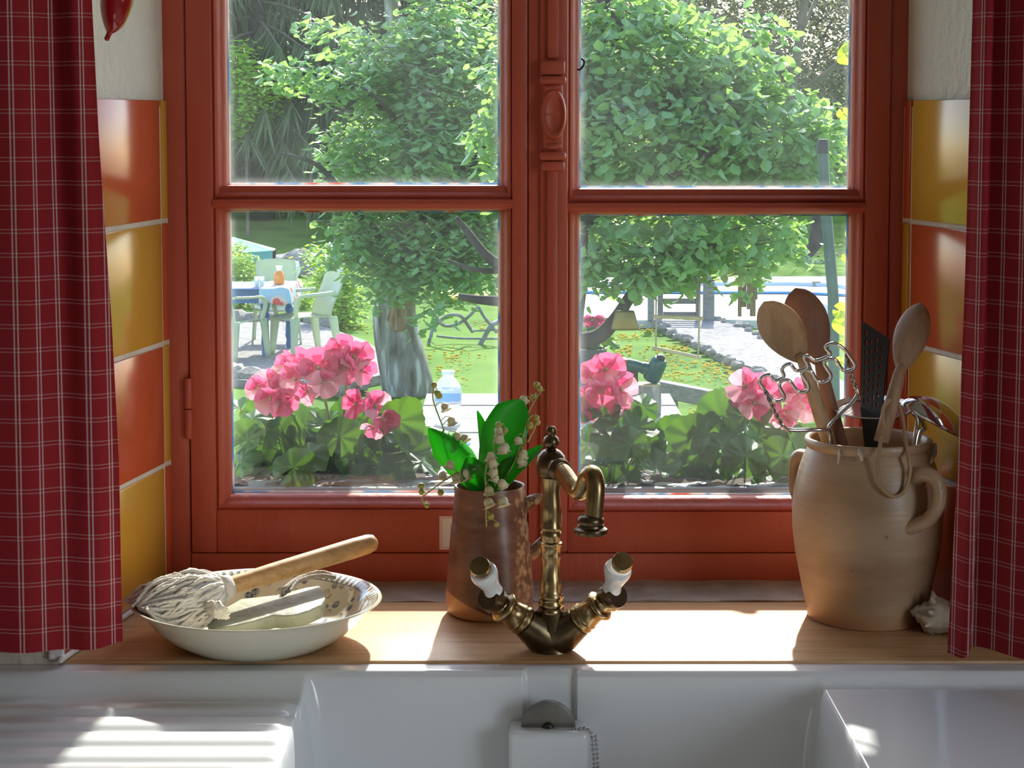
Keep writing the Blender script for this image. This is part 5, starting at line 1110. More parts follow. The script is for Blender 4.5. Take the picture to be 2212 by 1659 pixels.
# ================================================================== trees
mat('bark', [(0.12, 0.10, 0.08), (0.25, 0.22, 0.19), (0.34, 0.31, 0.28), (0.62, 0.61, 0.59)], lo=0.3, hi=0.62, rough=0.95, scale=5, detail=8, stretch=(2, 2, 0.5), bump=1.0, bscale=14)
mat('dark_bark', [(0.035, 0.03, 0.027), (0.08, 0.07, 0.06)], rough=0.9, scale=8, bump=0.5)
mat('apple_leaf', [(0.17, 0.30, 0.15), (0.22, 0.37, 0.19), (0.28, 0.44, 0.22)], rough=0.32, scale=1.4, trans=0.45, tcol=(0.42, 0.68, 0.16), spec=0.6)
mat('maple_leaf', [(0.15, 0.28, 0.14), (0.20, 0.35, 0.17), (0.26, 0.42, 0.20)], rough=0.32, scale=1.4, trans=0.45, tcol=(0.40, 0.66, 0.14), spec=0.6)
mat('conifer_needle', [(0.09, 0.12, 0.055), (0.14, 0.18, 0.09), (0.20, 0.24, 0.12)], rough=0.7, scale=0.7, trans=0.15, spec=0.3)
mat('olive_leaf', [(0.20, 0.20, 0.12), (0.27, 0.26, 0.16), (0.33, 0.32, 0.20)], rough=0.6, scale=0.6, trans=0.3, tcol=(0.42, 0.43, 0.20), spec=0.3)
mat('lime_leaf', [(0.16, 0.30, 0.03), (0.26, 0.42, 0.05)], rough=0.5, scale=1.0, trans=0.4, tcol=(0.45, 0.60, 0.04), spec=0.3)
mat('twig', [(0.17, 0.13, 0.09), (0.30, 0.25, 0.17)], rough=0.9, scale=4)
def leafcloud(pts, size, r_, ar=0.6, droop=0.5):
    """real folded leaves, four triangles each, at the given points"""
    mb = MB(); V, Fc = mb.v, mb.f
    for p in pts:
        s = size * r_.uniform(0.65, 1.25); a = r_.uniform(0, 6.283)
        d = Vector((math.cos(a), math.sin(a), -droop * r_.uniform(0.0, 1.8))).normalized()
        sd = d.cross(Vector((r_.uniform(-0.5, 0.5), r_.uniform(-0.5, 0.5), 1))).normalized(); n = sd.cross(d)
        o = len(V); w = s * ar * 0.5; k = -n * w * 0.35
        m1, m2 = p + d * s * 0.30, p + d * s * 0.66
        for q in (p, m1 + sd * w * 0.95 + k, m2 + sd * w * 0.78 + k, p + d * s, m2 - sd * w * 0.78 + k, m1 - sd * w * 0.95 + k, m1, m2): V.append((q.x, q.y, q.z))
        Fc.extend(((o, o + 1, o + 6), (o + 1, o + 2, o + 7, o + 6), (o + 2, o + 3, o + 7), (o, o + 6, o + 5), (o + 6, o + 7, o + 4, o + 5), (o + 7, o + 3, o + 4)))
    return mb
def clusters(blobs, n, per, r_, spread, twigs=None):
    tot = sum(b[3] * b[4] * b[5] for b in blobs) ; pts = []
    for (x, y, z, rx_, ry_, rz_) in blobs:
        k = max(1, int(n * (rx_ * ry_ * rz_) / tot))
        for i in range(k):
            while True:
                q = Vector((r_.uniform(-1, 1), r_.uniform(-1, 1), r_.uniform(-1, 1)))
                if q.length < 1: break
            if q.length > 0: q = q * (0.55 + 0.45 * q.length) / max(0.3, q.length) if r_.random() < 0.6 else q
            c = Vector((x + q.x * rx_, y + q.y * ry_, z + q.z * rz_))
            a = r_.uniform(0, 6.283); d = Vector((math.cos(a), math.sin(a), r_.uniform(-0.6, 0.4))) * spread
            if twigs is not None: twigs.append((c - d * 0.6, c + d))
            for j in range(per):
                t = r_.uniform(-0.6, 1)
                pts.append(c + d * t + Vector((r_.gauss(0, 1), r_.gauss(0, 1), r_.gauss(0, 1))) * spread * 0.25)
    return pts
def tree(name, label, base, trunk, rads, branches, blobs, n, per, spread, leaf, lm, bm, seed, cat='tree', group=None, ar=0.6, droop=0.5, tw=True):
    r_ = random.Random(seed); T = thing(name, base, label, cat, group)
    if trunk:
        sp_ = spline(trunk, 6)
        mb = MB(); n_ = len(sp_)
        rr = [rads[0] + (rads[1] - rads[0]) * (i / (n_ - 1)) ** 1.4 for i in range(n_)]
        mb.tube(sp_, rr, 18)
        mb.v = [tuple(Vector(v) + Vector((mnoise.noise((v[0] * 4, v[1] * 4, v[2] * 1.2)), mnoise.noise((v[0] * 4 + 9, v[1] * 4, v[2] * 1.2)), 0)) * rads[0] * 0.22) for v in mb.v]
        mb.build('trunk', bm, T, smooth=0)
    for path_, r0, r1 in branches:
        sp_ = spline(path_, 6); MB().tube(sp_, [r0 + (r1 - r0) * i / (len(sp_) - 1) for i in range(len(sp_))], 9).build('branch', MATS['dark_bark'], T, smooth=0)
    if blobs:
        tws = []; pts = clusters(blobs, n, per, r_, spread, tws)
        leafcloud(pts, leaf, r_, ar, droop).build('foliage', lm, T, smooth=None, fixn=False)['kind'] = 'stuff'
        if tw:
            tm_ = MB()
            for a, b in tws[::3]: tm_.tube([a, b], [spread * 0.022, spread * 0.01], 4, cap=False)
            tm_.build('twigs', bm, T, fixn=False)['kind'] = 'stuff'
    return T
def blob(px, py, Y, rpx, rpy, ry):
    p = P(px, py, Y); k = (Y - CAM.y) / F
    return (p.x, p.y, p.z, rpx * k, ry * 0.6, rpy * k)
# ---- old apple tree with the thick patched trunk
Y1 = PZ(880, 852, GROUND).y
tb1 = PZ(880, 855, GROUND - 0.02)
TRK = [PZ(884, 858, GROUND - 0.05), P(878, 820, Y1), P(868, 770, Y1), P(858, 720, Y1), P(852, 660, Y1), P(862, 600, Y1), P(880, 520, Y1 + 0.1), P(900, 380, Y1 + 0.2), P(905, 200, Y1 + 0.3), P(850, 60, Y1 + 0.4), P(840, -120, Y1 + 0.4)]
B1 = [([P(870, 560, Y1), P(780, 470, Y1 - 0.6), P(690, 360, Y1 - 1), P(600, 330, Y1 - 1.2)], 0.05, 0.01), ([P(890, 500, Y1), P(960, 420, Y1 - 0.5), P(1040, 330, Y1 - 1), P(1120, 260, Y1 - 1.2)], 0.06, 0.02), ([P(900, 330, Y1 + 0.2), P(820, 230, Y1 - 0.4), P(720, 170, Y1 - 0.8), P(590, 155, Y1 - 1)], 0.04, 0.01), ([P(905, 230, Y1 + 0.2), P(990, 120, Y1), P(1080, 20, Y1)], 0.05, 0.02), ([P(900, 300, Y1 - 0.2), P(850, 250, Y1 - 0.9), P(800, 200, Y1 - 1.3), P(745, 175, Y1 - 1.4)], 0.025, 0.008)]
BL1 = [blob(900, 330, Y1 - 0.3, 190, 110, 1.6), blob(1000, 210, Y1 - 0.3, 150, 150, 1.6), blob(990, 70, Y1, 120, 80, 1.0), blob(880, 120, Y1 - 0.2, 150, 70, 1.4), blob(760, 170, Y1 - 0.8, 120, 40, 0.9), blob(640, 160, Y1 - 1, 80, 22, 0.6), blob(720, 55, Y1 - 0.5, 60, 18, 0.5), blob(900, 520, Y1 - 0.2, 150, 90, 1.3), blob(850, 600, Y1 - 0.5, 60, 50, 0.6), blob(960, 600, Y1 - 0.3, 110, 45, 1.0), blob(760, 520, Y1 - 0.4, 60, 60, 0.8), blob(1060, 420, Y1, 120, 150, 1.5), blob(920, 670, Y1 - 0.9, 35, 40, 0.3), blob(900, -60, Y1, 100, 40, 0.6)]
A1 = tree('apple_tree', 'old apple tree with thick patched trunk behind the left pane', tb1, TRK, (0.24, 0.04), B1, BL1, 2150, 9, 0.24, 0.108, MATS['apple_leaf'], MATS['bark'], 11)
mat('scar_wood', [(0.16, 0.085, 0.05), (0.30, 0.19, 0.12), (0.44, 0.33, 0.24)], rough=0.9, scale=9, stretch=(4, 4, 0.6), bump=0.6)
mat('lichen', [(0.55, 0.55, 0.52), (0.68, 0.68, 0.66)], rough=0.95, scale=8, bump=0.5)
def patch(nm, x0, y0, x1, y1, m, seed):
    # raised skin lying on the trunk's front
    tsp = spline(TRK, 6)
    def fn(u, v):
        y = y0 + (y1 - y0) * v; w = math.sin(math.pi * (0.08 + 0.84 * v)) ** 0.6 * (1 + 0.35 * mnoise.noise((v * 4, seed, 0))); x = (x0 + x1) / 2 + (x1 - x0) / 2 * (2 * u - 1) * w
        p = P(x, y, Y1); c = min(tsp, key=lambda q: abs(q.z - p.z)); i = tsp.index(c); r = (0.24 + (0.04 - 0.24) * (i / (len(tsp) - 1)) ** 1.4) * 1.12
        p.y = c.y - math.sqrt(max(0.0004, r * r - (p.x - c.x) ** 2)); return p
    ob = MB().grid(fn, 10, 12).build(nm, m, A1, smooth=0); ob.modifiers.new('thickness', 'SOLIDIFY').thickness = 0.02
patch('bark_scar', 842, 640, 884, 710, MATS['scar_wood'], 1.0)
# ---- dark leaning tree just right of the window's middle, spreading over the right panes
Y2 = 8.6
tb2 = PZ(1195, 960, GROUND); tb2.y = Y2; tb2 = Vector((P(1205, 700, Y2).x, Y2, GROUND))
TR2 = [tb2 - Vector((0, 0, 0.05)), P(1212, 800, Y2), P(1222, 700, Y2), P(1235, 600, Y2), P(1240, 480, Y2), P(1255, 330, Y2), P(1290, 150, Y2 + 0.1), P(1310, -80, Y2 + 0.2)]
B2 = [([P(1225, 680, Y2), P(1120, 655, Y2), P(1040, 648, Y2), P(990, 640, Y2)], 0.045, 0.018), ([P(1236, 600, Y2), P(1120, 585, Y2 + 0.1), P(1060, 560, Y2 + 0.1), P(1010, 500, Y2 + 0.2), P(985, 470, Y2 + 0.2)], 0.045, 0.014), ([P(1090, 585, Y2 + 0.1), P(1030, 583, Y2), P(965, 562, Y2)], 0.022, 0.008),
      ([P(1225, 740, Y2), P(1290, 728, Y2 - 0.1), P(1325, 695, Y2 - 0.2), P(1352, 655, Y2 - 0.2), P(1385, 600, Y2 - 0.2)], 0.05, 0.03), ([P(1240, 500, Y2), P(1330, 430, Y2 - 0.3), P(1450, 380, Y2 - 0.4), P(1580, 300, Y2 - 0.4)], 0.06, 0.015), ([P(1250, 360, Y2), P(1370, 250, Y2), P(1520, 190, Y2), P(1650, 180, Y2)], 0.05, 0.012), ([P(1240, 560, Y2), P(1340, 540, Y2 - 0.2), P(1460, 545, Y2 - 0.2), P(1600, 520, Y2 - 0.2)], 0.04, 0.012), ([P(1300, 120, Y2), P(1340, 60, Y2 - 0.2), P(1275, -20, Y2 - 0.2)], 0.02, 0.01)]
BL2 = [blob(1400, 120, Y2, 200, 110, 0.9), blob(1400, 280, Y2 - 0.2, 220, 110, 0.9), blob(1600, 290, Y2, 190, 110, 0.9), blob(1560, 160, Y2, 130, 60, 0.7), blob(1720, 330, Y2, 110, 80, 0.7), blob(1760, 260, Y2, 70, 50, 0.5), blob(1400, 520, Y2 - 0.2, 190, 75, 0.8), blob(1560, 510, Y2 - 0.1, 150, 60, 0.7), blob(1340, 590, Y2 - 0.2, 110, 45, 0.6), blob(1430, 600, Y2 - 0.1, 60, 30, 0.4), blob(1600, 575, Y2, 70, 40, 0.4), blob(1690, 510, Y2, 50, 60, 0.4), blob(1190, 250, Y2, 150, 220, 0.8), blob(1180, 540, Y2, 60, 60, 0.5), blob(1380, 30, Y2, 130, 45, 0.5), blob(1620, 50, Y2 + 0.4, 60, 30, 0.4), blob(1330, -70, Y2, 90, 40, 0.5)]
tree('lime_tree', 'dark leafy tree spreading over the right panes', tb2, TR2, (0.13, 0.03), B2, BL2, 1350, 10, 0.15, 0.078, MATS['maple_leaf'], MATS['dark_bark'], 12, ar=0.75, droop=0.8)
# ---- background trees
def conifer(label, px, Y, h, rad, seed, nbr=70):
    r_ = random.Random(seed); b = P(px, 500, Y); b = Vector((b.x, Y, bankz(b.x, Y))); T = thing('conifer', b, label, 'tree', 'conifers behind the garden')
    MB().tube([b, b + Vector((0, 0, h))], [rad * 0.09, 0.03], 8).build('trunk', MATS['dark_bark'], T, smooth=0)
    nd = MB(); br = MB()
    for i in range(nbr):
        t = (i + 0.5) / nbr; z = h * (0.06 + 0.92 * t); L_ = rad * (1 - t) ** 0.8 * r_.uniform(0.75, 1.1) + 0.3; a = r_.uniform(0, 6.283)
        d = Vector((math.cos(a), math.sin(a), 0)); o = b + Vector((0, 0, z))
        path_ = [o + d * L_ * k / 4 + Vector((0, 0, -0.35 * L_ * (k / 4) ** 1.6 + 0.1 * (k == 4))) for k in range(5)]
        br.tube(path_, [0.05, 0.04, 0.03, 0.02, 0.008], 4, cap=False)
        for k in range(90):
            f = r_.uniform(0.12, 1); j = min(3, int(f * 4)); p = path_[j].lerp(path_[j + 1], f * 4 - j)
            hl = r_.uniform(0.35, 0.95) * (1.1 - 0.5 * t); sd = d.cross(Vector((0, 0, 1))) * r_.uniform(-0.35, 0.35)
            q = p + sd + Vector((r_.uniform(-0.1, 0.1), r_.uniform(-0.1, 0.1), -hl))
            w = Vector((r_.uniform(-1, 1), r_.uniform(-1, 1), 0)).normalized() * r_.uniform(0.012, 0.035)
            nd.add([p - w * 0.4, p + w * 0.4, (p + q) / 2 + w, q, (p + q) / 2 - w], [(0, 1, 2), (0, 2, 4), (4, 2, 3)])
    br.build('branches', MATS['twig'], T, fixn=False)['kind'] = 'stuff'
    nd.build('needles', MATS['conifer_needle'], T, fixn=False)['kind'] = 'stuff'
conifer('dark weeping conifer behind the blue table', 560, 38, 9.5, 3.4, 31, 110)
conifer('dark conifer between the weeping one and the apple tree', 700, 44, 12, 4.2, 32, 110)
conifer('tall conifer at the far left edge of the left pane', 400, 42, 13, 4.0, 33, 100)
conifer('conifer behind the apple tree crown', 930, 50, 13, 4.0, 34, 90)
def bare(label, px, Y, h, seed, lean=0.0, leafy=True, m='olive_leaf', n=500, name='bare_tree'):
    r_ = random.Random(seed); b = P(px, 500, Y); b = Vector((b.x, Y, bankz(b.x, Y) - 0.1)); T = thing(name, b, label, 'tree', 'thin trees on the bank')
    mb = MB(); tips = []
    def grow(p, d, L_, r, lev):
        pts = [p]; q = p
        for k in range(4):
            d = (d + Vector((r_.gauss(0, 0.13), r_.gauss(0, 0.13), r_.gauss(0, 0.06) + 0.02))).normalized(); q = q + d * L_ / 4; pts.append(q)
        (trunk_mb if lev == 0 else mb).tube(pts, [r * (1 - 0.11 * k) for k in range(5)], 7 if lev == 0 else 4, cap=False)
        if lev >= 3: tips.append(q); return
        for k in range([10, 4, 3][lev]):
            t = r_.uniform(0.12 if lev == 0 else 0.35, 1.0); j = min(3, int(t * 4)); o = pts[j].lerp(pts[j + 1], t * 4 - j); a = r_.uniform(0, 6.283)
            nd_ = (d * 0.55 + Vector((math.cos(a), math.sin(a), r_.uniform(-0.3, 0.5)))).normalized(); grow(o, nd_, L_ * r_.uniform(0.4, 0.62), r * 0.42, lev + 1)
            if lev > 0: tips.append(o)
    trunk_mb = MB(); grow(b, Vector((lean, 0, 1)), h, h * 0.010, 0)
    trunk_mb.build('trunk', MATS['twig'], T, smooth=0); mb.build('branches', MATS['twig'], T, fixn=False)['kind'] = 'stuff'
    if leafy:
        pts = [p + Vector((r_.gauss(0, 0.5), r_.gauss(0, 0.5), r_.gauss(0, 0.5))) for p in tips for k in range(max(1, n // max(1, len(tips))))]
        leafcloud(pts, 0.15, r_, 0.5, 0.5).build('foliage', MATS[m], T, fixn=False)['kind'] = 'stuff'
for i, (lab, px, Y, h, lean, n, m) in enumerate([
    ('thin olive tree at the top left of the left pane', 520, 47, 9.5, 0.05, 5500, 'olive_leaf'), ('thin olive tree behind the weeping conifer', 620, 50, 10, 0.0, 6000, 'olive_leaf'), ('thin olive tree above the dark conifers', 730, 46, 9.5, -0.04, 5500, 'olive_leaf'),
    ('olive tree left of the apple tree crown', 830, 54, 11, 0.0, 6000, 'olive_leaf'), ('olive tree behind the window middle', 1090, 52, 11, 0.0, 6000, 'olive_leaf'), ('brownish tree behind the dark leafy tree', 1330, 50, 9, 0.03, 6000, 'olive_leaf'),
    ('brownish tree above the swimming pool', 1480, 47, 8, -0.03, 6000, 'olive_leaf'), ('brownish tree right of the pool gate', 1600, 52, 8, 0.02, 6000, 'olive_leaf'), ('low olive tree at the right edge of the right pane', 1800, 48, 5.5, 0.0, 7000, 'olive_leaf'), ('olive tree beyond the green post', 1720, 44, 5.0, 0.06, 3500, 'olive_leaf'), ('olive tree far right behind the crock', 1930, 46, 7, 0.0, 5000, 'olive_leaf')]):
    bare(lab, px, Y, h, 60 + i, lean, True, m, int(n * 2.2), 'olive_tree')
bare('bare curving tree against the sky in the right pane', 1690, 36, 11.0, 99, 0.12, False)
def bush(name, label, blobs, n, per, spread, leaf, m, seed, group=None, ar=0.55):
    b = Vector((blobs[0][0], blobs[0][1], bankz(blobs[0][0], blobs[0][1])))
    return tree(name, label, b, [b - Vector((0, 0, 0.05)), b + Vector((0.02, 0, 0.3)), Vector(blobs[0][:3])], (0.05, 0.02), [], blobs, n, per, spread, leaf, MATS[m], MATS['twig'], seed, 'shrub', group, ar, 0.3)
Ys = 36
bush('lime_shrub', 'bright yellow-green tree behind the weeping conifer', [blob(530, 200, Ys, 60, 60, 1.2), blob(500, 120, Ys, 30, 30, 0.8), blob(570, 180, Ys, 40, 25, 0.8), blob(500, 260, Ys, 40, 40, 0.8)], 420, 9, 0.35, 0.15, 'lime_leaf', 71)
bush('rose_bush', 'loose flowering bush right of the pale green chairs', [blob(740, 650, 21, 40, 60, 0.5), blob(715, 590, 21, 45, 40, 0.5), blob(690, 555, 22, 30, 22, 0.4)], 260, 8, 0.2, 0.085, 'lime_leaf', 72)
bush('hedge_bush', 'light green bush behind the blue table', [blob(520, 590, 23.5, 40, 40, 0.5), blob(505, 560, 24, 20, 40, 0.4), blob(640, 640, 23.5, 40, 30, 0.4), blob(560, 660, 23.5, 60, 22, 0.4)], 300, 8, 0.2, 0.085, 'lime_leaf', 73)
bush('far_hedge', 'dark hedge along the far side of the pool', [blob(1300, 575, 33, 120, 22, 0.8), blob(1480, 572, 33, 120, 24, 0.8), blob(1640, 570, 33, 100, 26, 0.8), blob(1800, 575, 33, 90, 20, 0.7)], 900, 9, 0.3, 0.13, 'olive_leaf', 74)
bb = P(1768, 588, 31.5)
bm_ = MB().sphere(bb, 0.36, 20, 12, (1.0, 0.8, 0.62)); BBO = thing('clipped_bush', Vector((bb.x, bb.y, bb.z - 0.25)), 'clipped round green bush beyond the pool', 'shrub')
mat('box_hedge', [(0.05, 0.14, 0.05), (0.10, 0.24, 0.08)], rough=0.8, scale=14, bump=1.0, bscale=30)
bm_.build('dome', MATS['box_hedge'], BBO, smooth=0)
rb = random.Random(8); lp = [Vector((bb.x, bb.y, bb.z)) + Vector((q.x * 0.36, q.y * 0.3, q.z * 0.23)) for q in [Vector((rb.gauss(0, 1), rb.gauss(0, 1), rb.gauss(0, 1))).normalized() for _ in range(900)]]
leafcloud(lp, 0.05, rb, 0.6, 0.2).build('leaves', MATS['box_hedge'], BBO, fixn=False)['kind'] = 'stuff'
# heavy curved trunk leaning in from the right
cb = [P(1840, 640, 24), P(1800, 470, 24), P(1768, 440, 24), P(1776, 480, 24), P(1766, 520, 24), P(1748, 548, 24), P(1730, 556, 24)]
CT = thing('curved_tree', Vector((P(1850, 640, 24).x, 24, GROUND)), 'dark hooked branch hanging in front of the clipped bush', 'tree')
MB().tube(spline([Vector((P(1850, 640, 24).x, 24, GROUND)), P(1850, 400, 24), P(1815, 330, 24), P(1780, 380, 24), P(1774, 460, 24), P(1764, 515, 24), P(1748, 545, 24), P(1728, 558, 24)], 6), [0.14] * 14 + [0.13] * 14 + [0.12, 0.11, 0.11, 0.10, 0.10, 0.09, 0.09, 0.08, 0.08, 0.07, 0.07, 0.06, 0.05, 0.04, 0.03][:15], 12).build('trunk', MATS['dark_bark'], CT, smooth=0)
# ---- woodland closing the view behind everything
rw = random.Random(77); wp = []
for i in range(5200):
    x = rw.uniform(-44, 44); y = rw.uniform(62, 70)
    top = 7.5 + 2.0 * mnoise.noise((x * 0.15, 3.3, 0)) - 4.2 * math.exp(-((x - 10.5) / 3.6) ** 2)
    c = Vector((x, y, 2.2 + (top - 2.2) * rw.random() ** 0.8))
    wp += [c + Vector((rw.gauss(0, 0.35), rw.gauss(0, 0.35), rw.gauss(0, 0.3))) for k in range(6)]
wd_ = leafcloud(wp, 0.42, rw, 0.55, 0.4).build('woodland', MATS['olive_leaf'], fixn=False)
tag(wd_, 'hazy olive-green woodland closing off the far end of the garden', 'woodland', None, 'stuff')
# ================================================================== garden furniture and things
ZD = lambda Y: (Y - CAM.y) / F                     # metres per pixel at a distance
mat('pale_green_plastic', [(0.68, 0.78, 0.56), (0.72, 0.82, 0.62)], rough=0.35, scale=3, trans=0.3, tcol=(0.75, 0.85, 0.5))
mat('blue_paint', [(0.015, 0.13, 0.36), (0.025, 0.18, 0.45)], rough=0.4, scale=6)
mat('turquoise', [(0.10, 0.52, 0.52), (0.18, 0.62, 0.62)], rough=0.7, scale=4, trans=0.3)
def chair(label, o, rz):
    """moulded plastic garden armchair, back towards local +y"""
    C_ = thing('garden_chair', o, label, 'chair', 'pale green plastic garden chairs')
    M = Matrix.Translation(o) @ Matrix.Rotation(rz, 4, 'Z'); m = MATS['pale_green_plastic']
    T = lambda x, y, z: M @ Vector((x, y, z))
    def shell(nm, fn, nu, nv, th):
        ob = MB().grid(lambda u, v: M @ Vector(fn(u, v)), nu, nv).build(nm, m, C_, smooth=40); ob.modifiers.new('thickness', 'SOLIDIFY').thickness = th
    shell('seat', lambda u, v: (-0.23 + 0.46 * u, -0.23 + 0.45 * v, 0.42 - 0.02 * math.sin(math.pi * u) - 0.02 * v + (-0.03 * (1 - v) ** 6)), 8, 8, 0.012)
    shell('backrest', lambda u, v: (-0.22 + 0.44 * u + 0.02 * (u - 0.5) * math.sin(math.pi * v), 0.21 + 0.16 * v + 0.05 * math.sin(math.pi * u) - 0.02 * math.sin(2 * math.pi * v), 0.36 + 0.52 * v + 0.02 * math.sin(math.pi * u) * v), 8, 10, 0.012)
    for sx in (-1, 1):
        shell('leg', lambda u, v: (sx * (0.235 + 0.03 * v), -0.22 - 0.03 * v + 0.10 * (u - 0.5) * (1 - 0.45 * v), 0.41 * (1 - v)), 3, 5, 0.022)
        shell('leg', lambda u, v: (sx * (0.225 + 0.03 * v), 0.22 + 0.07 * v + 0.10 * (u - 0.5) * (1 - 0.45 * v), 0.41 * (1 - v)), 3, 5, 0.022)
        MB().tube(spline([T(sx * 0.24, -0.20, 0.40), T(sx * 0.275, -0.22, 0.56), T(sx * 0.28, -0.16, 0.635), T(sx * 0.275, 0.05, 0.65), T(sx * 0.24, 0.26, 0.66)], 5), 0.024, 8, flat=0.55).build('armrest', m, C_, smooth=0)
YT = PZ(575, 769, GROUND + 0.09).y
gz = GROUND + 0.09
chair('pale green plastic chair facing the blue table from its right', Vector((P(655, 700, YT + 0.1).x, YT + 0.15, gz)), R(-58))
chair('pale green plastic chair at the far side of the blue table', Vector((P(590, 700, YT + 1.0).x, YT + 1.25, gz)), R(6))
chair('pale green plastic chair cut off by the left window frame', Vector((P(500, 700, YT - 0.2).x, YT - 0.2, gz)), R(150))
# ---- blue table with a flowered cloth over its end
tx1 = P(632, 640, YT + 0.4).x; tx0_ = P(300, 640, YT).x
BT = thing('garden_table', Vector((P(520, 640, YT).x, YT + 0.4, gz)), 'blue painted wooden table with turned legs on the gravel', 'table')
topz = P(560, 622, YT).z
MB().box((tx0_, YT - 0.06, topz - 0.025), (tx1, YT + 0.78, topz)).build('table_top', MATS['blue_paint'], BT, bevel=0.008)
MB().box((tx0_ + 0.05, YT - 0.02, topz - 0.16), (tx1 - 0.12, YT + 0.0, topz - 0.026)).build('apron', MATS['blue_paint'], BT)
MB().box((tx1 - 0.16, YT - 0.02, topz - 0.16), (tx1 - 0.14, YT + 0.74, topz - 0.026)).build('apron', MATS['blue_paint'], BT)
H_ = topz - 0.026 - gz
for lx_, ly_ in ((P(573, 700, YT).x, YT), (P(625, 700, YT + 0.72).x, YT + 0.72), (tx0_ + 0.1, YT), (tx0_ + 0.1, YT + 0.72)):
    pr_ = [(0, 0), (0.035, 0), (0.04, 0.04), (0.03, 0.09), (0.045, 0.13), (0.04, 0.2), (0.035, 0.38), (0.05, 0.43), (0.034, 0.46), (0.05, 0.52), (0.055, 0.56), (0.036, 0.58), (0.06, 0.60), (0.065, H_), (0, H_)]
    MB().lathe(pr_, 16, Matrix.Translation((lx_, ly_, gz))).build('leg', MATS['blue_paint'], BT, smooth=40)
def cloth_mat(name, ground, c1, c2, sc_):
    m, ns, ln = newmat(name); out = N(ns, 'ShaderNodeOutputMaterial'); b = N(ns, 'ShaderNodeBsdfPrincipled', Roughness=0.5)
    tc = N(ns, 'ShaderNodeTexCoord'); vo = N(ns, 'ShaderNodeTexVoronoi', Scale=sc_); ln.new(tc.outputs['Object'], vo.inputs['Vector'])
    rp = ramp(ns, [(0.0, c1), (0.30, c1), (0.36, c2), (0.46, c2), (0.52, ground), (1, ground)]); ln.new(vo.outputs['Distance'], rp.inputs[0]); ln.new(rp.outputs[0], b.inputs['Base Color']); ln.new(b.outputs[0], out.inputs[0]); return m
cloth_mat('flowered_cloth', (0.42, 0.62, 0.78), (0.72, 0.07, 0.04), (0.80, 0.62, 0.55), 7.0)
cx0, cx1 = P(562, 640, YT).x, tx1 + 0.006
cl = MB()
def clothf(u, v):
    # runs over the end of the table and hangs down on three sides
    x = cx0 + (cx1 + 0.20 - cx0) * u; y = YT - 0.26 + 1.24 * v
    dx_ = max(0, x - cx1); dy0 = max(0, YT - 0.068 - y); dy1 = max(0, y - (YT + 0.788)); dn = max(dx_, dy0, dy1)
    wob = 0.012 * math.sin(x * 23 + y * 17)
    return (min(x, cx1 + 0.012) + 0.2 * dx_, max(min(y, YT + 0.80), YT - 0.08) - 0.25 * dy0 + 0.2 * dy1, topz + 0.006 - dn * 0.85 + (wob if dn > 0 else 0))
cl.grid(clothf, 26, 40)
CO = cl.build('tablecloth', MATS['flowered_cloth'], smooth=50); CO.modifiers.new('thickness', 'SOLIDIFY').thickness = 0.003
tag(CO, 'flowered oilcloth draped over the end of the blue table', 'tablecloth')
# jar and tumblers on the blue table
mat('orange_drink', (0.85, 0.26, 0.03), rough=0.15); mat('clear_glass', (0.78, 0.84, 0.85), rough=0.08, trans=0.6, tcol=(0.9, 0.95, 0.95)); mat('white_plastic', (0.82, 0.82, 0.80), rough=0.4)
jo = Vector((P(603, 612, YT + 0.35).x, YT + 0.35, topz + 0.009)); s_ = ZD(YT + 0.35)
JA = thing('drink_carafe', jo, 'carafe of orange drink on the flowered tablecloth', 'carafe')
MB().lathe([(0, 0), (11 * s_, 0), (12 * s_, 3 * s_), (12 * s_, 20 * s_), (9 * s_, 26 * s_), (6 * s_, 29 * s_), (0, 29 * s_)], 20, Matrix.Translation(jo)).build('drink', MATS['orange_drink'], JA, smooth=40)
MB().lathe([(6 * s_, 29 * s_), (6 * s_, 36 * s_), (8 * s_, 40 * s_), (7 * s_, 40 * s_), (5 * s_, 36 * s_), (5 * s_, 29.5 * s_)], 20, Matrix.Translation(jo)).build('neck', MATS['clear_glass'], JA, smooth=40)
for px_, lab in ((555, 'left of the two clear tumblers on the blue table'), (566, 'right of the two clear tumblers on the blue table')):
    g = Vector((P(px_, 618, YT + 0.12).x, YT + 0.12, topz + 0.001)); o = MB().lathe([(0, 0), (4.5 * s_, 0), (5.5 * s_, 22 * s_), (5 * s_, 22 * s_), (4 * s_, 1.5 * s_), (0, 1.5 * s_)], 16, Matrix.Translation(g)).build('tumbler', MATS['clear_glass'], smooth=40, origin=g)
    tag(o, lab, 'glass', 'tumblers on the blue table')
# ---- turquoise parasol, half folded, farther back
Yp = 26.0; pc_ = P(500, 545, Yp); k_ = ZD(Yp)
PA = thing('parasol', Vector((pc_.x, Yp, GROUND)), 'turquoise and white garden parasol behind the blue table', 'parasol')
n_ = 8; ap = Vector((pc_.x, Yp, P(500, 512, Yp).z)); rim = []
for k in range(n_):
    a = 2 * math.pi * (k + 0.5) / n_; rim.append(Vector((pc_.x + 100 * k_ * math.cos(a), Yp + 0.5 * math.sin(a), P(500, 540, Yp).z)))
mat('parasol_white', (0.80, 0.84, 0.84), rough=0.7, trans=0.3)
for k in range(n_):
    a, b = rim[k], rim[(k + 1) % n_]; mid = (a + b) / 2 - Vector((0, 0, 0.02))
    MB().prism([ap, a, mid, b], (0, 0, 0.006)).build('panel', MATS['turquoise' if k % 2 == 0 else 'parasol_white'], PA)
    MB().prism([a, mid, b, b - Vector((0, 0, 0.17)), mid - Vector((0, 0, 0.2)), a - Vector((0, 0, 0.17))], (0, 0.006, 0)).build('valance', MATS['turquoise'], PA)
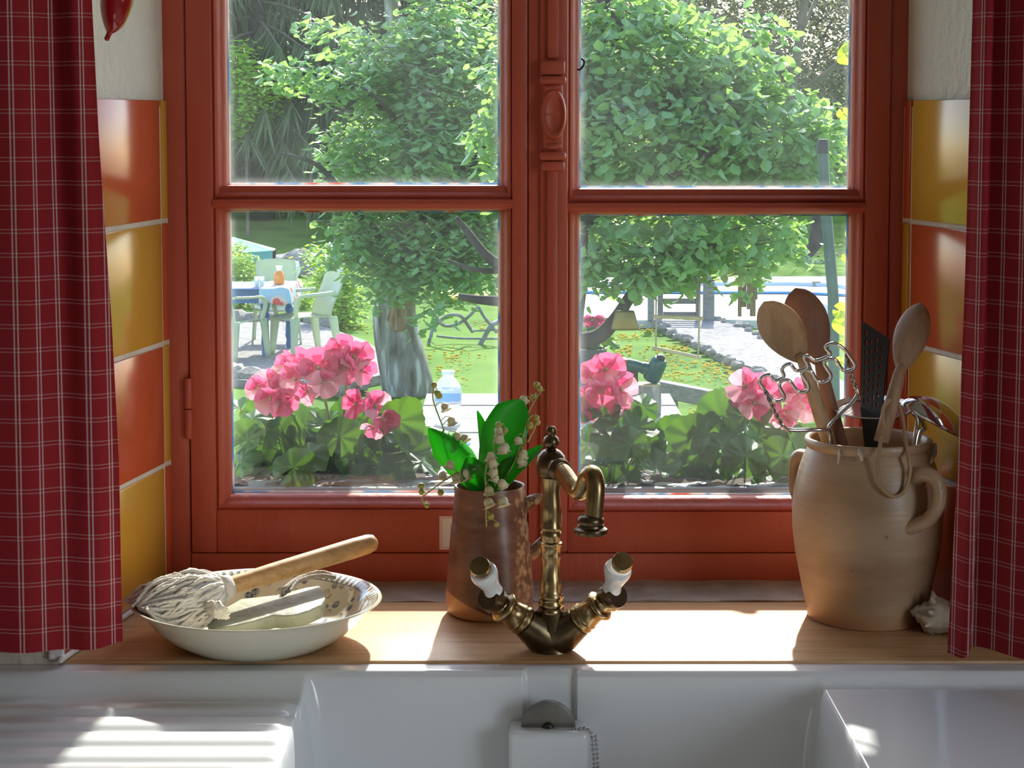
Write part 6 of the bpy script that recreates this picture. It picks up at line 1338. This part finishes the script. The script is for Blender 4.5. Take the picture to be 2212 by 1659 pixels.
MB().tube([Vector((P(571, 600, Yp).x * 0 + pc_.x, Yp, GROUND)), ap], 0.025, 10).build('pole', MATS['dark_iron'], PA, smooth=0)
# white garden things beyond the table
WS = P(622, 585, 27)
tubo = thing('white_planter', Vector((WS.x, 27, WS.z - 0.15)), 'round white planter among rocks behind the carafe', 'planter')
MB().lathe([(0, -0.16), (0.12, -0.16), (0.2, 0.0), (0.17, 0.14), (0.14, 0.15), (0.15, 0.0), (0, -0.1)], 20, Matrix.Translation(WS)).build('pot', MATS['white_plastic'], tubo, smooth=40)
MB().sphere(WS + Vector((0, 0, 0.1)), 0.12, 10, 6).build('soil', MATS['soil'], tubo, smooth=0)
for i, (x, y, s) in enumerate(((605, 590, 0.32), (640, 575, 0.42), (660, 595, 0.3), (585, 600, 0.3))):
    p = P(x, y, 28.5); o = inst(ROCKS[i], 'rockery_stone', None, Matrix.Translation(p) @ Matrix.Diagonal((s * 1.2, s, s * 0.8, 1)))
    tag(o, ['grey rockery boulder left of the white planter', 'largest rockery boulder above the carafe', 'rockery boulder farthest right of the white planter', 'low rockery boulder behind the tumblers'][i], 'boulder', 'rockery behind the table')

# ================================================================== picnic table with bottle, log, drill and pot
wood_mat('grey_wood', [(0.22, 0.20, 0.18), (0.33, 0.31, 0.28), (0.42, 0.40, 0.36)], rough=0.8, scale=(2, 14, 14), ring=4, bump=0.3)
TTZ = GROUND + 0.75
pa = [PZ(890, 925, TTZ), PZ(960, 848, TTZ), PZ(1476, 848, TTZ), PZ(1476, 925, TTZ)]
yA, yB = PZ(960, 925, TTZ).y - 1.2, PZ(960, 850, TTZ).y
xA, xB = PZ(905, 905, TTZ).x, PZ(1475, 900, TTZ).x
PT = thing('picnic_table', Vector(((xA + xB) / 2, (yA + yB) / 2, GROUND)), 'weathered grey plank table below the apple tree', 'table')
nb_ = 5; w_ = (yB - yA) / nb_
for i in range(nb_):
    MB().box((xA - 0.12 * (nb_ - i) * 0, yA + i * w_ + 0.012, TTZ - 0.035), (xB, yA + (i + 1) * w_ - 0.012, TTZ + rq.uniform(-0.003, 0.003))).build('plank', MATS['grey_wood'], PT, bevel=0.004)
for lx_ in (xA + 0.25, xB - 0.25):
    for ly_ in (yA + 0.2, yB - 0.2): MB().box((lx_ - 0.045, ly_ - 0.045, GROUND - 0.02), (lx_ + 0.045, ly_ + 0.045, TTZ - 0.036)).build('leg', MATS['grey_wood'], PT, bevel=0.004)
    MB().box((lx_ - 0.04, yA + 0.05, TTZ - 0.10), (lx_ + 0.04, yB - 0.05, TTZ - 0.036)).build('cross_bar', MATS['grey_wood'], PT)
cloth_mat('red_white_cloth', (0.85, 0.78, 0.75), (0.80, 0.10, 0.07), (0.85, 0.45, 0.40), 5.0)
c0 = PZ(985, 920, TTZ + 0.004); c1 = PZ(1120, 1000, TTZ + 0.004)
cl2 = MB().grid(lambda u, v: (c0.x - 0.05 + 0.75 * u, max(yA - 0.02, yA + 0.55 - 0.95 * v), TTZ + 0.006 - (max(0, 0.95 * v - 0.57)) * 0.95 + 0.004 * math.sin(u * 20)), 20, 16).build('table_runner', MATS['red_white_cloth'], smooth=50)
cl2.modifiers.new('thickness', 'SOLIDIFY').thickness = 0.003; tag(cl2, 'red and white patterned cloth over the near edge of grey table', 'tablecloth')
# water bottle
bo = PZ(968, 918, TTZ); bo.z = TTZ + 0.004; k2 = ZD(bo.y); Hb = 118 * k2
def bottle_mat():
    m, ns, ln = newmat('bottle_plastic'); out = N(ns, 'ShaderNodeOutputMaterial'); a = N(ns, 'ShaderNodeBsdfTransparent'); a.inputs[0].default_value = (0.86, 0.90, 0.93, 1)
    g = N(ns, 'ShaderNodeBsdfGlossy', Roughness=0.12); d = N(ns, 'ShaderNodeBsdfTranslucent'); d.inputs[0].default_value = (0.82, 0.86, 0.92, 1)
    m1 = N(ns, 'ShaderNodeMixShader'); m1.inputs[0].default_value = 0.22; ln.new(a.outputs[0], m1.inputs[1]); ln.new(g.outputs[0], m1.inputs[2])
    m2 = N(ns, 'ShaderNodeMixShader'); m2.inputs[0].default_value = 0.30; ln.new(m1.outputs[0], m2.inputs[1]); ln.new(d.outputs[0], m2.inputs[2]); ln.new(m2.outputs[0], out.inputs[0]); return m
bottle_mat()
BO = thing('water_bottle', bo, 'clear plastic water bottle with blue label on the grey table', 'bottle')
rb_ = 29 * k2
prb = [(0, 0), (rb_ * 0.9, 0), (rb_, Hb * 0.03)] + [(rb_ * (0.94 if i % 2 else 1.0), Hb * (0.05 + 0.045 * i)) for i in range(8)] + [(rb_, Hb * 0.42), (rb_, Hb * 0.66), (rb_ * 0.96, Hb * 0.72), (rb_ * 0.7, Hb * 0.82), (rb_ * 0.42, Hb * 0.89), (rb_ * 0.40, Hb * 0.94), (0, Hb * 0.94)]
MB().lathe(prb, 28, Matrix.Translation(bo)).build('bottle_body', MATS['bottle_plastic'], BO, smooth=40)
MB().lathe([(0, Hb * 0.935), (rb_ * 0.5, Hb * 0.935), (rb_ * 0.5, Hb), (0, Hb)], 20, Matrix.Translation(bo)).build('cap', MATS['white_plastic'], BO, smooth=40)
def label_mat():
    m, ns, ln = newmat('bottle_label'); out = N(ns, 'ShaderNodeOutputMaterial'); b = N(ns, 'ShaderNodeBsdfPrincipled', Roughness=0.4)
    tc = N(ns, 'ShaderNodeTexCoord'); sp = N(ns, 'ShaderNodeSeparateXYZ'); ln.new(tc.outputs['Generated'], sp.inputs[0])
    nz = N(ns, 'ShaderNodeTexNoise', Scale=14.0, Detail=2.0); ln.new(tc.outputs['Object'], nz.inputs['Vector'])
    ad = N(ns, 'ShaderNodeMath', operation='MULTIPLY_ADD'); ln.new(nz.outputs['Fac'], ad.inputs[0]); ad.inputs[1].default_value = 0.35; ln.new(sp.outputs[2], ad.inputs[2])
    rp = ramp(ns, [(0.0, (0.80, 0.80, 0.84)), (0.22, (0.70, 0.42, 0.46)), (0.30, (0.82, 0.84, 0.88)), (0.45, (0.30, 0.48, 0.80)), (0.95, (0.28, 0.50, 0.85)), (1.0, (0.7, 0.8, 0.9))]); ln.new(ad.outputs[0], rp.inputs[0]); ln.new(rp.outputs[0], b.inputs['Base Color']); ln.new(b.outputs[0], out.inputs[0]); return m
label_mat()
MB().lathe([(rb_ * 1.015, Hb * 0.40), (rb_ * 1.015, Hb * 0.66)], 28, Matrix.Translation(bo)).build('label_wrap', MATS['bottle_label'], BO, smooth=0)
# blue tub standing on the table behind the left geranium
to = PZ(955, 1040, TTZ); to.z = TTZ + 0.004; mat('blue_tub', [(0.20, 0.36, 0.52), (0.26, 0.42, 0.58)], rough=0.4, scale=5)
kt = ZD(to.y)
o = MB().lathe([(0, 0), (50 * kt, 0), (58 * kt, 78 * kt), (62 * kt, 80 * kt), (62 * kt, 84 * kt), (55 * kt, 84 * kt), (46 * kt, 4 * kt), (0, 4 * kt)], 32, Matrix.Translation(to)).build('blue_tub', MATS['blue_tub'], smooth=40, origin=to)
tag(o, 'round blue plastic tub on the grey table below the bottle', 'tub')
# log with cordless drill
lo_ = PZ(1396, 893, TTZ); lo_.z = TTZ + 0.003; kl = ZD(lo_.y)
mat('cut_wood', [(0.62, 0.42, 0.22), (0.74, 0.56, 0.34)], rough=0.8, scale=18)
LG = thing('log_block', lo_, 'sawn mossy log standing upright on the grey table', 'log')
mb = MB().lathe([(0, 0), (31 * kl, 0), (32 * kl, 20 * kl), (31 * kl, 62 * kl), (0, 62 * kl)], 28, Matrix.Translation(lo_))
mb.v = [tuple(Vector(v) + Vector((v[0] - lo_.x, v[1] - lo_.y, 0)) * 0.10 * mnoise.noise((v[0] * 30, v[1] * 30, v[2] * 6))) for v in mb.v]
mb.build('bark', MATS['bark'], LG, smooth=40)
MB().lathe([(0, 62.2 * kl), (30 * kl, 62.2 * kl), (30 * kl, 64.5 * kl), (0, 65 * kl)], 28, Matrix.Translation(lo_)).build('cut_face', MATS['cut_wood'], LG, smooth=40)
mat('drill_green', [(0.010, 0.07, 0.065), (0.016, 0.095, 0.085)], rough=0.35, scale=10); mat('drill_black', (0.02, 0.02, 0.022), rough=0.5); mat('drill_red', (0.45, 0.02, 0.015), rough=0.4)
yd = lo_.y; tpz = lo_.z + 65 * kl
DR = thing('cordless_drill', lo_ + Vector((0, 0, 65 * kl)), 'dark green cordless drill lying on the sawn log', 'drill')
q0, q1 = P(1408, 815, yd), P(1428, 772, yd - 0.04); dv = (q1 - q0).normalized(); Ld = (q1 - q0).length
MB().lathe([(0, -0.02), (16 * kl, -0.02), (19 * kl, -0.008), (19 * kl, Ld * 0.62), (17 * kl, Ld * 0.84), (13 * kl, Ld * 0.94), (0, Ld * 0.95)], 20, Matrix.Translation(q0) @ frame_from(dv)).build('motor_housing', MATS['drill_green'], DR, smooth=40)
MB().lathe([(0, Ld * 0.92), (10 * kl, Ld * 0.92), (9 * kl, Ld * 1.06), (5 * kl, Ld * 1.12), (0, Ld * 1.12)], 16, Matrix.Translation(q0) @ frame_from(dv)).build('chuck', MATS['drill_black'], DR, smooth=40)
MB().tube(spline([P(1412, 800, yd - 0.01), P(1390, 795, yd), P(1365, 788, yd), P(1345, 790, yd)], 5), [14 * kl] * 6 + [12 * kl] * 5 + [14 * kl] * 5, 14).build('grip', MATS['drill_green'], DR, smooth=0)
p_ = P(1338, 790, yd); MB().box((p_.x - 20 * kl, p_.y - 0.05, p_.z - 18 * kl), (p_.x + 16 * kl, p_.y + 0.05, p_.z + 17 * kl)).build('battery', MATS['drill_black'], DR, bevel=0.01)
p_ = P(1342, 782, yd - 0.052); MB().box((p_.x - 8 * kl, p_.y - 0.004, p_.z - 4 * kl), (p_.x + 12 * kl, p_.y + 0.004, p_.z + 5 * kl)).build('battery_button', MATS['drill_red'], DR)
MB().box((lo_.x - 0.12, yd + 0.02, tpz - 0.01), (lo_.x - 0.05, yd + 0.07, tpz + 0.10)).build('battery_foot', MATS['drill_black'], DR, bevel=0.008)
# weathered beam behind the log
q0, q1 = P(1425, 838, yB + 0.5), P(1640, 880, yB + 0.3); kb = ZD(yB + 0.4)
BE = thing('wooden_beam', Vector((q0.x, yB + 0.5, GROUND)), 'thick grey wooden beam running right from the sawn log', 'beam')
MB().prism([q0 + Vector((0, 0, 14 * kb)), q1 + Vector((0, 0, 14 * kb)), q1 - Vector((0, 0, 22 * kb)), q0 - Vector((0, 0, 22 * kb))], (0, 0.14, 0)).build('beam', MATS['grey_wood'], BE, bevel=0.008)
for q in (q0 + Vector((0.08, 0.06, 0)), q1 + Vector((-0.1, 0.06, 0))): MB().box((q.x - 0.05, q.y - 0.04, GROUND - 0.02), (q.x + 0.05, q.y + 0.06, q.z - 22 * kb)).build('post', MATS['grey_wood'], BE)
# far potted geranium on the table
fo_ = PZ(1276, 880, TTZ); fo_.z = TTZ + 0.003; kf = ZD(fo_.y)
FP = thing('potted_geranium', fo_, 'small pink geranium in a dark pot beside the drill', 'geranium')
pz = P(1276, 752, fo_.y).z - fo_.z
mat('dark_pot', [(0.045, 0.045, 0.05), (0.08, 0.08, 0.085)], rough=0.5, scale=6)
MB().lathe([(0, 0), (22 * kf, 0), (32 * kf, pz * 0.9), (35 * kf, pz * 0.9), (35 * kf, pz), (30 * kf, pz), (28 * kf, pz * 0.92), (0, pz * 0.92)], 28, Matrix.Translation(fo_)).build('pot', MATS['dark_pot'], FP, smooth=40)
for i in range(44):
    p = P(1282 + rq.gauss(0, 17), 730 + rq.gauss(0, 13), fo_.y + rq.uniform(-0.08, 0.08)); r = rq.uniform(9, 14) * kf
    inst(rq.choice(LEAVES), 'leaf', FP, Matrix.Translation(p) @ rot_to((rq.uniform(-0.8, 0.8), rq.uniform(-1, 0), rq.uniform(0, 1)), rq.uniform(0, 6)) @ Matrix.Diagonal((r, r, r, 1)))
for i in range(4): MB().tube(spline([fo_ + Vector((0, 0, pz * 0.9)), P(1280 + 6 * i, 735, fo_.y), P(1268 + 10 * i, 698, fo_.y)], 4), 0.005, 6).build('stem', MATS['geranium_stem'], FP, smooth=0)
for i in range(16):
    p = P(rq.choice([1272, 1282, 1290]) + rq.gauss(0, 7), 690 + rq.gauss(0, 5), fo_.y - 0.03)
    fo2 = inst(CALYX, 'floret', FP, Matrix.Translation(p) @ Matrix.Diagonal((0.006, 0.006, 0.006, 1)))
    for k in range(5):
        r = 8 * kf; inst(PET[rq.choice([0, 1, 2, 3])], 'petal', fo2, Matrix.Translation(p) @ rot_to((rq.uniform(-0.5, 0.5), -1, rq.uniform(-0.2, 0.8)), k * 1.256) @ Matrix.Diagonal((r, r, r, 1)))

# ================================================================== hanging things under the dark tree
Yh = Y2 - 0.35; kh = ZD(Yh)
mat('bell_brass', [(0.12, 0.10, 0.03), (0.20, 0.165, 0.05)], rough=0.4, metal=0.7, scale=10); mat('rope', [(0.36, 0.30, 0.20), (0.50, 0.43, 0.30)], rough=0.9, scale=60)
b0 = P(1350, 671, Yh); CB = thing('cow_bell', b0, 'olive brass cow bell hanging under the dark tree', 'bell')
def sec(z, w, d): return [Vector((b0.x + sx * w, b0.y + sy * d, z)) for sx, sy in ((-1, -1), (1, -1), (1, 1), (-1, 1))]
zt_, zb2 = b0.z, P(1350, 711, Yh).z
cbm = MB().prism(sec(zb2, 31 * kh, 0.045), (0, 0, 0), sec(zt_, 20 * kh, 0.028)); cbm.build('bell_body', MATS['bell_brass'], CB, bevel=0.008, bseg=3, smooth=45)
MB().tube(spline([b0 - Vector((0, 0, 0.01)), b0 + Vector((0.004, 0, 0.05)), P(1362, 640, Yh), P(1368, 600, Yh + 0.1)], 4), 0.010, 8, flat=0.5).build('strap', MATS['dark_bark'], CB, smooth=0)
Yw = Y2 - 0.2
SW = thing('rope_ladder_swing', P(1465, 772, Yw), 'small wooden rope trapeze hanging under the dark tree', 'swing')
mat('bar_wood', [(0.50, 0.40, 0.22), (0.62, 0.52, 0.32)], rough=0.7, scale=20)
for a, b in (((1411, 684), (1519, 688)), ((1409, 751), (1514, 773))):
    MB().tube([P(*a, Yw), P(*b, Yw)], 4.2 * ZD(Yw), 10).build('bar', MATS['bar_wood'], SW, smooth=40)
for t_, m_, b_ in ((1418, 1417, 1417), (1512, 1511, 1508)):
    MB().tube([P(t_, 520, Yw), P(m_, 685, Yw), P(b_, 752 if b_ < 1450 else 771, Yw)], 1.9 * ZD(Yw), 6).build('rope', MATS['rope'], SW, smooth=0)
Yc = Y2 + 0.3; kc2 = ZD(Yc)
HB = thing('hanging_boards', P(1617, 690, Yc), 'weathered brown boards hanging from the dark tree by the pool', 'boards')
wood_mat('brown_board', [(0.15, 0.10, 0.065), (0.24, 0.17, 0.12), (0.30, 0.22, 0.16)], rough=0.8, scale=(12, 12, 2), ring=4, bump=0.3)
for x0, x1, y0_, y1_, dy in ((1594, 1603, 575, 684, 0.0), (1601, 1614, 560, 664, 0.01), (1613, 1626, 560, 668, -0.01), (1621, 1634, 570, 684, 0.012), (1633, 1638, 590, 648, 0.02)):
    a, b = P(x0, y1_, Yc), P(x1, y0_, Yc); MB().box((a.x, Yc + dy, a.z), (b.x, Yc + dy + 0.018, b.z)).build('board', MATS['brown_board'], HB, bevel=0.003)
MB().tube([P(1616, 565, Yc), P(1616, 520, Yc)], 0.005, 6).build('rope', MATS['rope'], HB)
# ---- green post
Yg = 6.4; kg = ZD(Yg)
mat('green_post', [(0.045, 0.095, 0.085), (0.07, 0.13, 0.115)], rough=0.45, scale=8)
GP = thing('green_post', Vector((P(1808, 700, Yg).x, Yg, GROUND)), 'dark green metal post standing near the right pane', 'post')
MB().tube([Vector((P(1815, 900, Yg).x, Yg, GROUND - 0.03)), P(1800, 640, Yg), P(1783, 440, Yg), P(1777, 318, Yg)], 12.5 * kg, 18).build('pole', MATS['green_post'], GP, smooth=40)
MB().lathe([(0, -0.02), (13.5 * kg, -0.02), (13.5 * kg, 0.03), (11 * kg, 0.045), (0, 0.045)], 18, Matrix.Translation(P(1777, 322, Yg))).build('cap', MATS['drill_black'], GP, smooth=40)
# ---- gate, gate posts, pool
Yq = PZ(1470, 692, GROUND + 0.09).y; kq = ZD(Yq)
wood_mat('gate_wood', [(0.11, 0.095, 0.08), (0.18, 0.16, 0.14), (0.24, 0.21, 0.19)], rough=0.8, scale=(2, 10, 10), ring=4, bump=0.3)
GA = thing('wooden_gate', Vector((P(1468, 690, Yq).x, Yq, GROUND + 0.09)), 'dark wooden slatted gate at the end of the gravel path', 'gate')
def brd(nm, x0, y0_, x1, y1_, par, m, d=0.03, dy=0):
    a, b = P(x0, y1_, Yq), P(x1, y0_, Yq); MB().box((a.x, Yq + dy, a.z), (b.x, Yq + dy + d, b.z)).build(nm, m, par, bevel=0.004)
for x0, x1 in ((1421, 1433), (1503, 1514)): brd('stile', x0, 586, x1, 690, GA, MATS['gate_wood'], 0.05)
for y0_, y1_ in ((588, 599), (617, 629), (645, 657), (674, 684)): brd('slat', 1433, y0_, 1503, y1_, GA, MATS['gate_wood'], 0.025, 0.012)
for x0, x1, lab in ((1520, 1544, 'thick grey post right of the slatted gate'), (1400, 1414, 'thin grey post left of the slatted gate')):
    o = thing('gate_post', Vector((P((x0 + x1) / 2, 690, Yq).x, Yq, GROUND + 0.07)), lab, 'post', 'gate posts')
    brd('shaft', x0, 584, x1, 694, o, MATS['grey_wood'], 0.14); brd('cap', x0 - 2, 578, x1 + 2, 584, o, MATS['grey_wood'], 0.16, -0.01)
def water_mat():
    m, ns, ln = newmat('pool_water'); out = N(ns, 'ShaderNodeOutputMaterial'); b = N(ns, 'ShaderNodeBsdfPrincipled', Roughness=0.5); b.inputs['Base Color'].default_value = (0.06, 0.36, 0.78, 1)
    tc = N(ns, 'ShaderNodeTexCoord'); nz = N(ns, 'ShaderNodeTexNoise', Scale=6.0, Detail=3.0); ln.new(tc.outputs['Object'], nz.inputs['Vector']); bp = N(ns, 'ShaderNodeBump', Strength=0.2, Distance=0.02); ln.new(nz.outputs['Fac'], bp.inputs['Height']); ln.new(bp.outputs[0], b.inputs['Normal']); ln.new(b.outputs[0], out.inputs[0]); return m
water_mat(); mat('pool_liner', (0.06, 0.36, 0.78), rough=0.3); mat('pool_coping', [(0.70, 0.69, 0.66), (0.78, 0.77, 0.74)], rough=0.6, scale=3)
PO_ = thing('swimming_pool', PZ(1560, 630, GROUND), 'swimming pool with a blue rim beyond the gate', 'pool')
zc = GROUND + 0.10
pp_ = [PZ(1180, 620, zc), PZ(1700, 619, zc), PZ(1800, 622, zc), PZ(1835, 630, zc), PZ(1835, 640, zc), PZ(1780, 637, zc), PZ(1700, 634, zc), PZ(1180, 633, zc)]
MB().prism(pp_, (0, 0, 0.03)).build('water', MATS['pool_water'], PO_)
# blue upright band of the far pool wall and the pale coping in front
w0 = [PZ(x, y, zc) for x, y in ((1180, 622), (1700, 621), (1800, 624), (1842, 632))]
for a, b in zip(w0, w0[1:]): MB().prism([a, b, b + Vector((0, 0, 0.03)), a + Vector((0, 0, 0.03))], (0, 0.05, 0)).build('liner_band', MATS['pool_liner'], PO_); MB().prism([a + Vector((0, 0, 0.031)), b + Vector((0, 0, 0.031)), b + Vector((0, 0.5, 0.031)), a + Vector((0, 0.5, 0.031))], (0, 0, 0.05)).build('coping', MATS['pool_coping'], PO_)
so_ = P(1764, 625, 25.2)
o = thing('wooden_stake', Vector((so_.x, 25.2, GROUND + 0.09)), 'short pale wooden stake in front of the pool', 'stake')
MB().box((so_.x - 0.055, 25.2, GROUND + 0.07), (so_.x + 0.055, 25.28, P(1764, 612, 25.2).z)).build('shaft', MATS['bar_wood'], o, bevel=0.006)
MB().box((so_.x - 0.06, 25.195, P(1764, 612, 25.2).z + 0.001), (so_.x + 0.06, 25.285, P(1764, 610, 25.2).z + 0.012)).build('cap', MATS['bar_wood'], o)
# ---- bent-branch garden seat, yellow lounger, washing
Yr = PZ(1040, 748, GROUND).y; kr = ZD(Yr)
mat('grey_branch', [(0.16, 0.16, 0.16), (0.30, 0.30, 0.30)], rough=0.8, scale=10, bump=0.4)
RS = thing('bent_branch_seat', Vector((P(1005, 740, Yr).x, Yr, GROUND)), 'rustic grey seat of bent branches on the lawn', 'garden seat')
cc = lambda x, y, d=0: P(900 + x / 5.53, 480 + y / 5.53, Yr + d)
for pts_, r in (([(170, 1370), (190, 1290), (260, 1200), (360, 1125), (470, 1105), (550, 1140), (620, 1240), (670, 1310)], 4.0), ([(180, 1050), (250, 1150), (300, 1220), (380, 1240), (480, 1220), (580, 1160), (660, 1090), (720, 1010)], 3.6), ([(740, 1010), (800, 1120), (880, 1220), (960, 1320)], 3.4), ([(660, 1300), (800, 1292), (1100, 1288)], 2.2), ([(240, 1360), (480, 1385), (760, 1390), (1000, 1392)], 2.6), ([(740, 1490), (800, 1390), (880, 1250), (960, 1195), (1050, 1180)], 5.5), ([(165, 1380), (150, 1420), (140, 1480)], 4.0)):
    MB().tube(spline([cc(x, y, rq.uniform(-0.08, 0.08)) for x, y in pts_], 6), r * kr, 8).build('bent_branch', MATS['grey_branch'], RS, smooth=0)
Yl = 24.0
mat('yellow_cloth', [(0.80, 0.66, 0.02), (0.86, 0.74, 0.04)], rough=0.7, scale=4, trans=0.25)
YL = thing('yellow_lounger', Vector((P(1040, 660, Yl).x, Yl, GROUND)), 'bright yellow garden lounger beyond the bent-branch seat', 'lounger')
ly = [P(945, 652, Yl), P(1000, 655, Yl), P(1060, 660, Yl), P(1110, 648, Yl), P(1150, 622, Yl)]
for i, (a, b) in enumerate(zip(ly, ly[1:])): MB().prism([a, b, b + Vector((0, 0.5, 0.08)), a + Vector((0, 0.5, 0.08))], (0, 0, 0.07)).build('cushion', MATS['yellow_cloth'], YL, bevel=0.02)
for q in (ly[0], ly[2], ly[3]):
    for e in (0.02, 0.46): MB().tube([q + Vector((0.1, e, 0)), Vector((q.x + 0.1, q.y + e, GROUND - 0.02))], 0.018, 8).build('leg', MATS['grey_branch'], YL, smooth=0)
Yw2 = 26.0
mat('white_cotton', (0.85, 0.85, 0.86), rough=0.8, trans=0.35)
WA = MB().grid(lambda u, v: P(1012 + 50 * u, 522 + 62 * v + 4 * math.sin(u * 9), Yw2 + 0.05 * math.sin(u * 14)), 16, 6).build('white_sheet', MATS['white_cotton'], smooth=0); WA.modifiers.new('thickness', 'SOLIDIFY').thickness = 0.004
tag(WA, 'white sheet hung out behind the dark branches', 'washing')
WL = MB().tube([P(880, 518, Yw2), P(1040, 521, Yw2), P(1240, 519, Yw2)], 0.008, 6).build('washing_line', MATS['rope'])
tag(WL, 'thin washing line carrying the white sheet', 'washing line')
# ---- vine tips at the right edge of the right leaf
mat('vine_leaf', [(0.30, 0.46, 0.04), (0.42, 0.56, 0.06)], rough=0.5, scale=30, trans=0.5, tcol=(0.60, 0.80, 0.05))
VN = thing('vine', Vector((P(1870, 900, 0.3).x, 0.3, 0.896)), 'yellow-green vine climbing outside the right edge of the window', 'vine')
MB().tube(spline([Vector((P(1885, 900, 0.3).x, 0.3, 0.89)), P(1872, 700, 0.3), P(1862, 420, 0.3), P(1866, 150, 0.3), P(1858, -200, 0.3)], 6), 0.003, 7).build('stem', MATS['twig'], VN, smooth=0)
vm = []
for k in range(3):
    me = LEAVES[k].copy(); me.materials.clear(); me.materials.append(MATS['vine_leaf']); vm.append(me)
for x, y, r in ((1826, 118, 22), (1838, 100, 20), (1822, 245, 14), (1815, 672, 18), (1820, 700, 22), (1832, 690, 20), (1826, 735, 14), (1815, 780, 12), (1845, 300, 20), (1850, 500, 22), (1829, 555, 12)):
    p = P(x, y, 0.3); s = r * ZD(0.3)
    inst(rq.choice(vm), 'leaf', VN, Matrix.Translation(p) @ rot_to((rq.uniform(-0.6, 0.2), -1, rq.uniform(-0.2, 0.6)), rq.uniform(0, 6)) @ Matrix.Diagonal((s, s, s, 1)))
    MB().tube([p, P(1864, y + 25, 0.3)], 0.001, 5).build('tendril', MATS['geranium_stem'], VN)
# ================================================================== outdoor colours, brought to the strength of the May sun
def scale_mat(name, k):
    for n in MATS[name].node_tree.nodes:
        if n.type == 'VALTORGB':
            for e in n.color_ramp.elements: e.color = (e.color[0] * k, e.color[1] * k, e.color[2] * k, 1)
        elif n.type == 'BSDF_PRINCIPLED' and not n.inputs['Base Color'].is_linked:
            c = n.inputs['Base Color'].default_value; n.inputs['Base Color'].default_value = (c[0] * k, c[1] * k, c[2] * k, 1)
        elif n.type == 'BSDF_TRANSLUCENT' and not n.inputs[0].is_linked:
            c = n.inputs[0].default_value; n.inputs[0].default_value = (c[0] * k, c[1] * k, c[2] * k, 1)
for nm in 'gravel rock bark twig grey_wood'.split(): scale_mat(nm, 0.72)
for nm in 'apple_leaf maple_leaf conifer_needle olive_leaf lime_leaf'.split(): scale_mat(nm, 0.98)
scale_mat('lime_leaf', 1.4); scale_mat('lawn', 0.50); scale_mat('paving', 0.8)
for nm in 'geranium_leaf petal petal_pale petal_blotch pale_green_plastic blue_paint turquoise dandelion vine_leaf flowered_cloth red_white_cloth pool_water yellow_cloth cut_wood bar_wood'.split(): scale_mat(nm, 0.80)
